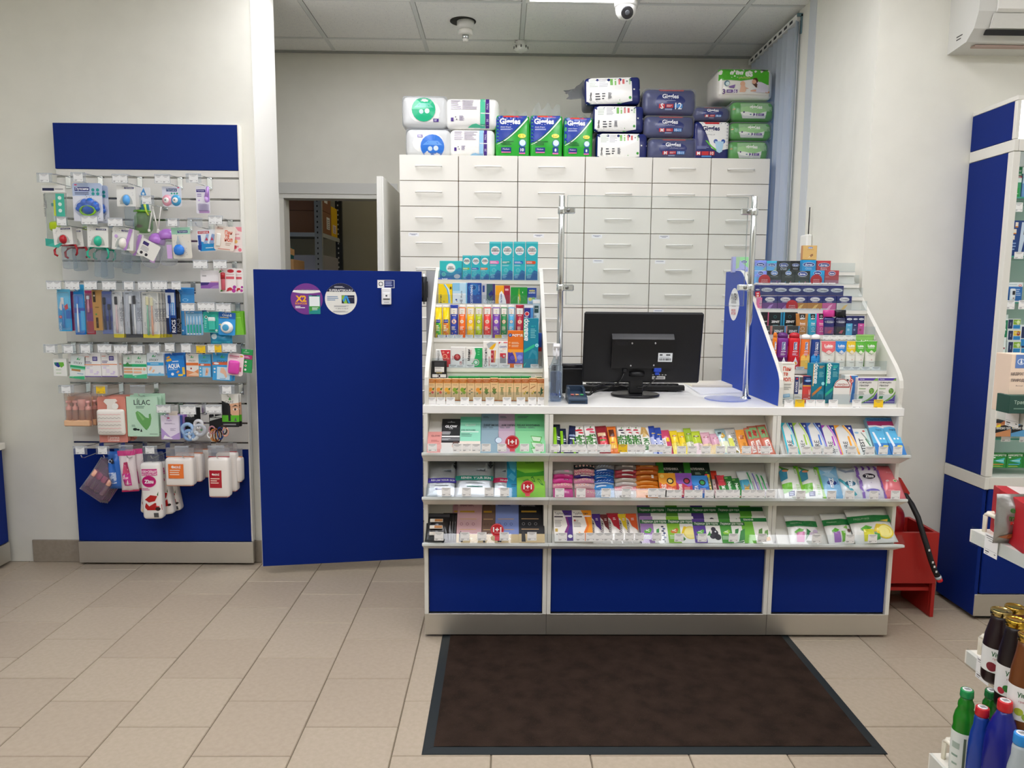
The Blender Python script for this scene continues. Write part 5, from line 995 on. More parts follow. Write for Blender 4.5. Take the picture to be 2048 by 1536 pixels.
# right stand
c8,r5,r6=crop(1440,460,4.0425),crop(1540,640,8.086),crop(1480,480,8.083)
tr_=[q[0]for q in TR]
CB='condom box'
def dur(label,fp,x0,y0,x1,col,small=False,off=-.01,sub=None,extra=(),vy=.62,holo=None,oc='#24418c',lw=.62):
 it=list(extra)+[O(.5,vy,lw*.56,'#e8ecf4',.16),O(.5,vy,lw*.52,oc,.135),T('durex',.5,vy,lw*.72,'#f2f4fa',b=.03)]
 if sub:it.append(T(sub,.5,vy-.34,.44,'#e8eaf0',b=0))
 return prod(fp,r6,'box','condom_box',CB,label,x0,y0,x1,None,.022,col,it,off=off,group='condom boxes on the right stand',fin='g'if holo else'p')
a0=tr_[0];HO=lambda:[P([(.0,.6),(.4,.99),(.99,.99),(.99,.75),(.5,.5)],'#8c9cf0'),P([(.0,.2),(.0,.5),(.6,.45),(.99,.2),(.9,.02),(.3,.02)],'#6fb4e8'),P([(.6,.02),(.99,.02),(.99,.5)],'#9ab8a8')]
prod(a0,crop(1440,440,7.68),'box','condom_box',CB,'large holographic lilac condom box half hidden by the chrome post',200,565,442,None,.025,'#a9aede',[P([(.3,.99),(.99,.99),(.99,.3),(.6,.6)],'#9adc9c'),P([(.2,.99),(.45,.99),(.4,.3),(.2,.2)],'#a8c8a0'),O(.72,.68,.2,'#e8ecf4',.1),O(.72,.68,.18,'#24418c',.085),T('durex',.72,.68,.24,'#f2f4fa',b=.03),T('INVISIBLE',.64,.14,.6,'#4c6a9c',b=0)],off=-.17,fin='g',group='condom boxes on the right stand',side='#a8a4cc')
dur('holographic violet condom box right of the chrome post, top row',a0,236,328,430,'#8c94dc',extra=HO(),holo=1)
dur('holographic cyan condom box, top row',a0,433,338,598,'#8fb0dc',extra=HO()+[P([(.0,.8),(.0,.99),(.99,.99),(.99,.85),(.5,.7)],'#46c8ea')],holo=1)
dur('dark grey condom box with a pale logo, top row',a0,604,340,816,'#2c3438',sub='Dual',extra=[P([(.0,.99),(.1,.99),(.3,.5),(.0,.2)],'#3c4448'),P([(.7,.02),(.99,.02),(.99,.3)],'#3a8ca4')])
dur('black condom box half behind the blue one, top row',a0,820,338,985,'#17181c',off=-.028,sub='Perform')
bl=dur('bright blue condom box with a big logo, top row',a0,1000,325,1232,'#1f9ad4',sub='Classic',vy=.62,lw=.74,extra=[R(.0,.0,.06,1,'#1a88c0')])
dur('red condom box with a big logo, top row',a0,1252,335,1472,'#c23a42',sub='Extra',lw=.74)
hb=max(Vector(b).z for b in bl.bound_box)
prod(a0,r6,'box','condom_box',CB,'gold condom box standing alone on top of the blue one',1015,88,1243,325,.022,'#d8b06a',[R(.02,.02,.98,.98,'#dcb672'),O(.52,.84,.17,'#6a88c0',.07),T('durex',.52,.84,.24,'#f2f4fa',b=.02),L(.3,.68,.75,.72,1,'#a8844c'),P([(.4,.2),(.6,.4),(.72,.42),(.74,.3),(.6,.2)],'#9a704c'),P([(.36,.12),(.5,.3),(.56,.2)],'#e8d0a0')],off=-.01,base=hb+.0006,group='condom boxes on the right stand',side='#c08a5c')
a1=tr_[1]
dur('holographic blue condom box behind the left red disc',a1,236,502,436,'#7aa8e4',extra=HO(),vy=.84,lw=.4,holo=1)
for k,(x0,x1,nm)in enumerate(((438,676,'first'),(678,890,'second'),(892,1138,'third'))):
 dur(f'{nm} dark grey condom box from the left, second row',a1,x0,496+2*k,x1,'#343c3c',vy=.82 if k<2 else .76,lw=.42 if k<2 else .56,oc='#5c84b8'if k<2 else'#24418c',extra=[R(.02,.02,.98,.3,['#5a5474','#3c4440','#46524a'][k]),O(.3,.15,.03,'#4a9ad8'),O(.7,.16,.03,'#d86a9c'),L(.25,.5,.75,.58,1,'#7c8484')])
dur('bright blue condom box behind the right red disc, second row',a1,1140,492,1371,'#2a9ed6',vy=.8,lw=.48)
dur('dull red condom box at the right end, second row',a1,1376,492,1604,'#b0444c',vy=.78,lw=.46,oc='#5a5a8c',extra=[R(.02,.02,.98,.3,'#a06a7c'),L(.05,.5,.3,.55,1,'#e0b0b4')])
def ctx(label,fp,x0,y0,x1,lower=None,off=-.008,vy=.58,lw=.84,sub=False):
 it=[R(.0,.0,1,.12,'#4a1c44')]if lower is None else[R(0,0,1,.5,lower[0]),P([(.3,.05),(.5,.32),(.75,.42),(.62,.2),(.5,.03)],lower[1]),L(.3,.52,.7,.6,1,'#d8c8e0')]
 it+=[O(.5,vy,lw*.52,'#cfd2d8',.15),O(.5,vy,lw*.48,'#4a4e58',.125),O(.5,vy,lw*.46,'#d6d8dc',.115),T('Contex',.5,vy,lw*.72,'#3a3c46',b=.02)]
 return prod(fp,r6,'box','condom_box',CB,label,x0,y0,x1,None,.022,'#28326c',it,off=off,group='condom boxes on the right stand')
a2,a3=tr_[2],tr_[3]
for k,(x0,x1)in enumerate(((250,328),(330,550),(552,775),(777,1004),(1006,1226),(1228,1454),(1456,1680))):
 ctx(f'navy condom box with a silver oval logo, {ORD[k]} of seven in the plain navy row',a2,x0,728+2*k,x1)
prod(a3,r6,'box','condom_box',CB,'pink condom box at the left end of the purple based row',296,930,360,None,.022,'#e07aa8',[P([(.3,.5),(.6,.9),(.95,.7),(.9,.3),(.6,.2)],'#c4a0b0'),T('MAXI',.62,.5,.6,'#3c2c44',b=.03),R(.1,.06,.95,.2,'#e890b8')],off=-.006,group='condom boxes on the right stand')
for k,(x0,x1,lo,cn)in enumerate(((366,606,('#6c3a80','#b080c4'),'purple'),(612,858,('#6c3a80','#b080c4'),'purple'),(862,1094,('#b47c3c','#e8c070'),'amber'),(1096,1336,('#b47c3c','#e8c070'),'amber'),(1338,1562,('#c85a94','#eca8c8'),'pink'),(1570,1812,('#c8c4bc','#e0b870'),'pale grey'))):
 ctx(f'navy condom box with a {cn} lower half'+(f', {"left" if k in (0, 2) else "right"} one of two'if k<4 else'')+', silver logo',a3,x0,906,x1,lo,vy=.76,lw=.64)
def pdisc(fp,c,x0,y0,x1,y1,label,kind=0,off=.003):
 u,v,w,h=rect_on(fp,c,x0,y0,x1,y1,off);mw=fp.mat(u,v,off)
 mb=MB();r=w/2;n=36;zc=h-r
 mb.add([(r*math.cos(2*math.pi*i/n),0,zc+r*math.sin(2*math.pi*i/n))for i in range(n)]+[(r*math.cos(2*math.pi*i/n),.0007,zc+r*math.sin(2*math.pi*i/n))for i in range(n)],[tuple(range(n))]+[(i,n+i,n+(i+1)%n,(i+1)%n)for i in range(n)],M('#c4202c','p'))
 o=mb.build('promo_disc',None,mw);tag(o,label,'promo sign','red round promotion discs')
 if kind==1:
  sb=MB();sb.box(-w*.17,w*.17,.0002,.0008,0,zc-r*.85,M('#e8596a','p'));sb.build('stem',o)
  rb=MB();rb.add([(r*q*math.cos(2*math.pi*i/40),-.0004,zc+r*q*math.sin(2*math.pi*i/40))for q in(.87,.92)for i in range(40)],[(i,(i+1)%40,40+(i+1)%40,40+i)for i in range(40)],M('#e88a90','p'));rb.build('ring',o)
  prints(o,w,h,[T('1+1',.5,(zc+r*.08)/h,.62,'#fbf6f4',b=.045),L(.3,(zc-r*.5)/h,.7,(zc-r*.32)/h,2,'#e8a0a4')])
 else:prints(o,w,h,[T('ВТОРОЙ',.5,(zc+r*.1)/h,.5,'#f0c0c0',b=.02),T('В ПОДАРОК',.5,(zc-r*.22)/h,.56,'#f4d0d0',b=.02),T('ЦЕНАМ',.5,(zc-r*.58)/h,.56,'#fbf0f0',b=.04)])
 return o
pdisc(a1,r6,300,557,492,712,'red round price disc over the holographic boxes, left of two in the row');pdisc(a1,r6,1140,555,1328,712,'red round price disc over the bright blue box, second row');pdisc(a3,r6,745,970,938,1122,'red round price disc over the purple and amber boxes')
prod(a3,r6,'card','discount_card','sign','tiny tilted red percent card left of the navy condom boxes',256,832,330,924,.0008,'#c8242e',[T('%%',.5,.66,.6,'#fff',b=.03),R(.2,.1,.7,.4,'#f0d0d0')],off=.004,roll=-.12)
a4=tr_[4]
for k,(x0,y0,x1,cc,nm)in enumerate(((352,1166,468,'#c85a80','pink'),(470,1170,690,'#2a7a9c','teal'),(700,1168,935,'#1f88b0','blue'))):
 prod(a4,r6,'box','condom_box',CB,f'black condom box with a {nm} side, upper row of the striped black ones',x0,y0,x1,None,.02,'#1d2022',[R(.0,.0,.12,1,cc)if k==2 else R(.86,.0,1,1,cc),O(.46,.8,.12,'#2c5a5c'if k else'#5a2c34'),O(.46,.8,.07,'#17191b'),T('ZENIT',.5,.58,.6,'#f4f4f2',b=.035),R(.1,.36,.9,.4,'#2b7888'if k else'#8a4a5c'),L(.3,.4,.7,.44,1,'#8ac0c8')],off=-.055,group='condom boxes on the right stand')
for k,(x0,x1)in enumerate(((380,500),(505,745),(748,968))):
 prod(a4,r6,'box','condom_box',CB,f'black condom box behind the clear lip, {ORD[k]} of three',x0,1388,x1,None,.02,'#2b2d30',[R(.0,.0,.08,1,'#c87a70'),R(.9,.0,1,1,['#c8605c','#4a8ac0','#4a8ac0'][k]),T('ZENIT',.5,.42,.62,'#eceae8',b=.03)],off=-.008,group='condom boxes on the right stand')
for k,(x0,x1,cc,nm,y0)in enumerate(((922,1128,'#b57a3c','brown',1190),(1118,1272,'#2aa0c0','teal',1192),(1256,1402,'#c8388c','magenta',1188))):
 prod(a4,r6,'tube','gel_tube','tube',f'{nm} gel tube with a black label, right of the black boxes',x0,y0,x1,None,.026,cc,[P([(.25,.99),(.3,.72),(.7,.72),(.75,.99)],'#1b1b1d'),O(.5,.87,.12,'#a8a8a8'),O(.5,.87,.07,'#1b1b1d'),T('ZENIT',.5,.765,.42,'#f4f4f2',b=.04),T(['Sweet','Aqua','Sense'][k],.5,.55,.42,'#f2ece4',b=.02),L(.28,.46,.72,.5,1,'#f0e0d0'),O(.5,.3,.15,'#f0e4d8'),O(.5,.3,.13,cc),L(.3,.16,.7,.2,1,'#f0e0d0')],off=-.004,cap=.01)
for k,(x0,x1,c1_,c2_,nm)in enumerate(((1362,1546,'#c8348c','#2b2a6c','magenta'),(1552,1728,'#15161c','#26284c','black'))):
 o=prod(a4,r6,'pack','gel_bottle','bottle',f'navy gel bottle with a {nm} cap on the right stand',x0,1245,x1,None,.028,c2_,[R(.0,.0,1,.45,['#8c4478','#2c2c34'][k]),O(.5,.74,.42,'#c8ccd4',.11),O(.5,.74,.39,'#3a3c6c',.09),T('Contex',.5,.74,.54,'#e0e2ea',b=.02),P([(.3,.14),(.5,.28),(.74,.3),(.6,.1)],'#c04a60')],off=-.004,r=.011,bulge=(.001,.002,.0))
 h_=max(Vector(b).z for b in o.bound_box);w_=o.dimensions.x;cb=MB();cb.lathe([(w_*.48,h_+.0002),(w_*.5,h_+.001),(w_*.49,h_+.028),(w_*.44,h_+.03)],M(c1_,'g'),20,0,.014,sy=.62);cb.build('cap',o)
for k,(x0,x1,cc,nm)in enumerate(((1238,1342,'#5ab0d8','sky blue'),(1344,1428,'#2b2f68','navy'),(1432,1532,'#d0509c','pink'))):
 prod(a4,r5,'box','gel_box','box',f'slim gel box with a {nm} lower half at the right of the tier',x0,-65,x1,None,.024,'#23285c',[R(0,0,1,.62,cc),O(.5,.84,.42,'#d8dce4',.17),T('Contex',.5,.84,.56,'#3a3c6c',b=.02),O(.4,.3,.2,['#a8d8ec','#8a90c0','#a03060'][k]),L(.3,.5,.7,.56,1,'#e0e8f0')],off=-.004)
a5=tr_[5]
def lube(label,x0,x1,y0,col,low,drop,capc,wcap,shape=0):
 u,v,w,h=rect_on(a5,r5,x0,y0,x1,None,-.03);mw=a5.mat(u,0,-.03)
 r=w/2;ch=h*.13
 if shape==0:pr=[(r*.95,0),(r,.004),(r,h*.2),(r*.92,h*.45),(r*.94,h*.6),(r,h*.76),(r*.96,h*.84),(r*.8,h*.865)]
 else:pr=[(r*.96,0),(r,.004),(r*.98,h*.2),(r*.92,h*.5),(r*.86,h*.8),(r*.84,h*.82)]
 mb=MB();mb.lathe(pr,M(col,'g'),24,0,r*.62,sy=.62);o=mb.build('lubricant_bottle',None,mw);tag(o,label,'bottle','lubricant bottles')
 rc=pr[-1][0]*1.08 if shape==0 else r*.86;z0=pr[-1][1]
 cb=MB();cb.lathe([(rc,z0+.0003),(rc*1.02,z0+ch*.4),(rc*.86,z0+ch*.8),(rc*.55,z0+ch*1.0),(rc*.15,z0+ch*1.06)],M(capc,'g'),24,0,r*.62,sy=.7);cb.build('cap',o)
 zf=lambda x,z:r*.62*(1-math.sqrt(max(0,1-min(1,abs(x)/(r*.985))**2)))-.001
 it=[R(.04,.02,.96,.32,low)]if shape==0 else[P([(.06,.02),(.94,.02),(.94,.34),(.72,.42),(.56,.36),(.5,.28),(.44,.36),(.28,.42),(.06,.34)],low)]
 it+=[R(.36,.52,.64,.74,'#e4e8f4'),R(.39,.53,.61,.73,'#24418c'),T('durex',.5,.63,.17,'#f2f4fa',1,b=.03),L(.3,.46,.7,.5,1,'#f0e0f0'),L(.28,.37,.74,.45,3,'#d8c0d8')]
 it+=[O(.55,.17,.2,'#f0e8f0'),P([(.4,.2),(.55,.34),(.7,.2)],'#f0e8f0'),O(.55,.16,.13,drop)]if shape==0 else[O(.53,.2,.05,'#f6f2ea',.03)]
 prints(o,w,h,it,zf,'g');return o
lube('orange massage gel bottle beside the stand side panel',58,132,200,'#e8801c','#c85a18','#f0b040','#d8741c',1)
lube('purple massage gel bottle with a drop picture',134,328,205,'#7a2c8c','#501c5c','#8a9a3c','#5c2070',1)
lube('red massage gel bottle with a drop picture',324,518,205,'#d41c2c','#c8182c','#f0a030','#b81626',1)
lube('orange and yellow lubricant bottle with a white cap',520,682,205,'#f07a2c','#f2c45c','#fff','#f0eeec',1,1)
lube('navy and sky blue lubricant bottle with a white cap',686,850,208,'#1c3f8c','#2a90d8','#fff','#f0eeec',1,1)
def lub(label,x0,x1,y0,cc,off=-.01):
 return prod(a5,r5,'tube','lubricant_tube','tube',label,x0,y0,x1,None,.03,'#e2e0d6',[P([(.03,.99),(.97,.99),(.94,.66),(.74,.6),(.5,.53),(.26,.6),(.06,.66)],cc),R(.0,.955,1,.99,cc),T('Lubin',.5,.83,.56,'#f4f2ee',b=.04),L(.25,.74,.75,.77,1,'#f0e8e0'),P([(.5,.68),(.7,.61),(.5,.54),(.3,.61)],'#e8e4da'),P([(.5,.655),(.62,.61),(.5,.565),(.38,.61)],cc),P([(.5,.645),(.59,.61),(.5,.575),(.41,.61)],'#e8e4da'),L(.2,.5,.8,.52,1,'#b8b4a8'),P([(.46,.34),(.5,.38),(.54,.34)],'#b05a4a'),L(.3,.24,.7,.27,1,'#8a8a80')],off=off,cap=.1,capcol='#e9e7df',group='gel tubes with white lower halves')
for x0,x1,y0,cc,nm in((850,1092,342,'#e0686c','coral red'),(1080,1272,340,'#2a80cc','blue'),(1256,1432,340,'#e4c02c','yellow'),(1408,1572,345,'#5cb23c','green, left one'),(1562,1762,340,'#58b038','green, right one')):
 lub(f'gel tube with white lower half, {nm}',x0,x1,y0,cc,off=-.01-.002*(nm[0]=='y'))
prod(a5,r5,'tube','lubricant_tube','tube','pale green gel tube standing behind the two green ones',1418,238,1716,None,.03,'#86c060',[R(.0,.95,1,.99,'#9acc74'),T('Lubin',.5,.8,.46,'#e4ecd8',b=.04),R(.05,.7,.95,.84,'#6cb04c')],off=-.05,cap=.05)
a6=tr_[6];BX='medicine box'
prod(a6,r5,'box','cream_box',BX,'white cream box with big orange letters, left end of the front row',188,690,408,None,.04,'#eeebe2',[T('Пан',.42,.85,.58,'#d8502c',b=.03,hs=1.25),T('те',.34,.72,.34,'#d8502c',b=.03,hs=1.25),T('нол',.4,.59,.62,'#d8502c',b=.03,hs=1.25),O(.82,.56,.1,'#e8a088'),O(.82,.56,.08,'#eeebe2'),L(.06,.955,.92,.97,1,'#8a6a5a'),L(.26,.44,.9,.49,2,'#8a8a86'),O(.14,.475,.035,'#d05040'),O(.14,.415,.035,'#d05040'),L(.26,.33,.8,.42,4,'#9a9a94'),O(.14,.28,.035,'#d05040'),P([(.2,.22),(.7,.245),(.74,.165),(.24,.14)],'#8cc0e0'),P([(.25,.21),(.67,.23),(.69,.18),(.27,.16)],'#b8d8ec'),L(.14,.09,.7,.11,1,'#6a6a66'),L(.08,.04,.8,.06,1,'#a8a49c')],off=.004,side='#e4e0d6')
prod(a6,r5,'box','cream_box',BX,'small white and navy box with a photo strip, front row',402,905,536,None,.03,'#e6e2da',[R(.02,.34,.5,.97,'#23326c'),R(.56,.5,.98,.96,'#a8acac'),P([(.56,.96),(.98,.96),(.98,.78),(.7,.7)],'#5a5e5c'),P([(.56,.5),(.8,.6),(.98,.5)],'#6a706e'),O(.28,.9,.12,'#d0383c'),T('ВОЛОКЕ',.26,.6,.38,'#f0f0f4',1,b=.03),L(.1,.2,.9,.26,2,'#b0a898')],off=-.006)
prod(a6,r5,'box','cream_box',BX,'red and navy box with a white bottle drawing, front row',540,908,702,None,.03,'#d84a44',[R(0,.72,1,1,'#1f2c5c'),R(0,.62,1,.67,'#e8a848'),R(0,.67,1,.72,'#2a3a78'),O(.5,.83,.36,'#4a8ad0',.13),T('САН',.5,.83,.4,'#e8f0f8',b=.04),L(.3,.9,.7,.93,1,'#8cb0e0'),P([(.62,.3),(.58,.5),(.62,.5),(.68,.34),(.74,.52),(.78,.52),(.74,.3)],'#f0b8b0'),O(.68,.22,.08,'#f0b8b0',.09),L(.1,.1,.6,.2,2,'#f0c8c0'),L(.1,.02,.9,.06,1,'#f0c8c0')],off=-.006)
AV2=lambda k:[R(0,.44,.08,.99,('#f0c080','#4ad8a0')[k]),T('аквалор',.24,.75,.5,'#f2f8f8',1,b=.03,hs=1.15),L(.5,.88,.9,.95,2,('#e0a050','#4ad8c0')[k]),L(.5,.66,.9,.8,6,'#7cc4cc'),P([(.0,.25),(.6,.42),(.78,.44),(.76,.38),(.0,.17)],('#c87c3c','#2fb890')[k]),O(.86,.5,.14,'#9ae4ec')if k==0 else L(.5,.84,.7,.87,1,'#bfe8e8'),P([(.42,.26),(.6,.33),(.9,.3),(.97,.18),(.9,.06),(.84,.04),(.86,.12),(.78,.22),(.56,.24),(.42,.14)],'#3a90a8'),P([(.0,.04),(.2,.1),(.08,.02)],('#c87c3c','#2fb890')[k])]
prod(a6,r5,'box','nasal_spray_box',BX,'teal nasal spray box with a brown stripe, front row of the right stand',700,705,908,None,.045,'#127a94',AV2(0),off=.0,side='#1a8ca8',yaw=.12)
prod(a6,r5,'box','nasal_spray_box',BX,'teal nasal spray box with a green stripe, front row of the right stand',915,700,1134,None,.045,'#127a94',AV2(1),off=.0,side='#0f6a84',yaw=.12)
prod(a6,r5,'box','lotion_box',BX,'white and blue box with a red badge behind the discount sign',1215,895,1424,None,.035,'#ecece8',[P([(.45,.99),(.99,.99),(.99,.01),(.5,.01),(.55,.3),(.62,.6)],'#3a78bc'),P([(.36,.99),(.44,.99),(.6,.82),(.52,.5),(.44,.2),(.48,.01),(.42,.01),(.38,.25),(.46,.6),(.5,.82)],'#d04a48'),O(.52,.8,.17,'#d8584c'),O(.52,.8,.12,'#f0e0dc'),O(.5,.8,.08,'#d8584c'),R(.78,.7,.86,.94,'#6a6ca0'),R(.76,.06,.92,.34,'#a8c4e8'),L(.12,.6,.3,.9,2,'#3a3a40')],off=-.028)
for k,(x0,x1)in enumerate(((1430,1750),(1757,2064))):
 prod(a6,r5,'box','tablet_box',BX,f'white and purple artichoke tablet box, {["left", "right"][k]} of two at the right end',x0,938,x1,None,.03,'#eceae4',[R(0,.9,1,1,'#5a45a4'),P([(.2,.02),(.99,.02),(.99,.45),(.8,.22),(.5,.1)],'#5a45a4'),P([(.16,.02),(.24,.02),(.6,.13),(.84,.28),(.99,.5),(.99,.58),(.8,.34),(.5,.16)],'#7cae4c'),P([(.75,.9),(.99,.9),(.99,.99),(.9,.99)],'#7cae4c'),T('Эвалар',.18,.95,.26,'#e8e4f4',b=.01),T('ХОФИЦИН',.36,.82,.62,'#33343a',b=.01),T('ЭВАЛАР',.3,.71,.48,'#33343a',b=.01),R(.06,.57,.4,.6,'#86b06c'),O(.7,.5,.13,'#5c8c3c',.15),O(.66,.54,.05,'#8cb860'),O(.75,.52,.05,'#7aa850'),O(.7,.45,.05,'#8cb860'),P([(.06,.2),(.1,.3),(.3,.3),(.26,.2)],'#2f8c4c'),L(.06,.34,.4,.5,4,'#a8a8a0'),O(.44,.08,.03,'#d8d0ec'),L(.5,.05,.9,.11,1,'#c8c0e4')],off=-.004)
u,v,w,h=rect_on(a6,r5,1037,950,1306,None,.006)
mb=MB();n=18;r=w*.47;pts=[(-w/2,0),(w/2,0),(w/2,h-r*.98)]+[(r*math.cos(math.pi*i/n),h-r+r*math.sin(math.pi*i/n))for i in range(n+1)]+[(-w/2,h-r*.98)]
mb.prism(pts,0,.001,M('#eceae4','p'),'y');o=mb.build('discount_sign',None,a6.mat(u,0,.006));tag(o,'white arched discount sign with a red border, front row of the right stand','sign')
ar=lambda q,n=14:[(.5+q*math.cos(math.pi*i/n),(h-r+q*w*math.sin(math.pi*i/n))/h)for i in range(n+1)]
prints(o,w,h,[P(ar(.46),'#a83c34'),P(ar(.42),'#efede8'),R(.04,(h-r-.002)/h-.02,.96,(h-r)/h+.004,'#a83c34'),R(.1,(h-r)/h+.004,.9,(h-r)/h+.02,'#efede8'),T('СКИДКА',.5,(h-r+w*.11)/h,.68,'#b05048',b=.015)])
tag_row(a6,r5,[230,405,582,735,947,1325,1680],1290,1437,'below the front row of the right stand','tickets on the right stand',148,(1,6),off=.0165)
tag_row(a5,r5,[415,1175,1318,1475,1645],755,880,'below the lubricant tubes','tickets on the right stand',138,off=.004)
tag_row(tr_[4],r5,[855,975,1096,1210,1322],252,325,'above the white based gel tubes','tickets on the right stand',110,off=.0165)
tag_row(a3,r6,[300,420,540,680,800,927,1045,1165,1300],1108,1156,'below the purple based condom boxes','tickets on the right stand',116,off=.0035)
tag_row(a1,r6,[250,490,625,795,915,1035,1180,1300,1430],690,716,'below the dark condom boxes','tickets on the right stand',112,off=.0165)
# till: monitor, keyboard, bottle, terminal, screen ...
ZW=ZT1
YM=3.15
tl_,tr2=atY(1169,624,YM),atY(1405,621,YM);bl_=atY(1164,765,YM)
mx=(tl_.x+tr2.x)/2-.004;mw_=tr2.x-tl_.x;mz0,mz1=bl_.z,tl_.z
t=thing('monitor','black computer monitor seen from behind on a round foot','monitor',(mx,YM,ZW))
BK=surface('monitor_shell','#131316','#111114',300,.5,.05,.0004);BKG=M('#0d0d10','l')
tilt=math.radians(9)
def mon(mb,nm,par=t):
 o=mb.build(nm,par);o.location=(0,0,mz0-ZW);o.rotation_euler.x=tilt;return o
hh=(mz1-mz0)/math.cos(tilt)
mb=MB();mb.box(-mw_/2,mw_/2,.0,.022,0,hh,BK,.006);sc_=mon(mb,'screen_shell')
mb=MB();mb.box(-mw_/2+.008,mw_/2-.008,.0222,.0235,.01,hh-.008,M('#0c0d10','g'));mon(mb,'screen_glass')
q=crop(1160,610,7.68)
fpM=FP((mx,YM,mz0),-tilt)
def mrect(x0,y0,x1,y1,off):return rect_on(fpM,q,x0,y0,x1,y1,off)
u,v,w,h=mrect(488,500,1440,972,.02);mb=MB();mb.prism([(-.021,v),(-.021,v+h*.94),(-.012,v+h),(-.0002,v+h+.012),(-.0002,v)],u-w/2,u+w/2,BKG);bo=mon(mb,'electronics_bump')
mb=MB();let=[]
vs,fs,a,b=text_mesh('AOC',.03);u2,v2,w2,h2=mrect(540,560,745,612,.022);mb.add([(u2+x*w2/a,-.0214,v2+h2/2+y*w2/a)for x,y in vs],fs,M('#26262b','g'));mon(mb,'lettering')
for sx,sy in((803,590),(1160,588),(780,932),(1134,926)):
 u2,v2=fpM.hit(*q(sx,sy),.022);mb=MB();mb.lathe([(.0035,0),(.0042,.0006),(.003,.0012)],M('#c8c8cc','m'),10);o=mb.build('screw',t);o.matrix_local=Matrix.Translation((0,0,mz0-ZW))@Matrix.Rotation(tilt,4,'X')@Matrix.Translation((u2,-.0212,v2))@Matrix.Rotation(math.pi/2,4,'X')
u2,v2,w2,h2=mrect(1200,738,1418,873,.022);mb=MB();mb.box(u2-w2/2,u2+w2/2,-.0218,-.0212,v2,v2+h2,M('#d9dde0','p'),0);
for(a0_,b0_,a1_,b1_)in((.1,.7,.3,.86),(.55,.7,.85,.86),(.08,.5,.8,.53)):mb.box(u2+(a0_-.5)*w2,u2+(a1_-.5)*w2,-.022,-.0218,v2+b0_*h2,v2+b1_*h2,M('#3a3c40','p'))
for k in range(22):x=u2-w2*.42+w2*.84*k/22;mb.box(x,x+w2*random.choice((.012,.02,.03)),-.022,-.0218,v2+h2*.14,v2+h2*.4,M('#2c2e32','p'))
mon(mb,'serial_sticker')
u2,v2,w2,h2=mrect(1108,1095,1308,1140,.001);mb=MB();mb.box(u2-w2/2,u2+w2/2,-.0006,-.0002,v2,v2+h2,M('#d4d4d2','p'));mb.box(u2-w2*.4,u2+w2*.4,-.0009,-.0006,v2+h2*.3,v2+h2*.6,M('#5a5a5e','p'))
for k in range(5):mb.box(u2-w2*.5+k*w2*.24,u2-w2*.38+k*w2*.24,-.0008,-.0002,v2+h2*1.35,v2+h2*1.6,M('#b8b8b8','p'))
mon(mb,'rating_label')
u2,v2,w2,h2=mrect(1135,965,1248,1075,.02);mb=MB();mb.box(u2-w2/2,u2+w2/2,-.022,-.004,v2+h2*.4,v2+h2,M('#2346b4','l'),.002);mb.box(u2-w2*.3,u2+w2*.3,-.018,-.008,v2-h2*.05,v2+h2*.4,M('#2346b4','l'),.002);mon(mb,'video_plug')
mb=MB();u3,v3,w3,h3=mrect(662,975,728,1040,.02);mb.box(u3-w3/2,u3+w3/2,-.02,-.004,v3,v3+h3,M('#141416','l'),.003);mon(mb,'power_plug')
fx=.588
mb=MB();mb.box(-.03,.03,-.002,.03,.012,mz0-ZW+.045,M('#0f0f12','l'),.004);mb.lathe([(.038,mz0-ZW+.03),(.04,mz0-ZW+.05)],M('#0f0f12','l'),16,0,.012);o=mb.build('stand_neck',t);o.location.x=fx-mx;
mb=MB();mb.lathe([(.103,.001),(.106,.004),(.106,.009),(.1,.012)],M('#121215','l'),48,sy=.95);o=mb.build('stand_foot',t);o.location=(fx-mx,.02,0)
T0=Vector((mx,YM,ZW))
def cable(nm,par,org,P,r,col='#111113'):
 mb=MB();Q=[]
 pts=[Vector(p)-org for p in P]
 for i in range(len(pts)-1):
  p0,p1,p2,p3=pts[max(i-1,0)],pts[i],pts[i+1],pts[min(i+2,len(pts)-1)]
  for k in range(6):
   s_=k/6;Q.append(.5*((2*p1)+(p2-p0)*s_+(2*p0-5*p1+4*p2-p3)*s_*s_+(3*p1-p0-3*p2+p3)*s_**3))
 Q.append(pts[-1]);mb.tube(Q,r,M(col,'g'),8);return mb.build(nm,par)
cable('video_cable',t,T0,[(mx+u2,YM-.014,mz0+v2-.004),atY(*q(1140,1150),YM-.02),atY(*q(1040,1230),YM-.02),atY(*q(960,1265),YM-.015),atY(*q(880,1265),YM-.02)],.0032)
cable('power_cable',t,T0,[(mx+u3,YM-.012,mz0+v3),atY(*q(640,1130),YM-.02),atY(*q(560,1215),YM-.01),atY(*q(480,1255),YM-.0),(.40,YM-.03,ZW+.02),(.31,YM-.14,ZW+.006),(.29,YM-.2,ZW+.004)],.0035)
kx0,kx1=atZ(1168,783,ZW).x,atZ(1367,783,ZW).x;YK_=3.31
t=thing('keyboard','black keyboard lying on the worktop behind the monitor','keyboard',((kx0+kx1)/2,YK_,ZW))
kw_=kx1-kx0;mb=MB();mb.prism([(0,.006),(0,.024),(.014,.03),(.15,.016),(.15,.004)],-kw_/2,kw_/2,M('#131316','l'));mb.build('body',t)
mb=MB();mb.box(-kw_*.44,-kw_*.36,-.0,.03,0,.006,BLACK);mb.box(kw_*.34,kw_*.42,-.0,.03,0,.006,BLACK);mb.build('foot',t)
km=None
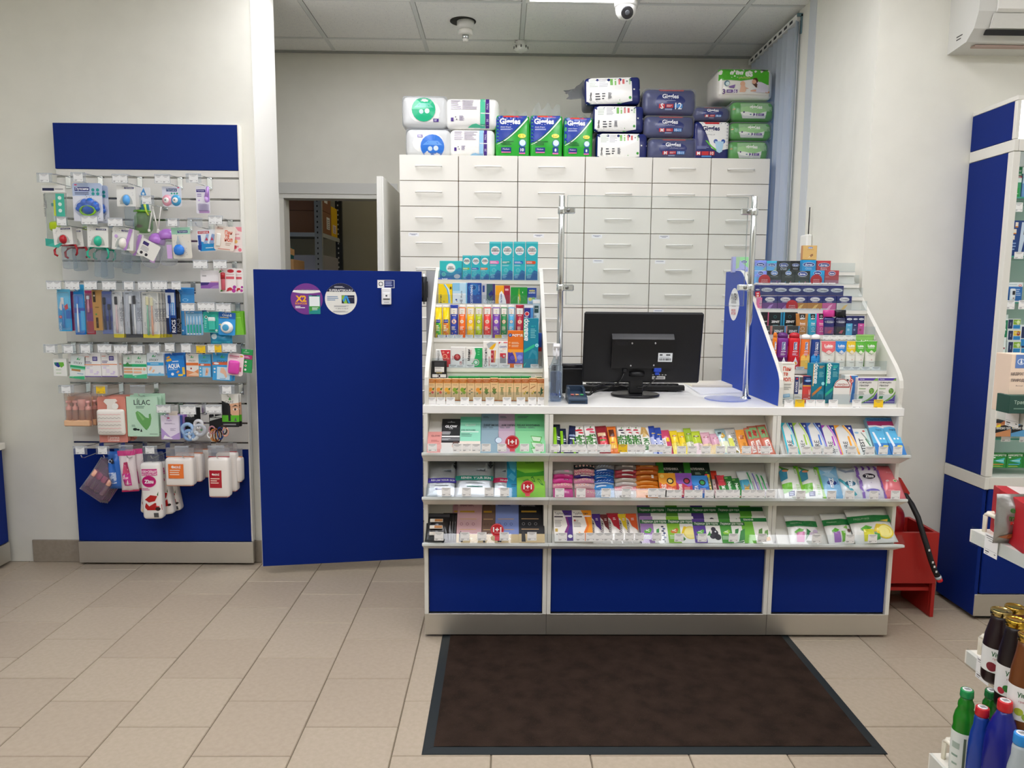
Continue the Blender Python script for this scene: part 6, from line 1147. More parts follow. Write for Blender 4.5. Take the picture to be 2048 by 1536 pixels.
for r_ in range(5):
 for k in range(16):
  if not km:mb=MB();mb.box(-.0085,.0085,-.0085,.0085,0,.006,M('#1c1c20','p'),.0015);ko=mb.build('key',t);km=ko.data
  else:ko=bpy.data.objects.new('key',km);COL.objects.link(ko);ko.parent=t
  yy=.028+.024*r_;ko.location=(-kw_*.46+kw_*.92*(k+.5)/16,yy,.0305-.0000-(yy-.014)*.103)
mb=MB();mb.box(-.03,.03,-.0006,0,.014,.018,M('#c8c8ca','p'));mb.build('badge',t)
p=atZ(1218,772,ZW);t=thing('mouse','dark grey computer mouse beside the keyboard under the monitor','mouse',(p.x,3.56,ZW))
mb=MB();mb.lathe([(.03,0.0005),(.034,.006),(.032,.018),(.024,.03),(.012,.036),(.002,.0375)],M('#3a3c40','g'),24,sy=1.6);mb.build('body',t);mb=MB();mb.box(-.004,.004,-.05,-.02,.022,.036,M('#c8c8ca','g'),.002);mb.build('scroll_wheel',t)
mb=MB();mb.box(-.0008,.0008,-.053,-.02,.016,.034,BLACK);mb.build('button_gap',t)
cable('mouse_cable',t,Vector((p.x,3.56,ZW)),[(p.x,3.61,ZW+.01),(p.x-.05,3.62,ZW+.012),(p.x-.1,3.58,ZW+.03),(p.x-.14,3.5,ZW+.045)],.0018)
p0,p1=atZ(1137,808,ZW),atZ(1175,808,ZW);tw=p1.x-p0.x;yt=p0.y
t=thing('card_terminal','dark blue card payment terminal on the worktop front','card terminal',((p0.x+p1.x)/2,yt,ZW));TB_=M('#24384f','l')
mb=MB();mb.prism([(0,.0),(.0,.018),(.012,.026),(.10,.034),(.15,.04),(.15,.0)],-tw/2,tw/2,TB_);mb.build('body',t)
mb=MB();mb.prism([(.07,.03),(.075,.052),(.14,.056),(.15,.04),(.12,.033)],-tw/2+.002,-tw/2+.012,TB_);mb.prism([(.07,.03),(.075,.052),(.14,.056),(.15,.04),(.12,.033)],tw/2-.012,tw/2-.002,TB_);mb.box(-tw/2+.002,tw/2-.002,.13,.14,.036,.06,TB_,.002);mb.build('pin_shield',t)
mb=MB();mb.box(-tw*.38,tw*.38,-.0008,0,.007,.011,M('#0d141c','p'));mb.build('card_slot',t)
for k,cc in enumerate(('#c8645c','#d89a6c','#3fae62')):
 mb=MB();mb.box(-.007,.007,-.006,.006,0,.004,M(cc,'p'),.0015);o=mb.build('key',t);o.location=(-tw*.25+tw*.25*k,.045,.0302);o.rotation_euler.x=.09
cable('terminal_cable',t,Vector(((p0.x+p1.x)/2,yt,ZW)),[(p1.x-.004,yt+.12,ZW+.03),(p1.x+.02,yt+.1,ZW+.03),(p1.x+.05,yt+.16,ZW+.05),(p1.x+.14,yt+.24,ZW+.05),(p1.x+.22,yt+.26,ZW+.034)],.0028);cable('terminal_cable',t,Vector(((p0.x+p1.x)/2,yt,ZW)),[(p1.x-.006,yt+.13,ZW+.03),(p1.x+.02,yt+.12,ZW+.02),(p1.x+.06,yt+.17,ZW+.035),(p1.x+.15,yt+.25,ZW+.04),(p1.x+.24,yt+.27,ZW+.036)],.0028)
p0,p1=atZ(1120,787,ZW),atZ(1165,787,ZW);yp=p0.y;top=atY(1140,728,yp).z
t=thing('receipt_printer','black receipt printer between the spray bottle and the monitor','printer',((p0.x+p1.x)/2,yp,ZW));w2=(p1.x-p0.x);hz=top-ZW
mb=MB();mb.box(-w2/2-.03,w2/2,.0,.16,.001,hz*.86,M('#0e0e11','l'),.005);mb.build('body',t)
mb=MB();mb.lathe([(hz*.085,0),(hz*.09,.002),(hz*.09,w2+.028),(hz*.085,w2+.03)],M('#1c1c20','g'),20);o=mb.build('lid',t);o.location=(-w2/2-.03,.02,hz*.93-hz*.01);o.rotation_euler.y=math.pi/2
mb=MB();mb.box(-w2/2-.02,w2/2-.04,-.0008,.001,hz*.7,hz*.715,M('#000000','p'));mb.build('paper_slot',t);mb=MB();mb.box(-w2/2-.02,-w2/2+.012,-.002,.001,hz*.06,hz*.12,M('#3a3a40','g'));mb.build('socket',t)
yb_=2.96;p0,p1=atY(1099,780,yb_),atY(1125,780,yb_);bw=p1.x-p0.x;zt_=atY(1112,728,yb_).z-ZW;zq=atY(1114,687,yb_).z-ZW
t=thing('spray_bottle','clear sanitizer bottle with a white trigger head beside the left stand','bottle',((p0.x+p1.x)/2,yb_,ZW+.0005))
mb=MB();sh=MB();mb.rbox(bw,bw*.85,zt_*.97,bw*.2,M('#e4ecf2','w',.25),(0,0,0),5);mb.build('body',t)
mb=MB();mb.lathe([(bw*.42,zt_*.965),(bw*.3,zt_+.012),(bw*.2,zt_+.026),(bw*.19,zt_+.034)],M('#dfe6ea','w',.5),18,0,bw*.42);mb.build('shoulder',t)
mb=MB();mb.rbox(bw*.84,bw*.7,zt_*.78,bw*.16,M('#c9d2e4','t',.3),(0,0,0),5);o=mb.build('liquid',t);o.location=(0,bw*.07,.003)
mb=MB();mb.lathe([(bw*.25,zt_+.03),(bw*.26,zt_+.034),(bw*.25,zt_+.058)],M('#f0f0f2','l'),18,0,bw*.42);mb.prism([(bw*.7,zt_+.058),(bw*.12,zt_+.058),(-.01,zq-.012),(-.006,zq),(bw*.6,zq-.004),(bw*.82,zq-.03)],-bw*.24,bw*.24,M('#f2f2f4','l'));mb.build('trigger_head',t)
mb=MB();mb.tube([(0,-.004,zq-.02),(0,-.012,zt_+.04),(.0,-.002,zt_+.02)],.004,M('#e6e6ea','l'),8);mb.build('trigger',t);mb=MB();mb.tube([(0,bw*.42,zt_+.03),(bw*.12,bw*.42,zt_*.5),(bw*.22,bw*.42,.01)],.0022,M('#e8ecee','w',1),6);mb.build('dip_tube',t)
mb=MB();vs,fs,a,b=text_mesh('ГЕЛЬ А',.02);mb.add([(x*bw*.8/a-.002,-.0006,zt_*.2+y*bw*.8/a)for x,y in vs],fs,M('#3a4a8c','p'));mb.build('lettering',t)
pp=[atZ(x,y,ZW)for x,y in((1370,770),(1400,790),(1495,786),(1452,762))]
t=None
mb=MB();z=.0008
mb.prism([(p.x,p.y)for p in pp],0,.006,M('#eeeff2','p'),'z');o=mb.build('paper_sheets');o.location.z=ZW+.0006;tag(o,'loose stack of white paper sheets lying by the blue stand side','papers')
p=atZ(1378,774,ZW+.008);t=thing('note_pad','cream paper pad with one curled corner on the white sheets','notepad',(atZ(1375,773,ZW).x,atZ(1375,777,ZW).y,ZW+.0068))
mb=MB();mb.box(0,.27,0,.17,0,.012,M('#ece4d2','p'),.002);mb.build('pages',t)
n=8;v=[]
for i in range(n+1):a=i/n;r=.016;v+=[(.19+.08*a,.01+.0*a,.0125+.02*a*a),(.19+.09*a,.16,.0125+.034*a*a)]
mb=MB();mb.add(v,[(2*i,2*i+2,2*i+3,2*i+1)for i in range(n)],M('#efe9dc','p'),True);mb.tube([(.276,.004,.03),(.285,.16,.04)],.011,M('#ece6d8','p'),12);mb.build('curled_page',t)
YPx=3.08
for k,(px,py,xb_)in enumerate(((1122,391,.246),(1507,393,1.045))):
 zt2=atY(px,py,YPx).z
 t=thing('screen_post',['left chrome post holding the clear protective screen','right chrome post holding the clear protective screen'][k],'post',(xb_,YPx,ZW),'chrome screen posts')
 mb=MB();mb.lathe([(.0125,.002),(.0125,zt2-ZW-.002),(.0115,zt2-ZW)],CHROME,20);mb.build('pole',t);mb=MB();mb.lathe([(.024,.0005),(.024,.005),(.016,.012),(.0135,.014)],CHROME,24);mb.build('base_flange',t)
 for cyy in((421 if k==0 else 424),575.5):
  z2=atY(px,cyy,YPx).z-ZW;s_=1 if k==0 else-1
  mb=MB();mb.lathe([(.0155,z2-.014),(.0165,z2-.012),(.0165,z2+.012),(.0155,z2+.014)],CHROME,18);mb.box(min(0,s_*.055),max(0,s_*.055),-.011,.011,z2-.013,z2+.013,CHROME,.004);o=mb.build('clamp',t)
  mb=MB();mb.lathe([(.0075,0),(.0075,.003),(.005,.004)],M('#8a8c8c','m'),14);o2=mb.build('clamp_screw',o);o2.location=(s_*.026,-.0115,z2);o2.rotation_euler.x=math.pi/2
a=atY(1135,391,YPx);b=atY(1487,612,YPx)
PL=M('#fbfdfd','c')
mb=MB();mb.box(a.x,b.x,YPx-.002,YPx+.002,b.z,a.z,PL,.0006);o=mb.build('protective_screen');tag(o,'clear acrylic protective screen clamped between the two chrome posts above the till','screen')
mb=MB()
for bx in((a.x-.0006,a.x+.0012,b.z,a.z),(b.x-.0012,b.x+.0006,b.z,a.z),(a.x,b.x,b.z-.0006,b.z+.0012),(a.x,b.x,a.z-.0012,a.z+.0006)):mb.box(bx[0],bx[1],YPx-.0024,YPx+.0024,bx[2],bx[3],M('#cfd8d8','w',1))
mb.build('polished_edge',o)
p=atZ(1452,799,ZW);mb=MB();mb.lathe([(.085,.0008),(.09,.003),(.09,.0055),(.084,.006)],M('#c8d0f0','w',.25),40);o=mb.build('coin_tray');o.location=(p.x,p.y,ZW);tag(o,'round clear plastic coin tray at the foot of the right chrome post','tray')
xs=1.104-.0015
tp,bt,lf,rt=atX(1471,576,xs),atX(1467,641,xs),atX(1458,608,xs),atX(1479,607,xs)
cz,rz_=(tp.z+bt.z)/2,(tp.z-bt.z)/2;cy_,ry=(lf.y+rt.y)/2,abs(lf.y-rt.y)/2
mb=MB();n=32;pts=[]
for i in range(n):a_=2*math.pi*i/n;s_=math.sin(a_);pts.append((ry*(math.cos(a_)*(1-.18*abs(s_))),rz_+rz_*s_))
mb.prism(pts,0,.0009,M('#f0eff0','p'),'y')
mwS=Matrix(((0,0,0,xs),(-1,0,0,cy_),(0,0,1,cz-rz_),(0,0,0,1)));mwS=Matrix(((0,1,0,xs-.0009),(-1,0,0,cy_),(0,0,1,cz-rz_),(0,0,0,1)))
o=mb.build('oval_sticker',None,mwS);tag(o,'white leaf shaped instalment card sticker on the blue side of the right stand','sticker')
prints(o,2*ry,2*rz_,[T('ХАЛВА',.5,.73,.66,'#33333a',b=.02,hs=1.4),L(.24,.52,.78,.62,2,'#6a6a6e'),L(.3,.42,.7,.47,1,'#9a9a9e'),R(.3,.18,.68,.26,'#c8343c'),R(.3,.28,.68,.35,'#c8343c'),T('СОВКОМ',.5,.315,.32,'#fff',b=.03),T('БАНК',.5,.22,.28,'#fff',b=.03)])
# counter bays: masks, bars, wipes
d1,d2,d3,d4,d2b=crop(830,810,5.296),crop(1090,810,5.296),crop(1310,810,5.296),crop(1530,810,5.297),crop(1090,900,8.533)
B1,B2,B3=bay_fp
MK='face mask'
def sheet(fp,label,x0,y0,x1,y1,col,items,d=.006,c=d1,off=None,**kw):
 return prod(fp,c,kw.pop('kind','box'),kw.pop('name','mask_packet'),kw.pop('cat',MK),label,x0,y0,x1,None,d,col,items,off=off if off is not None else .016,**kw)
sheet(B1,'low pink eye patch packet, left end of the top counter shelf',140,282,290,0,'#d9928c',[T('GLOW',.55,.8,.62,'#6a3a3c',b=.01),L(.25,.52,.9,.62,2,'#a8605c'),R(.0,.2,1,.4,'#e0a49c')],d=.012)
sheet(B1,'black patch box with white lettering on the top counter shelf',290,146,486,0,'#141417',[R(0,0,1,.3,'#ddd8d2'),R(.02,.36,1,.44,'#6a6a6e'),R(.02,.46,.98,.5,'#e8e8e8'),P([(.3,.9),(.46,.905),(.5,.935),(.54,.905),(.7,.9),(.7,.885),(.3,.885)],'#8a8a8e'),T('GLOW',.5,.77,.64,'#f0f0f2',b=.035),T('LAB',.5,.71,.2,'#c8c8cc',b=0),L(.04,.53,.56,.63,3,'#d0d0d4'),L(.04,.37,.6,.43,2,'#c0c0c4'),O(.78,.2,.2,'#dcb09a',.1),P([(.58,.22),(.66,.33),(.9,.33),(.97,.2),(.9,.28),(.7,.28)],'#5a4038')],d=.02)
sheet(B1,'mint green eye patch box with a face photo on the top counter shelf',484,126,700,0,'#8fd8ba',[R(0,.84,1,1,'#62b294'),R(0,0,1,.33,'#e6d8cc'),T('GLOW',.5,.77,.52,'#c4e0d0',b=.03),T('EYE PATCHES',.4,.63,.68,'#2c4a42',b=.01),R(.06,.57,.9,.6,'#d8f0e4'),L(.06,.45,.6,.55,3,'#5a8a7a'),O(.38,.2,.19,'#c88c6c',.13),O(.34,.21,.14,'#e4b496',.1),P([(.18,.24),(.3,.16),(.26,.12)],'#f6f2ee'),P([(.46,.14),(.56,.2),(.54,.12)],'#f6f2ee')],d=.02)
prod(B1,d1,'box','mask_packet',MK,'blue packet edge showing behind the mint eye patch box',690,170,708,None,.006,'#3f9ac0',[],off=.008)
def mask3(label,x0,x1,col,ttl,extra,tx=.5,tw=.8):
 return sheet(B1,label,x0,40,x1,0,col,[T(ttl,tx,.63,tw,'#24323c',b=.025),L(.1,.56,.4,.6,2,'#5a6a70'),L(.45,.56,.72,.6,2,'#5a6a70'),L(.1,.78,.5,.84,2,'#5a6a70')]+extra,d=.005,off=.01)
mask3('grey blue sheet mask on the top counter shelf',706,890,'#7d97a6','DEEP MOIS',[R(0,0,1,.52,'#8ca6b4'),O(.98,.3,.2,'#2a3c6a',.2),O(.99,.3,.18,'#c8d8e4',.18),L(.1,.2,.5,.23,1,'#4a5a64')],.56,.82)
mask3('dusty mauve sheet mask on the top counter shelf',884,1062,'#b49ab0','AGE DEFEN',[R(0,0,1,.5,'#c0a8ba'),O(.7,.22,.12,'#d8c4d0')],.58,.8)
mask3('green aloe sheet mask on the top counter shelf',1054,1368,'#6cba84','RELAX SOOTHING',[R(0,0,1,.5,'#84cc94')]+[q for k in range(3)for q in(P([(.52,.4-.13*k),(.6,.27-.13*k),(.84,.26-.13*k),(.9,.38-.13*k)],'#4aa03c'),P([(.545,.385-.13*k),(.61,.29-.13*k),(.82,.28-.13*k),(.865,.365-.13*k)],'#c8dcc4'))],.46,.74)
def silver(label,x0,y0,x1,band,txt,d=.012,off=.02,by=.3,skull=True):
 it=[R(0,by,1,by+.11,band),T(txt,.54 if len(txt)>8 else .7,by+.055,.78 if len(txt)>8 else .5,'#eef0f2',b=.02),P([(.5,.66),(.74,.7),(.82,.9),(.84,.7),(.8,.62)],'#a4abb0'),P([(.52,.64),(.78,.68),(.78,.62)],'#50565c'),T('GLOW',.5,.54,.32,'#aab0b4',b=.01),L(.28,by-.08,.72,by-.05,1,'#8a9096'),L(.3,by-.17,.72,by-.13,1,band)]
 if skull:it+=[O(.92,.84,.06,'#2c2e32',.03),P([(.84,.8),(1.0,.8),(.95,.72),(.89,.72)],'#2c2e32'),R(.9,.7,.94,.9,'#2c2e32')]
 return prod(B2,d1,'pouch','foil_mask_packet',MK,label,x0,y0,x1,None,d,'#b6bcc1',it,off=off,fin='f',wob=.3,group='silver foil mask packets')
silver('silver foil mask packet with a violet band',140,552,462,'#4436a0','RENEW YOUR SKIN',off=.014,by=.36)
silver('silver foil mask packet with a green band',440,545,834,'#1c8474','RENEW YOUR SKIN',off=.024,by=.4)
silver('silver foil mask packet with a crimson band',832,550,1000,'#c22a5c','RENEW',off=.014,by=.37,skull=False)
sheet(B2,'bright blue gel mask packet on the middle counter shelf',972,545,1092,0,'#2290bc',[P([(.1,.9),(.5,.98),(.9,.8),(.7,.6),(.3,.7)],'#5ab8d8'),P([(.1,.5),(.4,.6),(.8,.5),(.6,.4)],'#4aacd0'),L(.4,.26,.9,.34,2,'#1a5a80')],d=.008,off=.012,fin='g')
sheet(B2,'lime green aloe mask packet on the middle counter shelf',1076,540,1368,0,'#86c63c',[P([(.0,.66),(.3,.58),(.7,.6),(1,.64),(1,.52),(.6,.5),(.3,.5),(.0,.46)],'#3c9a2c'),T('GLOW',.48,.84,.34,'#3a6a2c',b=.01),P([(.5,.48),(.58,.5),(.66,.36),(.56,.38)],'#2f7a2c'),P([(.52,.46),(.57,.47),(.62,.39),(.57,.4)],'#8cca44'),P([(.72,.44),(.8,.44),(.96,.28),(.86,.3)],'#2f7a2c'),P([(.75,.42),(.8,.42),(.9,.32),(.86,.33)],'#8cca44'),P([(.2,.4),(.4,.44),(.5,.34),(.3,.34)],'#4a9a34')],d=.008,off=.018)
o=prod(B3,d1,'pouch','hair_clip_bag','hair clips','black zip bag of wooden hair clips on the bottom counter shelf',122,1142,372,None,.014,'#1d1c1e',[R(.02,.86,.98,.97,'#3a3a3e')],off=.03,wob=.4)
for k in range(3):
 mb=MB();w_=o.dimensions.x;h_=.14;zz=h_*(.56-.2*k);mb.box(-w_*.32,w_*.22,-.008,-.004,zz,zz+.014,M('#d8d0c4','p'),.001);mb.box(-w_*.12,w_*.2,-.0105,-.008,zz+.002,zz+.012,M('#b87c44','p'),.003);mb.build('hair_clip',o)
for k in range(3):prod(B3,d1,'pouch','hair_clip_bag','hair clips',f'black zip bag edge, {ORD[k]} behind the front clip bag',300+30*k,1140,396+26*k,None,.01,'#232224',[R(.8,.1,.84,.7,'#8a8a90')],off=.018-.003*k,wob=.4,group='black clip bags behind')
def gold(label,x0,x1,y0,col,ttl,tc='#4a4a52',off=.012,bar='#c8a03c'):
 return sheet(B3,label,x0,y0,x1,0,col,[R(0,0,1,.2,'#d2b98c'),L(.1,.84,.62,.92,len(ttl)>12 and 2 or 1,tc),T(ttl,.38,.86,.56,tc,b=.005),R(.1,.7,.7,.74,bar),R(.1,.54,.78,.555,'#d0a878'),R(.1,.3,.78,.315,'#d0a878'),O(.18,.43,.06,tc),O(.18,.43,.045,col),O(.42,.43,.06,tc),O(.42,.43,.045,col),O(.66,.43,.06,tc),O(.66,.43,.045,col),P([(.1,.02),(.1,.2),(.16,.27),(.24,.2),(.26,.02)],'#2c2a2a'),O(.6,.1,.05,'#e8d8b8')],d=.006,off=off)
gold('pink sheet mask behind the front pink one on the bottom shelf',405,560,1000,'#bd9299','IDEAL','#8a5a64',.006)
gold('pink sheet mask with a gold foot on the bottom shelf',456,712,1005,'#c9a2a6','IDEAL SKIN','#8a5a64',.013)
gold('brown gold sheet mask on the bottom shelf',715,860,1005,'#6f5648','BOTOX','#4a3a30',.008,'#d8a838')
gold('periwinkle blue sheet mask on the bottom shelf',854,1102,1005,'#7f92cc','HYALURONIC','#3a4a8c',.013,'#8094d0')
gold('black and gold sheet mask on the bottom shelf',1098,1362,1005,'#15151a','ANTI-AGE','#8a8a90',.018,'#c8a03c')
fpL=[FP((0,YL-.006,z1),0)for z0,z1 in LIPS]
pdisc(fpL[0],d1,955,322,1106,492,'red one plus one disc on the top counter shelf',1,.004);pdisc(fpL[1],d1,1120,800,1266,968,'red one plus one disc on the middle counter shelf',1,.004);pdisc(fpL[2],d1,798,1255,942,1437,'red one plus one disc on the bottom counter shelf',1,.004)
def bar(c,x0,x1,y0,col,items,label,roll=0.,d=.016,off=.018,fp=B1,w=None,**kw):
 return prod(fp,c,'bar','snack_bar','snack bar',label+', top counter shelf',x0,y0,x1,None,d,col,items,off=off,roll=roll,group='snack bars on the top counter shelf',w=w,**kw)
rl=-.0
NB=[R(.0,.05,.42,.9,'#8cc81e'),R(.5,.52,.9,.56,'#e8eef0'),R(.5,.46,.9,.48,'#e8eef0'),P([(.6,.2),(.9,.3),(.8,.1)],'#e8e8f0')]
bar(d2,84,160,196,'#1a2436',NB,'navy and lime bar at the left end')
bar(d2,160,222,240,'#1a2440',NB,'navy and lime bar, second from left')
bar(d2,214,300,208,'#18224a',[R(.1,.6,.9,.66,'#8a9ac0'),R(.2,.5,.8,.54,'#d8e0ec'),O(.4,.12,.2,'#e0b48c',.04),P([(.1,.1),(.4,.46),(.5,.1)],'#3c4c94')],'all navy bar sticking up among the lime ones',.12)
bar(d2,296,352,285,'#1c2a44',NB,'navy and lime bar, leaning beside the strawberry bar',-.12)
def eat(x0,x1,y0,fr,nm,roll=-.09):
 bar(d2,x0,x1,y0,'#eae8e4',[O(.5,.82,.36,fr,.13),O(.66,.72,.26,fr,.1),P([(.5,.9),(.7,.95),(.62,.86)],'#4a8a3c'),T('EAT',.64,.48,.34,'#2f6a34',-1,b=.03,hs=1.2),T('ME!',.3,.46,.3,'#4a8a3c',-1,b=.03,hs=1.2),O(.5,.14,.4,fr,.07)],f'white bar with {nm}',roll)
eat(326,436,208,'#c42c3c','a strawberry picture');eat(440,556,196,'#d8506c','raspberries')
bar(d2,562,678,212,'#8c1f2c',[R(.1,.62,.8,.74,'#d8b890'),P([(.15,.1),(.2,.56),(.8,.56),(.9,.1)],'#d0404c'),O(.5,.4,.22,'#e8646c',.1),R(.2,.45,.7,.5,'#4a8a3c')],'dark red strawberry bar',-.09)
bar(d2,672,768,218,'#e0742c',[R(.15,.62,.7,.88,'#5a2c1c'),R(.1,.2,.8,.58,'#e8b43c'),O(.4,.4,.2,'#c85a2c',.08)],'orange bar with a brown window',-.06)
eat(768,850,208,'#3a2c40','dark berries',-.03);eat(848,928,204,'#c0283c','cherries, left one',-.03);eat(930,1008,206,'#b8283c','cherries, right one',-.05)
bar(d2,1012,1118,216,'#ebe9e4',[P([(.05,.7),(.3,.98),(.7,.95),(.9,.6),(.5,.72)],'#c09a5c'),P([(.2,.6),(.5,.92),(.6,.6)],'#d8b878'),T('MOM',.5,.36,.4,'#3f7a3c',-1,b=.03,hs=1.3)],'white bar with wheat ears',-.07)
for k,(x0,x1)in enumerate(((1118,1188),(1176,1254))):bar(d2,x0,x1,212+18*k,'#2c4aa4',[R(.0,.05,.5,.6,'#b0b8e0'),O(.6,.72,.3,'#e8c84c',.09),O(.7,.74,.24,'#2c4aa4',.08),T('ночь',.7,.3,.4,'#e8ecf8',-1)],f'blue bar with a yellow moon, {["left", "right"][k]} of two',-.09)
bar(d3,64,168,256,'#c8486c',[R(.1,.1,.45,.64,'#ece6e0'),R(.5,.5,.8,.66,'#e8c02c'),T('protein',.28,.36,.44,'#4a3a40',1,b=0)],'crimson bar with a white label',-.07)
TR_=lambda a,b,fr:[R(.0,.0,1,.46,b),O(.5,.76,.3,fr,.09),O(.5,.76,.16,'#f4efe6',.05),T('того',.64,.34,.3,'#7a7a5c',1,b=0),O(.3,.22,.08,'#f4f4ea',.022)]
for x0,x1,y0,a,b,fr,nm in((168,250,262,'#e8cc2c','#ecd860','#a8343c','yellow bar with a red berry, left one'),(252,326,276,'#e8cc2c','#ecd448','#b05a3c','yellow bar with a red berry, right one'),(318,398,236,'#9ab83c','#dce0cc','#3a2c24','green coconut bar tucked behind'),(386,492,268,'#b8cc3c','#e4ccd0','#5a3c2c','lime and pink coconut bar'),(494,592,280,'#d8a8b8','#e8d0a8','#a84060','pink and cream bar, left one'),(592,690,294,'#d4a4b8','#e4cc9c','#a04468','pink and cream bar, right one')):
 bar(d3,x0,x1,y0,a,TR_(a,b,fr),nm,-.06)
bar(d3,660,772,242,'#b8d4dc',[R(.1,.1,.9,.5,'#e4e8c8'),P([(.3,.66),(.6,.84),(.8,.7),(.5,.6)],'#c8a03c'),R(.25,.1,.4,.6,'#f2f4f2'),R(.2,.8,.5,.86,'#3a4a4c')],'pale blue foil bar',-.09,fin='f')
bar(d3,756,872,232,'#dcdcd8',[R(.1,.3,.5,.6,'#d4d85c'),T('ТВОРЧ',.62,.55,.5,'#5a5a5c',-1,b=0),P([(.2,.1),(.5,.2),(.8,.1)],'#8a7a3c')],'white foil bar with grey lettering',-.08,fin='f')
bar(d3,860,968,252,'#e09438',[O(.6,.72,.24,'#9c5428',.07),P([(.3,.6),(.5,.8),(.7,.6)],'#a85c2c'),T('того',.6,.32,.28,'#a86a2c',1,b=0),O(.24,.26,.09,'#f0e8d8',.025)],'orange bar with nuts',-.08)
for x0,x1,y0,nm,roll in((964,1048,232,'left of three',-.07),(1010,1118,212,'middle of three',-.1),(1106,1216,200,'right of three',-.12)):
 bar(d3,x0,x1,y0,'#c8705a',[R(.15,.56,.85,.94,'#7aa06c'),O(.5,.76,.22,'#4a2c24',.07),P([(.3,.66),(.6,.6),(.7,.86),(.4,.9)],'#a83c34'),P([(.25,.08),(.75,.12),(.7,.5),(.3,.46)],'#e4dcd4'),T('Тайм',.5,.28,.3,'#b03a34',1,b=.01)],f'coral bar with a green picture, {nm}',roll)
STK=[(138,478,[(312,388,'#a9a6a4'),(388,456,'#cf3c8c'),(458,535,'#d8469a'),(540,630,'#d88ca4'),(636,734,'#d05098')],'pink'),(500,850,[(226,302,'#1f2a30'),(304,368,'#d8909c'),(370,410,'#d494a0'),(412,456,'#33287c'),(458,540,'#d48cac'),(545,638,'#c8b0b0'),(642,734,'#d890a0')],'floral'),(852,1186,[(230,304,'#8a8c90'),(306,368,'#2056a4'),(370,405,'#1a4c9c'),(408,444,'#2c7cc8'),(447,486,'#1f5cb0'),(489,536,'#2a64b8'),(539,568,'#a8bcd0'),(570,650,'#3c90d4'),(654,734,'#9cbcdc')],'blue'),(1200,1580,[(230,312,'#7c7874'),(316,382,'#a83c48'),(386,450,'#a83844'),(454,524,'#b8aca0'),(528,594,'#b4b0ac'),(598,660,'#dc8890'),(664,734,'#bcb6b2')],'grey and red'),(1548,1944,[(232,318,'#b05a1c'),(322,398,'#b8601c'),(402,496,'#c06c1c'),(500,574,'#cc7c20'),(578,640,'#cc7820'),(644,734,'#e0924c')],'orange')]
for x0,x1,rows,nm in STK:
 n=len(rows)
 for k,(y0,y1,col)in enumerate(rows[::-1]):
  j=random.uniform(-8,8);it=[]
  if nm=='floral'and k!=3 or(nm=='pink'and k==1):it=[O(.12+.17*q,.5,.05,'#f0d8c8',.05)for q in range(6)]+[O(.12+.17*q,.5,.024,'#8c2438',.024)for q in range(6)]
  elif nm=='pink':it=[R(.55,.3,.8,.6,'#3a2030'if k==2 else'#e48ab8'),R(.58,.36,.77,.54,'#f0b0d0')]
  elif nm=='blue':it=[R(.1,.35,.6,.6,'#cfe0f0')]if k%3==1 else[P([(.1+.15*q,.3),(.2+.15*q,.7),(.24+.15*q,.7),(.14+.15*q,.3)],'#bcd8f0')for q in range(5)]
  elif nm=='orange':it=[R(.2,.4,.75,.62,'#e0a050')]+([R(.66,.2,.76,.8,'#e8e4dc')]if k in(0,3)else[])
  else:it=[R(.3,.3,.8,.6,'#dcd8d4')]
  prod(B2,d2b,'bar','snack_bar','snack bar',f'{nm} stacked bar, {ORD[k]} from the bottom, on the middle shelf',x0+j,y0,x1+j,y1 if k else None,.03,col,it,off=.034,group=f'stack of {nm} bars on the middle shelf',seal=.0,roll=random.uniform(-.04,.04)if k else 0,nx=10,nz=4)
for k,(x0,x1)in enumerate(((2,290),(288,560))):
 sheet(B2,f'dark green strawberry gum card, {["left", "right"][k]} of two at the back of the middle shelf',x0,560,x1,0,'#1f4a2a',[R(.0,.1,.25,.98,'#3a8a2c'),R(.25,.2,.98,.98,'#16281c'),T('КЛУБНИКА',.52,.72,.52,'#eef0ea',b=.02,hs=1.3),L(.4,.58,.66,.64,2,'#9ab0a0'),O(.84,.56,.09,'#d8384a',.07),P([(.78,.62),(.9,.62),(.84,.66)],'#4a9a3c')],c=d3,d=.012,off=.014,name='gum_card',cat='chewing gum')
for x0,x1,y0,a,b,lf,txt,nm in((32,214,720,'#e8a02c','#d8582c','#f0d060','ЗУБИ','orange'),(206,386,720,'#8c54b4','#c0344c','#b03040','ВИШНЯ','purple and red'),(376,550,746,'#3a8cd8','#2468b8','#3a9a4c','МЯТА','blue')):
 sheet(B2,f'{nm} chewing gum card on the middle shelf',x0,y0,x1,0,a,[P([(0,0),(1,0),(1,.5),(.7,.42),(.4,.56),(.2,.5),(0,.62)],b),O(.2,.86,.12,'#f4d070'if nm=='orange'else a),O(.64,.66,.2,'#1f1a1c'),O(.64,.66,.13,lf),O(.6,.7,.07,'#e8e0a0'if nm=='orange'else lf),T(txt,.24,.3,.44,'#f4ece4',-1 if nm!='blue'else 1,b=.03,hs=1.3),L(.45,.16,.8,.4,5,'#e0b0a0')],c=d3,d=.016,off=.03,name='gum_card',cat='chewing gum')
def lip(label,x0,x1,y0,col,it,capc):prod(B2,d3,'cyl','lip_balm','lip balm',label,x0,y0,x1,None,.01,col,it,off=.016,cap=.14,capcol=capc)
lip('yellow capped lip balm tube on the middle shelf',536,592,732,'#f0e6b0',[L(.3,.2,.7,.7,4,'#c8a83c')],'#ecc81c');lip('pale pink lip balm tube with a red cap on the middle shelf',590,640,752,'#e4c4c0',[L(.3,.2,.7,.7,3,'#b08080')],'#d84a34')
prod(B2,d3,'bar','sweet_packet','sweets','crumpled red packet behind the lip balms',566,690,650,None,.012,'#d8402c',[R(.1,.5,.6,.8,'#e8842c')],off=.006)
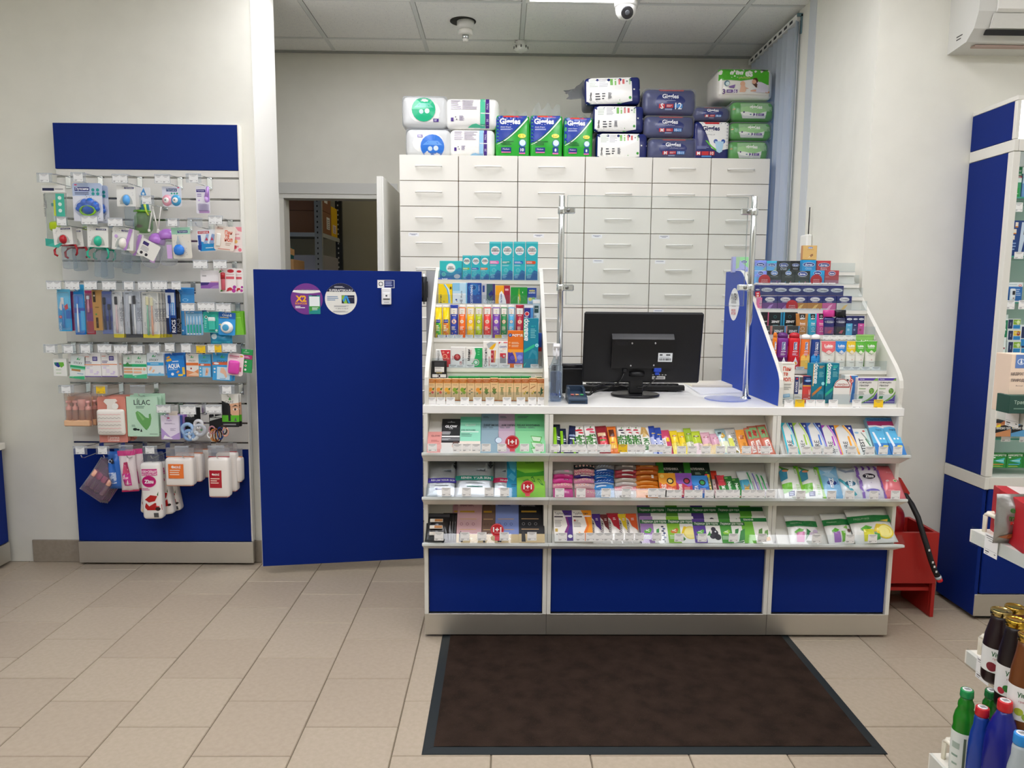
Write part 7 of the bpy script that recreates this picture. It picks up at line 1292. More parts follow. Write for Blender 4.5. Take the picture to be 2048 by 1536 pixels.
prod(B2,d3,'box','sweet_packet','sweets','slim cherry candy packet on the middle shelf',634,742,692,None,.012,'#7c2436',[R(.3,.1,.8,.6,'#ece0c8'),O(.5,.6,.2,'#c8a03c',.06)],off=.016)
for x0,x1,y0,top,nm,roll in((672,756,746,'#d83c4c','green and pink strawberry candy packet',-.1),(744,832,754,'#2a7a34','dark green candy packet with white letters, left one',-.1),(826,906,776,'#24702e','dark green candy packet with white letters, right one',-.1)):
 prod(B2,d3,'box','sweet_packet','sweets',nm+' on the middle shelf',x0,y0,x1,None,.012,'#2c8a3c',[R(0,.56,1,1,top),O(.5,.78,.28,'#e85868',.1)if top=='#d83c4c'else R(.1,.9,.5,.95,'#8cc86c'),T('Naturino'if top!='#d83c4c'else'же',.5,.42,.66 if top!='#d83c4c'else .3,'#eef4ea',-1,b=.03),O(.5,.08,.3,'#c8343c',.05)],off=.018,roll=roll)
prod(B2,d3,'pouch','sweet_bag','sweets','white topped bag of golden sweets on the middle shelf',888,690,1000,None,.018,'#dfe4e4',[R(.05,.1,.95,.66,'#4aa0bc'),P([(.2,.12),(.3,.46),(.8,.5),(.95,.14)],'#b88a3c'),L(.3,.2,.8,.4,3,'#d8b868')],off=.022,roll=-.08)
for k,(x0,x1,cc)in enumerate(((985,1046,'#2f9a5c'),(1040,1100,'#7a68b4'),(1078,1152,'#3fa45c'),(1122,1200,'#2f8c4c'))):
 prod(B2,d3,'pouch','sweet_bag','sweets',f'clear edged bag of sweets with a {["green", "violet", "pale green", "dark green"][k]} edge, leaning at the right end',x0,690+12*k,x1,None,.014,'#cfd6d2',[R(.3,.05,.5,.95,cc),R(.56,.1,.9,.6,'#a89aa8')],off=.02,roll=-.12)
for x0,x1,a,b,nm in((88,284,'#4a2c84','#7a2c7c','purple'),(284,490,'#f09a1c','#e87818','orange')):
 prod(B3,d2,'box','slimming_box','medicine box',f'white and {nm} slimming tea box on the bottom shelf',x0,1112,x1,None,.03,'#ebe7e0',[P([(.45,.99),(.99,.99),(.99,.02),(.5,.02),(.56,.3),(.72,.5),(.62,.78)],a),P([(.62,.78),(.72,.5),(.56,.3),(.5,.02),(.66,.02),(.72,.3),(.84,.5),(.72,.8)],b),T('Турбослим',.44,.88,.76,'#3a3038',b=.01,hs=1.2),R(.04,.76,.5,.8,'#4a4048'),R(.6,.78,.95,.82,'#e8e0ec'),L(.06,.44,.44,.68,6,'#9a9694'),O(.84,.16,.12,'#f0ece8'if nm=='purple'else'#f2b860',.1),O(.12,.66,.05,'#b0483c')if nm=='orange'else R(.06,.3,.2,.4,'#c8a850'),P([(.2,.14),(.3,.3),(.5,.24),(.6,.1)],'#e8a04c')if nm=='orange'else R(.1,.2,.3,.24,'#a8a4a0')],off=.032)
for x0,x1,y0,cc,nm in((484,588,1146,'#4a2c80','purple'),(584,674,1150,'#6a2c30','brown'),(656,782,1138,'#b02434','red'),(776,862,1146,'#e0c42c','yellow'),(846,972,1142,'#d85a2c','orange red')):
 prod(B3,d2,'bar','slimming_sachet','sachet',f'white and {nm} slimming drink sachet on the bottom shelf',x0,y0,x1,None,.012,'#e6e2dc',[P([(0,.99),(1,.99),(1,.42),(.5,.56),(.3,.78),(0,.9)],cc),T('Турбослим',.2,.46,.6,'#4a4048',1,b=.01),O(.74,.3,.09,cc,.03),O(.74,.2,.09,cc,.03),O(.74,.1,.09,cc,.03),L(.5,.74,.8,.84,2,'#e8d8d8')],off=.018,seal=.02,group='slimming drink sachets',roll=-.02)
LZ='throat lozenges'
def loz(c,x0,x1,y0,a,g,pic,nm,off,back=False):
 it=[R(0,0,.46,.99,a),R(.0,.72,1,.86,'#1f6a34'),T('Леденцы для горла',.5,.79,.88,'#eef2ea',b=.015,hs=1.4),P([(.1,.44),(.34,.56),(.4,.5),(.32,.36),(.14,.36)],g),T('+C',.24,.46,.14,'#f2f6ea',b=.03),L(.06,.14,.38,.3,3,'#cfe0c4')]+pic
 return prod(B3,c,'box','lozenge_packet',LZ,f'throat lozenge packet with {nm}',x0,y0,x1,None,.012,'#eceae6',it,off=off,group='throat lozenge packets on the bottom shelf')
lem=[O(.82,.38,.26,'#e8d05c',.25),O(.82,.38,.22,'#f0e08c',.21),P([(.46,.3),(.6,.62),(.7,.6),(.56,.36)],'#e8c41c'),P([(.48,.04),(.62,.14),(.5,.3)],'#2f7a34')]
cur=[O(.78,.42,.12,'#26222e'),O(.68,.28,.11,'#2c2834'),O(.86,.24,.12,'#221e2a'),O(.74,.56,.09,'#302c3a'),O(.8,.46,.03,'#d8d8e0'),P([(.48,.3),(.6,.5),(.62,.3)],'#3f8a3c')]
sag=[P([(.5,.1),(.6,.56),(.74,.6),(.66,.2)],'#2f7c3c'),P([(.66,.06),(.8,.5),(.98,.6),(.9,.14)],'#3f8c48'),P([(.6,.2),(.72,.5),(.76,.4),(.7,.16)],'#dfe8dc'),P([(.5,.02),(.9,.1),(.8,.02)],'#256a34')]
lav=[P([(.5,.1),(.56,.5),(.66,.54),(.62,.14)],'#3a8c44')]+[O(.78+.05*(k%2),.12+.08*k,.05,'#4a5c9c'if k%2 else'#2c3050',.03)for k in range(7)]+[P([(.8,.02),(.83,.02),(.82,.66)],'#3c4a3c')]
euc=[P([(.5,.1),(.62,.5),(.76,.56),(.7,.2)],'#5a8a44'),P([(.7,.1),(.84,.46),(.96,.5),(.9,.16)],'#6c9c50'),P([(.48,.04),(.98,.1),(.98,.24),(.6,.2)],'#d8a868')]
loz(d2,1000,1290,1178,'#9a78b0','#5cae3c',lav,'blue sage flowers and a lilac stripe',.02)
loz(d3,112,402,1178,'#86bc34','#c8742c',lem,'lemon slices and a lime stripe',.02);loz(d3,388,672,1206,'#5a3c94','#5cae3c',cur,'blackcurrants and a violet stripe',.022);loz(d3,664,936,1206,'#4a9a3c','#8cc03c',sag,'sage leaves and a green stripe',.02)
prod(B3,d3,'box','lozenge_packet',LZ,'green eucalyptus lozenge packet at the right end of the bottom shelf',896,1180,1176,None,.012,'#e9e6e0',[R(0,0,.44,.99,'#72bc3c'),R(0,.8,1,.94,'#1f7a3c'),T('Шалфей',.3,.87,.36,'#eef2ea',b=.02)]+euc,off=.02,group='throat lozenge packets on the bottom shelf')
prod(B3,d3,'box','lozenge_packet',LZ,'green eucalyptus lozenge packet standing behind the right end one',880,1060,1160,None,.012,'#e9e6e0',[R(0,0,.44,.99,'#5aa834'),R(0,.84,1,.95,'#175a2c'),O(.7,.5,.16,'#5a7c44'),P([(.5,.3),(.96,.36),(.9,.24),(.6,.2)],'#d8a868')],off=.006,group='throat lozenge packets on the bottom shelf')
loz(d2,966,1262,1020,'#6c5488','#5cae3c',lav,'blue sage flowers, in the back row',.005);loz(d3,100,366,1020,'#5a9430','#c8742c',lem,'lemon slices, in the back row',.005);loz(d3,362,640,1020,'#4a3480','#5cae3c',cur,'blackcurrants, in the back row',.005);loz(d3,636,900,1020,'#3c8434','#8cc03c',sag,'sage leaves, in the back row',.005)
TS_='pregnancy test'
def sure(x0,x1,y0,a,b,nm,txt='SURE',off=.02):
 arc=[(.62,.99),(.8,.8),(.93,.5),(.99,.15),(.99,.02),(.9,.02),(.86,.4),(.74,.72),(.5,.97)]
 prod(B1,d4,'box','test_box',TS_,f'white test box with a {nm} arc on the top counter shelf',x0,y0,x1,None,.014,'#d9d8d4',[R(0,0,.14,.99,a),P([(0,.99),(.0,.6),(.1,.86),(.4,.99)],a),P([(.5,.99),(.99,.99),(.99,.3),(.92,.6),(.78,.84)],'#26388c'),P(arc,a),P([(.56,.99),(.62,.99),(.8,.78),(.92,.5),(.97,.1),(.93,.1),(.86,.46),(.74,.76)],b),R(.62,.3,.72,.62,a),T(txt,.42,.24,.4,'#33363e',1,b=0),L(.5,.08,.8,.2,2,'#a8a8a4'),R(.8,.86,.9,.92,'#d8d8e0')],off=off,group='pregnancy test boxes')
sure(158,284,186,'#2fb4c8','#9ad8e0','turquoise');sure(270,430,186,'#98c03c','#cfe08c','green','SURE+');sure(420,585,186,'#4a78c8','#a8c0e8','blue');sure(572,725,212,'#a83cb4','#d89ae0','magenta');sure(706,912,212,'#eca02c','#f4cc80','orange')
prod(B1,d4,'box','test_box',TS_,'white test box with a vertical dark name and mint edge',916,250,1078,None,.014,'#e2e3dc',[R(.82,0,1,1,'#b8d8d4'),O(.24,.84,.14,'#8cb4d0',.07),T('VITEST',.38,.32,.6,'#33363a',1,b=.02),P([(.66,.6),(.72,.62),(.9,.36),(.84,.34)],'#3f8a5c'),P([(.5,.84),(.56,.86),(.9,.5),(.84,.48)],'#8c9a94'),O(.72,.9,.09,'#c83c34',.05),L(.4,.05,.6,.1,1,'#c88a8a')],off=.018,group='pregnancy test boxes')
for k,(x0,x1)in enumerate(((1062,1216),(1204,1362))):
 prod(B1,d4,'box','test_box',TS_,f'tall blue and pink test box with a white stick, {["left", "right"][k]} of two',x0,135,x1,None,.022,'#58b0dc',[R(0,0,1,.3,'#2f78c0'),R(0,.9,1,1,'#5a9ac4'),P([(0,.78),(1,.74),(1,.9),(0,.9)],'#b8346c'),P([(0,.72),(.5,.75),(1,.7),(1,.76),(.5,.79),(0,.78)],'#e8ecf2'),T('Clearblue',.5,.945,.84,'#2c4a94',b=.02),T('Digital'if k else'Тест',.62,.66,.4,'#23407c',b=.01),P([(.12,.6),(.26,.6),(.5,.16),(.4,.1),(.3,.2)],'#dfe6ee'),P([(.36,.22),(.5,.24),(.5,.1),(.4,.1)],'#3c62b0'),O(.74,.22,.18,'#e8d44c',.07),R(.5,.4,.62,.44,'#e8f0f4'),R(.72,.4,.84,.44,'#e8f0f4'),O(.56,.04,.12,'#e06aa0',.04)],off=.026,side='#8cb0c8',group='pregnancy test boxes')
WP='wet wipes'
def wipe(x0,x1,y0,col,it,nm,roll=0.,d=.03):
 o=prod(B2,d4,'pouch','wet_wipes',WP,f'{nm} wet wipes pack on the middle shelf',x0,y0,x1,None,d,col,it,off=d+.002,group='wet wipes packs',seal=.05,roll=roll,wob=.08)
 return o
GW_=[P([(.0,.8),(.0,.5),(.3,.56),(.36,.8),(.2,.92)],'#3a8cae'),P([(.02,.98),(.1,.99),(.5,.86),(.3,.78)],'#5a9a3c'),O(.28,.82,.14,'#e0906c',.07),P([(.0,.42),(.45,.44),(.4,.2),(.0,.14)],'#6cb82c'),R(.22,.06,.5,.2,'#2a3c84'),L(.26,.09,.46,.17,2,'#c8d0ec'),R(.86,.0,1,.99,'#8cc83c'),L(.62,.1,.8,.4,5,'#b4dc9c'),L(.7,.7,.8,.9,4,'#8cc06c'),R(.76,.9,1,.99,'#5cae2c')]
wipe(140,355,628,'#e6e8e2',GW_,'green and white, left of two');wipe(352,572,638,'#e6e8e2',GW_,'green and white, right of two')
def zz(bg,oc):return[O(.48,.44,.24,oc,.11*1.2),T('Zizu',.48,.44,.3,'#eef2f8',-1,b=.035)]
wipe(552,764,632,'#86bce4',[P([(.05,.95),(.4,.7),(.9,.98)],'#b8d8f0'),P([(.1,.7),(.5,.8),(.8,.6),(.4,.6)],'#a4cce8'),L(.76,.3,.8,.6,1,'#5a7cae')]+zz(0,'#1c3880'),'sky blue oval marked')
wipe(742,966,646,'#dfe4e6',[P([(.0,.6),(.1,.62),(.7,.12),(.6,.08),(.3,.3)],'#4aa8b8'),P([(.2,.99),(.5,.86),(.9,.95),(.9,.84),(.4,.78),(.15,.9)],'#9aa4b8'),R(.82,.4,.86,.56,'#8ab0c4')]+zz(0,'#26607e'),'white with a teal swoosh')
wv=[q for k in range(4)for q in(P([(.06+.24*k,.99),(.14+.24*k,.99),(.2+.24*k,.92),(.12+.24*k,.84),(.04+.24*k,.84),(.1+.24*k,.92)],'#7c54ac'),)]+[q for s_ in(0,1)for k in range(5)for q in(P([((.04,.86)[s_]+.06*(k%2),.02+.17*k),((.14,.96)[s_]-.0+.0*(k%2),.02+.17*k),((.1,.92)[s_]+.06*((k+1)%2),.19+.17*k),((.0,.82)[s_]+.06*((k+1)%2),.19+.17*k)],'#8460b4'),)]
wipe(938,1206,630,'#dfdbe6',wv+[O(.46,.64,.24,'#14142a',.12),T('Zizu',.46,.64,.32,'#f2f2f6',b=.04),O(.46,.22,.26,'#7a6cc0',.06),L(.3,.1,.7,.14,1,'#8a86a8'),O(.46,.44,.03,'#c8c0d4')],'white with violet waves')
wipe(1172,1392,628,'#e0737c',[T('AURA',.56,.76,.4,'#eca0a4',b=.02),O(.3,.5,.07,'#ecccc8',.05),O(.66,.5,.1,'#d8e8c8',.07),O(.66,.5,.07,'#6aa85c',.045),L(.2,.2,.5,.26,1,'#ec949a')],'coral pink')
def lozbag(x0,x1,y0,st,pic,nm,roll,off):
 prod(B3,d4,'pouch','lozenge_bag',LZ,f'white lozenge bag with {nm} on the bottom shelf',x0,y0,x1,None,.022,'#e4e4e0',[R(.0,.58,1,.78,'#1c7a3c'),T('ледовчка',.3,.68,.36,'#9ccaa4',b=0),P([(.2,.4),(.36,.5),(.5,.44),(.4,.36),(.24,.34)],'#5cae3c'),P([(.22,.06),(.26,.38),(.5,.38),(.46,.06)],st)]+pic,off=off,roll=roll,wob=.3,group='white lozenge bags')
lozbag(206,530,1160,'#d884b4',[P([(.5,.1),(.6,.5),(.72,.4)],'#2f7c44'),O(.74,.3,.1,'#c8b8c8',.08),O(.88,.42,.08,'#b8a8c0',.06),P([(.6,.6),(.8,.72),(.84,.6)],'#2f7c44')],'a pink stripe and flowers',.0,.024)
lozbag(600,890,1136,'#9c6cb4',[P([(.5,.06),(.56,.4),(.7,.4),(.66,.1)],'#6cae3c'),O(.84,.4,.06,'#5a3a34',.06),O(.92,.2,.07,'#4a3430',.06),P([(.66,.5),(.8,.56),(.8,.44)],'#7ab84c')],'a violet stripe and dark berries',-.05,.024)
lozbag(600,860,1150,'#8a8a8c',[],'a silver face, behind the violet one',-.02,.006)
lozbag(862,1312,1090,'#d8d43c',[O(.76,.3,.2,'#e8cc2c',.17),O(.76,.3,.165,'#f4e88c',.14),P([(.48,.3),(.6,.52),(.7,.5),(.56,.3)],'#e8c82c'),P([(.46,.06),(.6,.1),(.62,.24),(.5,.28)],'#3f9a3c'),P([(.7,.6),(.94,.66),(.9,.58)],'#e8cc4c')],'big lemon slices',-.06,.036)
G1='tickets on the counter shelf edges'
for r,(fpl,wz,rows)in enumerate(zip(fpL,('top','middle','bottom'),(((d1,[135,400,500,600,705,872,1112,1270],410,492),(d2,[56,168,252,336,446,546,600,775,872,965,1098,1178],418,498),(d3,[80,232,345,490,646,762,922,1122],436,516),(d4,[250,390,500,620,872,1062,1204,1356],442,524)),((d1,[282,497,735,900],876,966),(d2,[106,332,598,813,1092,1190],884,976),(d3,[36,110,186,310,406,526,644,738,800,916,980,1066,1176],898,984),(d4,[332,656,850,1104,1334],908,998)),((d1,[205,480,660,896,1190],1346,1436),(d2,[136,326,432,530,620,736,846,950,1136],1354,1440),(d3,[206,452,782,1086],1362,1448),(d4,[498,850,1092],1372,1462))))):
 for bi,(c,xs,y0,y1)in enumerate(rows):
  tag_row(fpl,c,xs,y0,y1,f'on the {wz} counter shelf, {["left bay", "middle bay, left half", "middle bay, right half", "right bay"][bi]}',G1,97,(7,)if(r==0 and bi==1)else(),off=.0045)
  # goods hanging on the slatwall
YH=3.51
fpH=FP((0,YH,0));fpH2=FP((0,3.53,0))
CW='#eef0ee'
def hang(c,kind,name,cat,label,x0,y0,x1,y1,d,col,items=(),fp=None,**kw):return prod(fp or fpH,c,kind,name,cat,label,x0,y0,x1,y1,d,col,items,off=kw.pop('off',0),**kw)
def loc_(o,c,x,y):
 """crop pixel -> local (x, z) on the front of hanging product o"""
 p=o.matrix_world.inverted()@atY(*c(x,y),YH);return p.x,p.z
def card(label,c,x0,y0,x1,y1,name,cat,col,items,**kw):return hang(c,'card',name,cat,label,x0,y0,x1,y1,kw.pop('d',.0015),col,items,**kw)
def euro(w=.5):return R(.38,.955,.62,.97,'#c8c8c4')
DOTS=lambda n,c='#7a7a80':[O(random.uniform(.08,.92),random.uniform(.05,.95),.014,c)for _ in range(n)]
def box_w(o):b=o.bound_box;return max(v[0]for v in b)-min(v[0]for v in b),max(v[2]for v in b)
o=hang(c1,'pouch','bottle_brush_set','brush set','clear bag with a green bottle brush set and teal strip, top left of the slatwall',120,735,322,1205,.03,'#e6ebe8',fin='w',seal=.03)
w,h=box_w(o);mb=MB();prints(o,w,h,[R(.6,.55,.98,.98,'#46b8a0'),O(.78,.9,.08,'#dff0ea'),O(.78,.78,.08,'#dff0ea'),O(.78,.66,.08,'#dff0ea'),T('НАБОР ЁРШИКОВ',.1,.76,.42,'#3a3c40',1,b=.01),L(.16,.6,.2,.95,1,'#8a8a8c'),R(.5,.56,.58,.86,'#c4d444'),R(.4,.74,.5,.8,'#5a8a8c')],lambda x,z:-.001,'p',mb);mb.build('printed_bands',o)
mb=MB();mb.rbox(w*.42,.03,h*.18,.012,M('#b4cc2c','d'),(.002,.002,.002),4);q=mb.build('sponge_head',o);q.location=(-w*.1,.0,h*.28);mb=MB();mb.tube([(-w*.1,.015,h*.1),(-w*.1,.015,h*.8)],.004,M('#e8eeee','g'),8);mb.build('handle',o)
mb=MB();mb.add([(-w*.5,.004,-.002),(-w*.46,-.003,h*.13),(w*.2,.002,h*.1),(w*.45,.0,h*.12),(w*.1,-.004,-.012)],[(0,1,2,4),(2,3,4)],M('#3fb0a0','g'));mb.build('folded_end',o)
mb=MB();mb.box(-w*.5,w*.52,-.002,.002,h+.001,h+.032,M('#eceae6','p'));q=mb.build('header_card',o);mb=MB();mb.box(-w*.45,w*.06,-.0026,-.0021,h+.008,h+.02,M('#23284c','p'));mb.box(w*.1,w*.46,-.0026,-.0021,h+.014,h+.017,M('#6a6a6e','p'));mb.build('brand_band',q)
o=card('blue and green paw teether on a pale blue card, top row',c1,383,650,645,990,'teether','teether','#b9c8e4',[R(0,0,1,.66,'#e2e4ee'),R(.08,.79,.58,.89,'#28337c'),T('Пупсики',.33,.84,.44,'#f0f0f6',b=.03),L(.08,.69,.6,.77,2,'#4a5078'),O(.7,.82,.055,'#2f9a9a'),O(.86,.82,.055,'#2f9a9a'),O(.7,.72,.055,'#2f9a9a'),O(.86,.72,.055,'#2f9a9a'),O(.12,.95,.05,'#d85a80',.025)]+DOTS(14))
w,h=box_w(o);mb=MB();dome(mb,-w*.0,h*.34,w*.46,h*.27,.022,M('#e8ecf4','w',.3),-.0008);mb.build('blister',o)
mb=MB()
for k,(px,py,r)in enumerate(((455,860,36),(490,830,38),(535,825,40),(580,850,36),(600,880,24),(440,880,26),(520,870,60))):x,z=loc_(o,c1,px,py);dome(mb,x,z,r/4.452/420,r/4.452/420,.015,M('#1f6ad0','g'),-.002)
mb.build('paw',o);x,z=loc_(o,c1,527,898);mb=MB();n=24;v=[]
for i in range(n):
 a=2*math.pi*i/n
 for j in range(8):b=2*math.pi*j/8;r=.0055;R_=.034+r*math.cos(b);v.append((x+R_*math.cos(a),-.012+r*math.sin(b),z+R_*.62*math.sin(a)))
mb.add(v,[(8*i+j,8*i+(j+1)%8,8*((i+1)%n)+(j+1)%8,8*((i+1)%n)+j)for i in range(n)for j in range(8)],M('#8ccc1c','g'),True);mb.build('ring_handle',o)
behind(o,1,.03,.012,'blue paw teether card hanging behind the front one',-.006)
def bottle_pack(label,c,x0,y0,x1,y1,nip,bx0,bx1,by1,handles=None,side=.03,body='#eaf0f4',roll=0):
 o=hang(c,'card','baby_bottle','baby bottle',label,x0,y0,x1,y1,.0012,'#ecebe6',[R(.42,.84,.92,.92,'#3a3a6c'),T('Пупсики',.67,.88,.38,'#e8e8f0',b=.01),R(.3,.955,.62,.985,'#b8b6b0')]+DOTS(8),roll=roll,r=.003)
 w,h=box_w(o);mb=MB();n=12;mb.poly([(w*.34*math.cos(math.pi*i/n),-.0012,h*.1+h*.48*math.sin(math.pi*i/n))for i in range(n+1)],M('#b8beb8','p'));mb.build('window',o)
 mb=MB();dome(mb,w*.02,h*.3,w*.18,h*.26,.022,M(nip,'g'),-.0015);mb.build('bottle_cap',o)
 mb=MB();mb.box(w/2,w/2+.001,0,.05,h*.0,h*.97,M('#cfcdc8','p'));mb.build('card_side',o)
 xa,_=loc_(o,c,bx0,y1);xb,zb=loc_(o,c,bx1,by1);r=(xb-xa)/2;cx=(xa+xb)/2;hb=-zb+.012
 mb=MB();pr=[(r*.6,zb),(r*.95,zb+.004),(r,zb+.014),(r*.92,zb+hb*.45),(r*.98,zb+hb*.7),(r*.8,zb+hb*.95),(r*.7,.03)]
 mb.lathe(pr,M(body,'w',.5),22,cx,.026,cap=True);b=mb.build('bottle_body',o)
 mb=MB()
 for k in range(6):mb.box(cx+r*.3,cx+r*.55,.026-r*1.005,.026-r*.93,zb+.02+.012*k,zb+.0215+.012*k,M('#8a98b0','p'))
 mb.build('scale_mark',o)
 if handles:
  for s_ in(-1,1):
   mb=MB();mb.tube([(cx+s_*r*.7,.022,.004),(cx+s_*r*1.35,.012,-.004),(cx+s_*r*1.7,.004,-.022),(cx+s_*r*1.65,.002,-.042),(cx+s_*r*1.35,.008,-.05)],[.004,.0055,.0055,.005,.0045],M(handles,'g'),8);mb.build('handle',o)
  mb=MB();mb.lathe([(r*.8,-.006),(r*.86,-.002),(r*.8,.01)],M(handles,'g'),20,cx,.026);mb.build('collar',o)
 return o
bottle_pack('baby bottle with a sky blue cap in a white window card, top row',c1,772,672,940,858,'#5aa4e4',815,926,1030)
o=bottle_pack('red handled baby bottle in a white card, second row',c1,212,1040,382,1200,'#b8222c',250,395,1410,'#b01c28',roll=-.06)
behind(o,1,.035,.028,'baby bottle hanging behind the red handled one',-.01)
o=bottle_pack('teal handled baby bottle in a white card, second row',c1,508,1040,692,1222,'#2cc09c',545,664,1488,'#22b494',roll=.03)
behind(o,1,.035,.012,'baby bottle hanging behind the teal handled one',-.006)
o=bottle_pack('baby bottle with a cream cap and lilac striped card, second row',c1,722,1050,912,1245,'#f0ece2',728,872,1418,None,roll=.1)
w,h=box_w(o);pb=MB();prints(o,w,h,[P([(.56,.0),(.7,.0),(.96,.99),(.8,.99)],'#b98cd0'),O(.2,.6,.08,'#c8a8dc')],lambda x,z:-.0025);
behind(o,1,.03,.03,'baby bottle hanging behind the lilac striped one',-.02)
o=hang(c1,'pack','snack_cup','cup','pale green lidded baby cup hanging in the middle of the slatwall',916,912,1062,1086,.05,'#9cc87c',[O(.4,.3,.2,'#b8303c',.1),P([(.3,.42),(.46,.5),(.5,.4)],'#3a8a3c')],fin='w',r=.02,fp=fpH2,off=-.02)
w,h=box_w(o);mb=MB();mb.lathe([(w*.52,h),(w*.53,h+.004),(w*.5,h+.009)],M('#7cc43c','g'),24,0,.025,sy=.6);mb.build('lid',o)
o=hang(c1,'card','cutlery_card','spoon','blue card with lime green baby spoons behind the cup',960,690,1072,900,.0015,'#e6e8ea',[P([(.1,.6),(.5,.98),(.7,.66)],'#4a98d8'),P([(.1,.02),(.9,.02),(.8,.5),(.5,.6),(.2,.4)],'#3f8fb4'),O(.46,.74,.1,'#e0ecf4')],fp=fpH2,off=-.03)
mb=MB();mb.tube([(.0,-.006,.05),(.01,-.008,.0),(.02,-.006,-.02)],[.008,.004,.004],M('#c8e04c','g'),8);mb.build('spoon',o)
for k,(xa,ya,xb_,yb_)in enumerate(((1092,860,1060,1062),(1090,868,1140,1072),(1165,860,1142,1060))):
 a,b=atY(*c1(xa,ya),3.53),atY(*c1(xb_,yb_),3.53);mb=MB();mb.tube([Vector((0,0,0)),b-a],.0032,M('#e6e4de','g'),8);mb.lathe([(.004,0),(.0045,.004),(.0045,.012),(.003,.013)],M('#dcdad4','g'),10,(b-a).x,0)if False else None
 o=mb.build('straw');o.location=a;tag(o,f'white plastic straw brush, {ORD[k]} of three beside the green cup','brush','straw brushes')
 d=(b-a);q=MB();q.box(d.x-.005,d.x+.005,-.005,.005,d.z-.012,d.z,M('#f0eeea','g'),.002);q.build('tip',o)
o=card('pink and blue pacifier pair on a small clear card',c1,1178,682,1348,862,'pacifier_pack','pacifier','#e4e6ee',[P([(.0,.5),(1,.5),(1,1),(0,1)],'#d8dcea'),R(.22,.76,.78,.9,'#28337c'),T('Пупсики',.5,.83,.48,'#d8eef0',b=.01),O(.5,.66,.05,'#3aa890'),O(.64,.66,.05,'#3aa890'),O(.78,.66,.05,'#3aa890'),O(.86,.95,.06,'#d85a80',.03)],r=.012)
for px,cc,nm in((1222,'#e8a4b4','pink_pacifier'),(1302,'#4aa4d4','blue_pacifier')):
 x,z=loc_(o,c1,px,805);mb=MB();dome(mb,x,z,.0235,.026,.012,M(cc,'g'),-.001);dome(mb,x,z,.0125,.0125,.0045,M('#f0efec','g'),-.0115);q=mb.build(nm,o)
 mb=MB();mb.add([(x+.005*math.cos(k*1.3)-.002,-.0166,z+.005*math.sin(k*1.3))for k in range(5)],[(0,1,2,3,4)],M('#7a8a8c','p'));mb.build('face_print',q)
o=card('lilac baby spoon set on a clear card at the right end of the top row',c1,1478,678,1600,922,'spoon_pack','spoon','#e6e4ec',[R(.05,.78,.7,.88,'#3a2c7c'),T('Пупсики',.37,.83,.5,'#e0dcf0',b=.01),P([(.8,.99),(.97,.99),(.99,.45),(.8,.4),(.6,.6)],'#b48cd8'),L(.1,.6,.5,.74,2,'#8a7ab0'),O(.22,.48,.06,'#b8a0d8'),R(.2,.02,.95,.12,'#c8a0d0')],r=.006)
w,h=box_w(o);mb=MB();dome(mb,w*.26,h*.52,w*.13,h*.12,.01,M('#c8a4e0','g'),-.0016);mb.tube([(w*.3,-.004,h*.62),(w*.42,-.004,h*.97)],[.006,.004],M('#c49ce0','g'),8);mb.build('spoon',o)
mb=MB();mb.box(-w*.3,w*.45,-.016,-.0016,h*.08,h*.36,M('#e4e0ea','w',.6),.004);mb.build('clear_tray',o)
def sippy(label,x0,y0,x1,y1,roll):
 o=hang(c1,'pack','sippy_cup','cup',label,x0,y0,x1,y1,.06,'#eef0f2',[],fin='w',r=.024,roll=roll,bulge=(.002,.002,.0),off=.0)
 w,h=box_w(o);mb=MB();mb.lathe([(w*.47,h-.002),(w*.5,h+.006),(w*.5,h+.016),(w*.42,h+.032),(w*.24,h+.042),(w*.1,h+.045)],M('#b478d0','g'),22,0,.03,sy=.75);mb.build('dome_lid',o)
 mb=MB();mb.box(w*.1,w*.4,-.002,-.0012,h*.25,h*.75,M('#d8b0e4','p'));mb.build('printed_picture',o);return o
sippy('lilac domed sippy cup tilted to the left, second row',960,1165,1100,1400,.33);sippy('lilac domed sippy cup hanging straighter, second row',1138,1140,1280,1385,-.02)
o=card('white price flag card across the two lilac sippy cups',c1,935,1160,1105,1310,'neck_card','card','#eae8e2',[R(.08,.66,.4,.86,'#3a2c6c'),L(.1,.3,.6,.6,4,'#9a98a0'),O(.22,.16,.08,'#2c2a30'),O(.5,.16,.08,'#2c2a30')],roll=.5,off=.012,d=.001);o['label']='white neck card tilted across the two lilac sippy cups'
o=card('blue rubber nasal bulb on a cream card',c1,1272,1045,1440,1322,'nasal_bulb','nasal bulb','#e4dfd2',[R(0,.78,1,1,'#a4d4bc'),R(.32,.82,.86,.9,'#28337c'),T('Пупсики',.59,.86,.46,'#e8eef4',b=.01)]+DOTS(10),roll=-.04)
x,z=loc_(o,c1,1335,1235);mb=MB();pr=[(.006,z-.031),(.019,z-.026),(.0245,z-.012),(.024,z+.002),(.015,z+.014),(.009,z+.018)];mb.lathe(pr,M('#2b7fe0','g'),20,x,-.012,sy=.6);mb.build('bulb',o)
mb=MB();mb.lathe([(.008,z+.018),(.0085,z+.026),(.005,z+.04),(.0025,z+.056),(.0015,z+.06)],M('#dfe8ee','w',1),14,x,-.012);mb.build('nozzle',o)
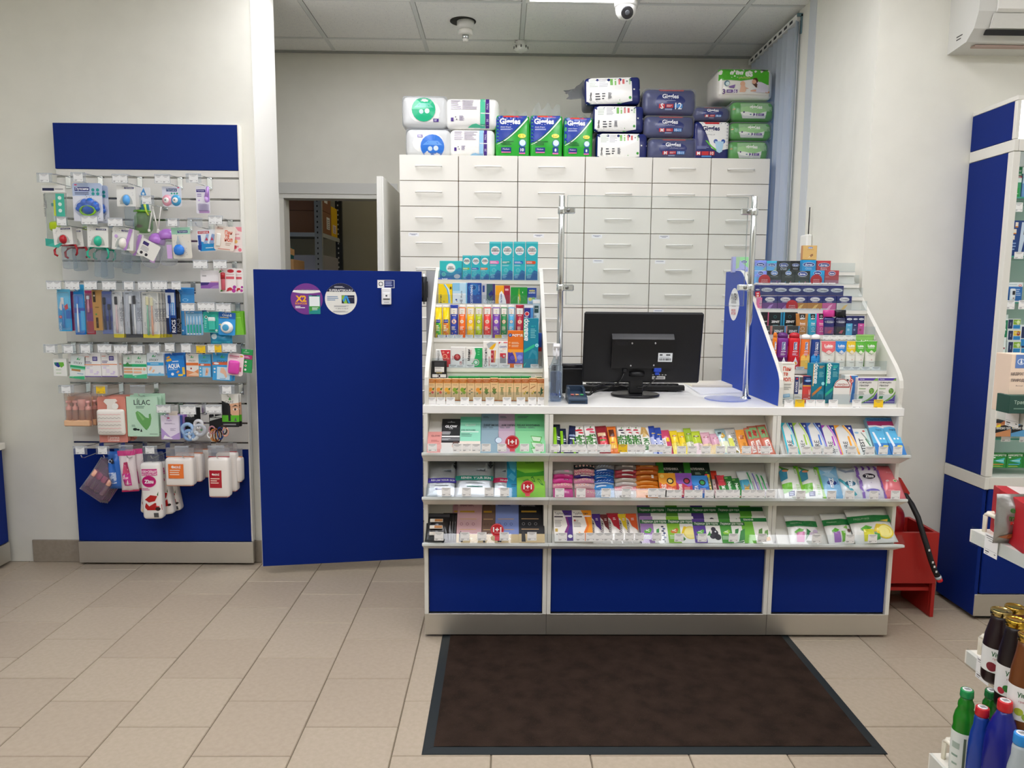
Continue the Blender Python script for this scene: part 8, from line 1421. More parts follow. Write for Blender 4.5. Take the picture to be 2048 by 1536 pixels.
card('blue and white lip balm card with two sticks',c1,1497,1065,1665,1258,'lip_balm_card','lip balm','#e6eaf0',[P([(.1,.02),(.9,.02),(.99,.4),(.6,.34),(.1,.5)],'#1c8ccc'),P([(.0,.1),(.16,.04),(.2,.3),(.0,.3)],'#1c3c94'),R(.04,.3,.2,.76,'#2a4aa0'),P([(.3,.36),(.5,.8),(.64,.78),(.5,.34)],'#9cb4d8'),P([(.6,.36),(.8,.8),(.95,.76),(.84,.34)],'#8ca8d4'),R(.06,.82,.66,.94,'#c03040'),T('НИВЕА'if False else'HYGIENE',.36,.88,.5,'#f4e8ea',b=.01),P([(.4,.5),(.5,.66),(.58,.5)],'#b83c5c'),P([(.7,.5),(.78,.66),(.86,.5)],'#b83c5c'),L(.4,.12,.8,.2,1,'#d8ecf6')],roll=-.06,r=.008)
o=card('cream lip balm card with big red letters, tilted',c1,1632,1035,1812,1250,'lip_balm_card','lip balm','#ecdfd4',[T('Пан',.68,.76,.36,'#e0562c',b=.03,hs=1.2),T('те',.62,.6,.22,'#e0562c',b=.03,hs=1.2),T('нол',.7,.45,.38,'#e0562c',b=.03,hs=1.2),L(.1,.86,.6,.93,2,'#c88a78'),L(.56,.2,.9,.34,2,'#c8a898'),R(.2,.04,.8,.07,'#d88a78')],roll=.1,r=.01,off=.006)
w,h=box_w(o);mb=MB();mb.rbox(w*.2,.01,h*.52,.004,M('#f0eee8','g'),(0,0,0),4);q=mb.build('balm_stick',o);q.location=(-w*.28,-.0105,h*.16)
card('pink and cream flower lip balm card behind the red lettered one',c1,1778,1040,1888,1268,'lip_balm_card','lip balm','#f2e4e0',[P([(.5,.99),(.99,.99),(.99,.8),(.7,.84)],'#e8909c'),O(.3,.94,.1,'#f0d060'),R(.2,.5,.85,.6,'#e8a0a8'),O(.5,.42,.14,'#f0c070'),O(.4,.2,.16,'#e86a7c'),O(.8,.1,.14,'#e87a8c'),L(.3,.68,.8,.74,1,'#d09098'),T('5ВЧ',.5,.22,.4,'#c83c50',b=.03)],off=-.006)
fc=lambda x,y:(x,y)
hang(fc,'box','ointment_box','medicine box','white and purple ointment carton hanging at the right of the slatwall',401,541,437,577,.03,'#ebe7ea',[R(0,0,1,.34,'#8c5cac'),P([(.0,.34),(.5,.34),(.4,.2),(0,.16)],'#3a2c74'),R(.55,.34,1,.4,'#e0b0b8'),L(.1,.66,.4,.74,2,'#3a3a40'),P([(.5,.0),(1,.0),(1,.2),(.7,.14)],'#a880c0')])
for k,(x0,x1,y0,nm)in enumerate(((438,472,536,'front one'),(462,486,537,'right one'))):
 o=hang(fc,'card','lip_balm_card','lip balm',f'white pomegranate lip balm card, {nm}',x0,y0,x1,586,.0015,'#f0eae8',[O(.7,.88,.2,'#c8303c',.1),O(.85,.1,.12,'#b83a98'),P([(.0,.8),(.1,.92),(.2,.86)],'#4a8a3c'),R(.42,.56,.9,.66,'#d8606c'),L(.42,.72,.9,.76,1,'#c88a90'),O(.64,.16,.12,'#c83440',.1),O(.9,.24,.1,'#a83a9c'),P([(.4,.06),(.52,.22),(.58,.08)],'#b82c3c'),P([(.05,.05),(.14,.2),(.2,.06)],'#4a8a3c')],off=.004 if k==0 else-.006)
 if k==0:w,h=box_w(o);mb=MB();mb.lathe([(w*.11,h*.12),(w*.12,h*.14),(w*.12,h*.66),(w*.09,h*.7)],M('#c85a68','g'),14,-w*.24,-.006);mb.lathe([(w*.13,h*.56),(w*.13,h*.8),(w*.08,h*.82)],M('#b0202c','g'),14,-w*.24,-.006);mb.build('balm_stick',o)
 # toothbrush row
TBH='toothbrush'
def brush(o,x,z0,z1,col,head,y=-.006,w_=.008):
 mb=MB();n=z1-z0;mb.tube([(x,y,z0),(x,y-.001,z0+n*.3),(x,y,z0+n*.62),(x,y,z0+n*.78)],[w_*.55,w_*.6,w_*.36,w_*.3],M(col,'g'),8);b=mb.build('toothbrush',o)
 mb=MB();mb.box(x-w_*.8,x+w_*.8,y-.004,y+.003,z0+n*.78,z1,M(head,'d'),.002);mb.build('bristles',b)
def tb(label,x0,y0,x1,y1,col,items,br=(),cover=True,n=0,bl='',dx=.006,d=.014,roll=0,**kw):
 o=hang(c2,'card','toothbrush_pack',TBH,label,x0,y0,x1,y1,.0015,col,items,roll=roll,r=.004,**kw);w,h=box_w(o)
 for(u,a,b,cc,hd_)in br:brush(o,(u-.5)*w,a*h,b*h,cc,hd_)
 if cover:mb=MB();mb.rbox(w*.9,d,h*.9,.006,M('#f4f6f8','w',.35),(.001,.002,.0),4);q=mb.build('blister',o);q.location=(0,-d-.0003,h*.03)
 if n:behind(o,n,.02,dx,bl)
 return o
o=tb('light blue toothbrush pack with a tooth picture, first in the row',250,170,366,545,'#2aa4dc',[R(0,.55,1,1,'#6cc8ec'),P([(.1,.55),(.2,.7),(.45,.72),(.5,.6),(.4,.5),(.2,.5)],'#f0ece8'),P([(.5,.6),(.75,.66),(.8,.54),(.55,.5)],'#c83038'),O(.16,.34,.13,'#d8343c',.12),T('CD',.16,.34,.14,'#fff',b=.03),R(.6,.3,1,.5,'#1c6cc0'),T('DUAL',.12,.12,.2,'#d8f0fa',1)],[(.42,.08,.8,'#3f8ad0','#e8e0dc')])
hang(c2,'card','toothbrush_pack',TBH,'dark pink toothbrush pack edge behind the light blue one',350,190,396,540,.0015,'#a8447c',[P([(.2,.3),(.6,.7),(.8,.3)],'#8c3468')],off=-.02,r=.004)
hang(c2,'card','toothbrush_pack',TBH,'tall sky blue toothbrush pack edge behind the bright blue one',440,130,490,560,.0015,'#3aa8dc',[R(.3,.1,.7,.5,'#e8eef2')],off=-.012,r=.004)
o=tb('bright blue toothbrush pack with a white wavy handle',396,190,488,575,'#1c8cd8',[R(0,.0,1,.06,'#1c6cc0'),R(.0,.5,1,.62,'#1c4cb0'),R(.6,.1,1,.55,'#3fb0e4')],[(.38,.06,.9,'#eef2f6','#3a7cd0')])
hang(c2,'card','toothbrush_pack',TBH,'teal toothbrush pack edge low behind the bright blue one',478,300,520,572,.0015,'#2c8c84',[],off=-.02,r=.004)
o=tb('crimson toothbrush pack between blue and kraft packs',498,182,576,572,'#9c2458',[R(0,.0,1,.3,'#a83040'),R(0,.3,1,.6,'#7c2c7c'),R(.0,.9,1,1,'#b83c74')],[(.4,.5,.88,'#e8a0b8','#d8d8e0')],off=-.01)
o=hang(c2,'box','toothbrush_box',TBH,'brown kraft toothbrush box with cut-out windows',560,178,642,538,.018,'#b58a52',[R(.12,.7,.4,.96,'#3a3028'),O(.26,.86,.1,'#d8d0c4',.1),O(.36,.4,.1,'#4a8a4c'),R(.3,.06,.56,.32,'#4a3a2c'),O(.42,.2,.1,'#5a4c44',.1),L(.3,.55,.7,.6,1,'#7a5c34'),T('eco',.4,.32,.16,'#3a6a3c')],fp=fpH,roll=-.01)
o=tb('slate blue toothbrush pack behind the kraft box',640,190,745,568,'#5c6ca8',[R(0,.3,1,.42,'#3c4ca0'),R(.0,.0,1,.1,'#6c7cb8')],[(.3,.1,.86,'#2c3248','#1c2030'),(.68,.1,.7,'#3c4464','#22283c')],off=-.008,d=.01)
def curve_pack(label,x0,x1,col,base,br,n,bl,y0=186,y1=602,dx=.006):
 o=hang(c2,'card','toothbrush_pack',TBH,label,x0,y0,x1,y1,.0015,col,[R(0,0,1,.08,base),R(.08,.93,.3,.96,'#8a8a8c'),T('SHINE',.88,.5,.3,'#7a7a80',1,b=0),L(.12,.2,.16,.4,1,'#a8a8ac'),R(.82,.74,.96,.75,'#3a3a3c'),L(.3,.56,.8,.6,2,'#c8c8cc')],r=.008);w,h=box_w(o)
 for(u,a,b,cc,hd_)in br:brush(o,(u-.5)*w,a*h,b*h,cc,hd_)
 mb=MB();mb.rbox(w*.96,.014,h*.9,.006,M('#f2f4f6','w',.3),(.0,.004,.0),4);q=mb.build('blister',o);q.location=(0,-.0145,h*.08)
 behind(o,n,.016,dx,bl);return o
curve_pack('pale pink toothbrush in a curved white pack with a yellow foot',738,828,'#e6e4e2','#d4c43c',[(.42,.1,.88,'#e8c8c8','#2c2c30')],1,'white toothbrush pack behind the pale pink one',dx=.02)
curve_pack('black and white toothbrush pair in a grey curved pack',845,990,'#cccfd6','#4a4c50',[(.4,.08,.9,'#1f1f22','#e8e8e8'),(.64,.08,.9,'#f0f0f0','#26262a')],2,'grey toothbrush pack behind the black and white pair',dx=.008)
curve_pack('peach and mint toothbrush pair in a cream pack with a yellow foot',1000,1148,'#ece9e0','#dccc3c',[(.36,.06,.9,'#8cc8a8','#ece4b8'),(.62,.06,.88,'#f0b090','#f0e8c0')],4,'grey toothbrush pack fanned behind the cream pair',y0=196,y1=604,dx=.0075)
o=tb('navy and white whitening toothbrush box',1212,168,1300,572,'#1f4a94',[R(0,.42,.9,.92,'#cfd8e4'),P([(.0,.36),(.0,.44),(.3,.4),(.2,.3)],'#e8ecf0'),R(.5,.42,.84,.7,'#4a94d4'),T('WHITENING',.66,.55,.26,'#eef4fa',1,b=.01),R(0,0,1,.36,'#16244c'),T('ROCS',.72,.18,.28,'#f0f0f4',1,b=.02),R(0,.92,1,1,'#1c3c84')],[(.42,.05,.86,'#2458a8','#1c3878')],cover=False)
hang(c2,'card','toothbrush_pack',TBH,'black toothbrush box edge behind the navy and white one',1292,172,1336,570,.0015,'#1c1c24',[T('ROCS',.5,.2,.3,'#8a8a90',1),R(.2,.6,.8,.9,'#3a3a44')],off=-.012)
hang(c2,'pouch','floss_pick_bag','dental floss','blue floss pick bag behind the interdental brushes',1336,156,1466,582,.012,'#3a8ccc',[R(0,.86,1,.98,'#2c7cc0'),O(.4,.74,.2,'#8cc8e8',.1),O(.4,.74,.15,'#3a8ccc',.08),R(.3,.2,.5,.55,'#b8a490'),O(.12,.1,.05,'#e8f0f4')],off=-.012,wob=.2)
o=card('five green interdental brushes on a clear blue card',c2,1388,366,1538,580,'interdental_brushes','dental brush','#8cc0e4',[R(0,.9,1,1,'#5aa0d4'),L(.1,.92,.5,.97,1,'#e8f0f4')],r=.004)
w,h=box_w(o)
for k in range(5):x=(-.36+.18*k)*w;mb=MB();mb.box(x-.004,x+.004,-.006,-.0016,h*.08,h*.44,M('#2caa98','g'),.002);mb.tube([(x,-.004,h*.44),(x,-.004,h*.62),(x,-.004,h*.8)],[.0025,.002,.0008],M('#e8eef0','g'),6);mb.box(x-.003,x+.003,-.006,-.002,h*.03,h*.08,M('#f0f0ee','g'),.001);mb.build('interdental_brush',o)
o=card('teal dental floss card with a small white box',c2,1543,372,1678,556,'dental_floss','dental floss','#2fb4a8',[P([(.5,.8),(.9,.99),(.99,.6)],'#3cc4b0'),O(.2,.74,.1,'#e0f0ec'),O(.2,.74,.06,'#2c6a54'),L(.08,.2,.24,.6,4,'#9adcd0'),O(.85,.1,.08,'#e0f0ec')],r=.006)
w,h=box_w(o);mb=MB();mb.box(-w*.12,w*.3,-.012,-.0016,h*.12,h*.6,M('#3fc0ac','g'),.003);mb.box(-w*.14,w*.32,-.0125,-.0016,h*.54,h*.74,M('#e8f2ee','g'),.003);mb.build('floss_box',o);behind(o,1,.02,.012,'teal dental floss card behind the front one')
o=card('blue card with a round white dental floss, tilted',c2,1672,378,1822,580,'dental_floss','dental floss','#3a9ce0',[R(.0,.72,1,1,'#2c6cc0'),T('Oral-B',.5,.88,.56,'#e8f2fa',b=.03),L(.08,.74,.6,.8,1,'#e0d060'),P([(.02,.44),(.14,.5),(.16,.42)],'#e8d44c')],roll=.06,r=.008)
w,h=box_w(o);mb=MB();dome(mb,0,h*.34,w*.38,w*.36,.016,M('#f2f2f0','g'),-.001,p=3);dome(mb,0,h*.34,w*.2,w*.2,.003,M('#4aa8d8','g'),-.0162,p=3);mb.build('floss_wheel',o)
o=card('lime green dental card at the right end of the toothbrush row',c2,1800,366,1904,578,'dental_card','dental floss','#6cb42c',[P([(.0,.0),(1,.0),(.7,.99),(.3,.99)],'#7cc43c'),L(.2,.7,.8,.74,1,'#a8dc70'),R(.3,.94,.7,.96,'#4a8a1c')],off=-.008,roll=-.03);behind(o,1,.012,.004,'lime green dental card behind the front one')
hang(c2,'pouch','floss_bag','dental floss','turquoise floss bag hanging below the round floss',1598,560,1798,668,.02,'#2b8fb8',[O(.2,.7,.14,'#d8ecf0',.12),R(.1,.1,.9,.3,'#3fb0c8')],off=-.02,wob=.3)
# plaster row
PLB='plaster box'
def plb(label,x0,y0,x1,y1,col,items,d=.02,roll=0,**kw):return hang(c2,'box','plaster_box',PLB,label,x0,y0,x1,y1,d,col,items,roll=roll,**kw)
ST=lambda u=.5:[T('STICKY',u,.7,.56,'#4a5a54',b=.01,hs=1.1),P([(u-.12,.84),(u,.96),(u+.02,.84)],'#3fae6c'),P([(u,.84),(u+.14,.92),(u+.1,.83)],'#5cbe7c')]
o=plb('white plaster box with a navy and leaf green mark, left end',207,790,325,945,'#eaeae4',[P([(.08,.78),(.6,.8),(.62,.6),(.4,.5),(.14,.62)],'#2a3c8c'),P([(.4,.8),(.8,.8),(.84,.62),(.62,.48),(.5,.6)],'#6cb43c'),P([(.08,.78),(.3,.8),(.2,.6)],'#2c7c6c'),L(.2,.34,.6,.4,1,'#8cc070'),T('мягкий',.4,.18,.36,'#8cc070',b=0)])
mb=MB();w,h=box_w(o);mb.box(-w*.1,w*.2,.004,.006,h,h+.022,M('#eef0f0','w',.6));mb.build('hang_tab',o)
plb('tilted green plaster box with a brown plaster picture',346,766,480,968,'#dfe6e4',ST()+[R(0,.48,1,.58,'#2fa86c'),R(0,.42,1,.48,'#8cd0b0'),R(.1,.33,.7,.42,'#b88a5c'),P([(0,0),(1,0),(1,.16),(0,.06)],'#3fb47c'),O(.2,.07,.08,'#8cd0a4',.04),L(.5,.2,.9,.28,1,'#8ab0c8')],roll=.12,d=.012,side='#8cc8a8')
for k,(x0,x1,nm)in enumerate(((486,632,'left'),(636,776,'right'))):
 o=plb(f'white plaster box with orange line and purple edge, {nm} of two',x0,742 if k==0 else 736,x1,952,'#ece9e8',[R(.5,.68,.8,.86,'#3a2c84'),L(.54,.71,.76,.83,2,'#e0dcf0'),R(.05,.84,.3,.87,'#e89a8c'),L(.05,.56,.44,.68,2,'#5a4a7c'),R(0,.5,1,.535,'#e8925c'),R(.3,.16,.5,.32,'#e2d8e8'),R(.1,.34,.3,.42,'#dcd2e4'),R(.55,.1,.8,.16,'#d8cce4'),O(.78,.2,.08,'#d8cce4'),R(0,0,1,.035,'#5a3c94'),L(.05,.44,.5,.48,1,'#a89ab0')],d=.022);behind(o,1 if k==0 else 3,.024,.0025 if k==0 else .009,f'white purple edged plaster box behind the {nm} one')
plb('green plaster box with two brown plasters, left of the twins',832,760,912,962,'#dfe8e2',ST(.6)+[R(0,.5,1,.62,'#2f9a5c'),P([(.2,.6),(.5,.7),(.9,.5),(.4,.5)],'#3f8a4c'),R(.05,.36,1,.44,'#d8a078'),R(.05,.22,1,.32,'#e0a880'),R(0,0,1,.16,'#4cb884')],off=-.006)
plb('green plaster box with two beige plasters, right of the twins',910,758,1038,966,'#dfe8e2',ST()+[R(0,.5,1,.62,'#2fae74'),R(.08,.36,.68,.44,'#e8b490'),O(.84,.4,.1,'#e8b490'),R(.08,.22,.64,.31,'#e8b898'),P([(0,0),(1,0),(1,.2),(0,.12)],'#4cbc8c'),O(.2,.08,.08,'#a8dcc0',.04)])
o=plb('blue and white plaster box in the middle of the row',1042,742,1190,942,'#dce4ea',ST(.42)+[R(0,.46,1,.6,'#3aa4dc'),L(.2,.5,.7,.56,1,'#d8eef8'),P([(.1,.26),(.22,.42),(.3,.36),(.18,.22)],'#e8b490'),P([(.28,.18),(.4,.3),(.46,.24),(.36,.14)],'#e8b490'),R(0,0,1,.1,'#7cc0e4'),T('40',.74,.12,.14,'#4a9cd0')],d=.02);behind(o,2,.022,.008,'blue and white plaster box behind the front one')
plb('bright blue plaster box with white slanted lettering',1220,740,1382,955,'#2480d4',[R(0,.9,1,1,'#1c5cb0'),P([(.02,.74),(.3,.8),(.34,.7),(.06,.66)],'#e8b42c'),P([(.06,.84),(.24,.9),(.26,.82),(.08,.78)],'#e8a82c'),T('AQUA',.42,.46,.66,'#f2f6fa',b=.04,hs=1.5),R(.36,.64,.7,.68,'#c8dcf0'),L(.1,.3,.6,.36,1,'#b0d0f0'),P([(.5,.2),(.62,.28),(.7,.24),(.58,.16)],'#d8a878'),O(.3,.14,.08,'#e8eef4'),R(.6,.04,.86,.12,'#f0c83c'),R(.86,.1,1,.4,'#e8c04c')],roll=-.07,d=.025)
plb('white and orange plaster box with a heel picture',1390,750,1500,948,'#e9e4de',ST()+[R(0,.5,1,.62,'#e0783c'),P([(0,0),(1,0),(1,.34),(.6,.2),(0,.3)],'#e09464'),O(.4,.36,.07,'#a84030',.08),P([(.1,.06),(.7,.2),(1,.12),(1,.02)],'#f0c8a8')])
plb('blue corn plaster box with a finger picture',1502,752,1610,956,'#5aaedc',ST()+[R(0,.5,1,.6,'#d8643c'),O(.3,.55,.16,'#e8eef0',.05),R(.3,.04,.95,.44,'#a8d0ec'),P([(.5,.08),(.6,.4),(.74,.42),(.82,.3),(.7,.1)],'#e8b494'),P([(.6,.2),(.66,.36),(.7,.2)],'#b06a4c'),O(.14,.4,.06,'#e8eef4'),O(.14,.26,.06,'#e8eef4'),O(.14,.12,.06,'#e8eef4')],off=-.004)
o=plb('blue foot plaster card with a foot sole picture, tilted',1618,742,1788,985,'#3fa0dc',ST()+[P([(0,.56),(1,.6),(1,.72),(0,.66)],'#d8643c'),O(.2,.62,.14,'#e8eef0',.05),R(.24,.04,.92,.5,'#c8e4f4'),P([(.4,.3),(.44,.48),(.6,.48),(.7,.36),(.78,.16),(.7,.1),(.6,.24)],'#ecc0a4'),O(.12,.42,.05,'#e8eef4'),O(.12,.3,.05,'#e8eef4'),L(.4,.06,.7,.1,1,'#4a90c0')],roll=.06,d=.012,off=.004);behind(o,1,.014,.008,'blue foot plaster card behind the front one')
o=card('pale pink card with a bright pink silicone sponge',c2,1745,742,1888,940,'silicone_sponge','sponge','#f2dfe0',[R(.1,.84,.7,.9,'#d88a9c'),O(.84,.9,.1,'#e8b43c',.05),L(.1,.76,.6,.82,1,'#c8909c'),R(.78,.2,.9,.4,'#d86a90')],roll=.12,r=.012,off=.008)
w,h=box_w(o);mb=MB();mb.rbox(w*.66,.018,h*.6,.012,M('#e04cb0','g'),(.001,.003,.001),5);q=mb.build('sponge',o);q.location=(-w*.04,-.0185,h*.08)
plb('green plaster card tilted at the right end of the row',1868,706,1968,914,'#2f9a54',[T('STICKY',.46,.86,.5,'#d8ece0',b=.01),P([(.3,.92),(.44,.99),(.5,.92)],'#a8dcb4'),R(0,.58,1,.76,'#b03478'),L(.1,.62,.8,.72,2,'#ecc8dc'),O(.44,.46,.1,'#e8f0ec'),O(.44,.3,.1,'#e8f0ec'),O(.44,.13,.1,'#e8f0ec'),O(.44,.3,.06,'#c85a4c')],roll=.09,d=.008)
# lower rows
o=hang(c3,'pouch','travel_bottle_set','travel bottles','clear bag of peach travel bottles with pink tops',245,150,470,412,.05,'#f0e4da',fin='w',seal=.04,wob=.3);w,h=box_w(o)
mb=MB();mb.box(-w*.46,w*.44,.004,.04,h*.0+.004,h*.2,M('#e8bc94','p'),.004);mb.build('base_card',o)
mb=MB();mb.box(-w*.46,w*.44,.046,.048,h*.1,h*.88,M('#e6b896','p'));mb.build('back_card',o)
for k in range(4):
 x=(-.34+.23*k)*w;r=w*.095;mb=MB();mb.lathe([(r*.9,h*.16),(r,h*.18),(r,h*.5),(r*.6,h*.54)],M('#e8c8b0','t',1),16,x,.026);b=mb.build('travel_bottle',o)
 mb=MB();mb.lathe([(r*.95,h*.5),(r,h*.52),(r*.95,h*.6)]+([(r*.4,h*.62),(r*.4,h*.7),(r*.9,h*.72),(r*.9,h*.78)]if k!=2 else[(r*1.3,h*.62),(r*1.4,h*.74),(r*1.2,h*.82)]),M('#f2b8b4','g'),16,x,.026);mb.build('bottle_top',b)
behind(o,1,.03,.014,'clear bag of peach travel bottles behind the front bag')
zz_=lambda y,c:[P([(.05+.075*k,y+(.0,.025)[k%2])for k in range(13)]+[(.95-.075*k,y-.014+(.0,.025)[k%2])for k in range(13)],c)]
o=hang(c3,'card','hot_water_bottle','hot water bottle','coral pack with a zigzag knitted hot water bottle',540,170,762,530,.03,'#d98c7c',[R(.0,.0,1,.16,'#d08478'),T('Грелка',.5,.1,.4,'#f4e0d8',b=.02),T('солевая',.5,.045,.4,'#f0d8d0',b=.02)],roll=-.01);w,h=box_w(o)
mb=MB();mb.rbox(w*.96,.022,h*.56,.02,M('#ebe6de','d'),(.001,.006,.001),6);q=mb.build('knitted_cover',o);q.location=(0,-.0225,h*.17)
zb=lambda x,z:-.0008-.006*max(0,1-(2*x/w)**2)*max(0,1-(2*z/(h*.56)-1)**2)
prints(q,w*.9,h*.56,[i for k in range(6)for i in zz_(.14+.135*k,'#e89a98'if k%2 else'#8a8278')],lambda x,z:min(-.001,zb(x,z)))
mb=MB();mb.prism([(-.016,h*.73),(.016,h*.73),(.014,h*.82),(.03,h*.9),(.022,h*.95),(-.022,h*.95),(-.03,h*.9),(-.014,h*.82)],-.014,-.0005,M('#eae4dc','d'),'y');mb.build('bottle_neck',o)
mb=MB();n=20;mb.prism([(.026+.015*math.cos(2*math.pi*k/n),h*.8+.015*math.sin(2*math.pi*k/n))for k in range(n)],-.018,-.0145,M('#f2f0ea','p'),'y');mb.build('round_tag',o);behind(o,1,.04,.01,'coral hot water bottle pack behind the front one')
o=card('pale green moisturising gloves packet with a glove picture',c3,764,170,1010,484,'gloves_packet','gloves packet','#b8dcc2',[R(.02,.02,.98,.98,'#bfe0c8'),T('LÍLAC',.5,.87,.52,'#2c3c38',b=.01,hs=1.1),L(.3,.7,.72,.77,2,'#5a7a68'),P([(.28,.6),(.34,.64),(.4,.62),(.5,.56),(.6,.48),(.7,.46),(.7,.56),(.76,.58),(.78,.46),(.74,.3),(.66,.2),(.58,.17),(.5,.24),(.4,.34),(.32,.44)],'#6aa860'),P([(.34,.6),(.36,.62),(.56,.44),(.5,.4)],'#86c078'),P([(.56,.2),(.64,.18),(.62,.16)],'#4a8a48'),O(.24,.18,.07,'#23302c',.045),O(.34,.17,.05,'#23302c',.03),P([(.4,.12),(.44,.2),(.47,.12)],'#23302c'),L(.7,.05,.96,.075,1,'#4a6a58'),L(.14,.24,.26,.3,2,'#6a8a78')],d=.004,r=.002);behind(o,2,.02,.009,'pale green gloves packet behind the front one',.005)
o=hang(c3,'box','liner_pack','pads box','white and lilac pads box with a foot picture',1032,320,1176,508,.012,'#e8def0',[P([(0,0),(1,0),(1,.3),(.5,.1),(0,.5)],'#b89cd4'),P([(.1,.06),(.2,.2),(.34,.12),(.6,.06),(.6,.03),(.1,.03)],'#f2eef4'),T('Бабло'if False else'Лайт',.46,.8,.3,'#8c6ab0',b=0),O(.42,.9,.08,'#d85a8c',.05),L(.2,.64,.8,.7,2,'#8a7a9c'),L(.5,.36,.84,.48,3,'#b0a4c0')]);w,h=box_w(o)
for k,cc in enumerate(('#4a68b8','#b08ad0','#9a6cb8')):mb=MB();mb.box(-w/2+.008+.006*k,w/2+.006+.006*k,.0,.011,.004,h*.99,M(cc,'p'),.001);q=mb.build('pads_box');q.matrix_world=o.matrix_world@Matrix.Translation((0,.014+.013*k,0));tag(q,f'{["blue", "lilac", "violet"][k]} edged pads box behind the white and lilac one','pads box')
mb=MB();mb.box(-w*.05,w*.42,.002,.004,h,h+.02,M('#e8dcd0','p'));mb.build('hang_tab',o)
def ring(mb,cx,cz,R_,r,mat,y=-.008,n=18,m=7,wob=.0,sq=1.,k0=9):
 v=[]
 for i in range(n):
  a=2*math.pi*i/n
  for j in range(m):b=2*math.pi*j/m;rr=r*(1+wob*math.sin(k0*a+j));q=R_+rr*math.cos(b);v.append((cx+q*math.cos(a)*sq,y+rr*math.sin(b),cz+q*math.sin(a)))
 mb.add(v,[(m*i+j,m*i+(j+1)%m,m*((i+1)%n)+(j+1)%m,m*((i+1)%n)+j)for i in range(n)for j in range(m)],mat,True)
o=card('black card with pale blue and silver scrunchies',c3,1222,330,1312,430,'scrunchie_card','scrunchies','#17171a',[R(.1,.8,.9,.9,'#3a3a40')]);w,h=box_w(o)
mb=MB();mb.box(w*.3,w*.85,.001,.003,h*.3,h*1.75,M('#141416','p'));mb.build('back_card',o)
for px,py,r,cc,rr in((1250,425,.026,'#9ab8dc',.009),(1296,470,.02,'#cfd6dc',.009),(1345,430,.024,'#b8bcc4',.01),(1335,385,.018,'#d8d8dc',.008),(1262,470,.022,'#84a4cc',.009)):
 x,z=loc_(o,c3,px,py);mb=MB();ring(mb,x,z,r,rr,M(cc,'d'),-.012,wob=.25);mb.build('scrunchie',o)
for px,py,cc in((1372,392,'#e0c04c'),(1385,410,'#d86a8c'),(1362,410,'#6cb0d8'),(1380,430,'#e08a4c'),(1262,512,'#f0b0a0'),(1310,500,'#e88aa0'),(1355,430,'#7cc08c')):
 x,z=loc_(o,c3,px,py);mb=MB();mb.lathe([(.001,z-.005),(.0045,z-.0025),(.0045,z+.0025),(.001,z+.005)],M(cc,'g'),10,x,-.008);mb.build('bead',o)
o=card('black card with brown, navy and patterned hair ties',c3,1412,310,1516,440,'hair_tie_card','hair ties','#16161a',[P([(.04,.6),(.96,.8),(.98,.98),(.06,.8)],'#c8ccca'),L(.1,.76,.9,.84,1,'#5a5a5c')]);w,h=box_w(o)
for px,py,r,cc,sq,rr in((1450,470,.027,'#c8803c',.5,.004),(1470,470,.03,'#8c5428',.55,.0045),(1490,475,.03,'#2c1c18',.5,.0045),(1505,455,.028,'#1f3a7c',.5,.0045),(1440,430,.018,'#b8848c',.8,.004),(1545,445,.02,'#e0a48c',.7,.004),(1530,430,.02,'#3c2c28',.8,.004),(1420,470,.012,'#e8e8e8',.8,.004)):
 x,z=loc_(o,c3,px,py);mb=MB();ring(mb,x,z,r,rr,M(cc,'d'),-.01,sq=sq,wob=.1,k0=17);mb.build('hair_tie',o)
o=hang(c3,'card','mascara_card','mascara','black and white lash care card with an eye picture',1512,150,1646,410,.002,'#1c1c1f',[P([(0,.8),(0,1),(1,1),(1,.74),(.5,.7)],'#e6e4dc'),T('CARE',.44,.76,.52,'#6a6a6c',b=.0),P([(.4,.82),(.5,.92),(.56,.82)],'#4aa04c'),P([(.45,.7),(1,.74),(1,.36),(.7,.3),(.5,.4)],'#d8a888'),O(.78,.54,.14,'#f0e8e0',.07),O(.78,.54,.07,'#4a3428'),P([(.55,.6),(.8,.68),(.99,.62),(.8,.64)],'#2a2220'),R(0,.16,1,.36,'#5cb42c'),R(.36,.18,.5,.66,'#26262a'),P([(.7,.18),(.78,.3),(.86,.18)],'#5a5a5c'),R(.05,.06,.8,.1,'#8a8a8c')]);behind(o,1,.02,.005,'lash care card behind the front one')
# bottom row bags
o=hang(c3,'pouch','travel_bottle_set','travel bottles','lilac bag of pink capped bottles hanging askew at the lower left',345,650,545,960,.045,'#c884c4',[],fin='w',roll=.62,wob=.3);w,h=box_w(o)
mb=MB();mb.box(-w*.46,w*.46,.04,.044,h*.02,h*.94,M('#c48cc8','p'));mb.build('back_card',o)
for k in range(4):x=(-.33+.22*k)*w;r=w*.1;mb=MB();mb.lathe([(r*.9,h*.2),(r,h*.22),(r,h*.5),(r*.6,h*.53)],M('#e8d0dc','t',.6),14,x,.018);b=mb.build('travel_bottle',o);mb=MB();mb.lathe([(r,h*.5),(r*1.02,h*.52),(r*.98,h*.66)],M('#f0b49c','g'),14,x,.018);mb.build('bottle_top',b)
mb=MB()
for k in range(3):ring(mb,.012*k-.01,h+.012,.008,.0014,M('#e6e6e8','g'),.01+.01*k,m=6)
mb.build('hanging_ring',o);behind(o,3,.016,.005,'lilac travel bottle bag behind the front one',-.004)
o=hang(c3,'pouch','sponge_bag','bath sponge','bright blue bath sponge bag in the bottom row',596,610,706,905,.05,'#2f6cc4',[R(.1,.16,.66,.46,'#b8c8e0'),L(.14,.2,.6,.42,6,'#7a8cac'),P([(.2,.74),(.4,.84),(.6,.8),(.7,.7),(.4,.68)],'#23283c')],wob=.4);behind(o,1,.04,.012,'bright blue bath sponge bag behind the front one',.006)
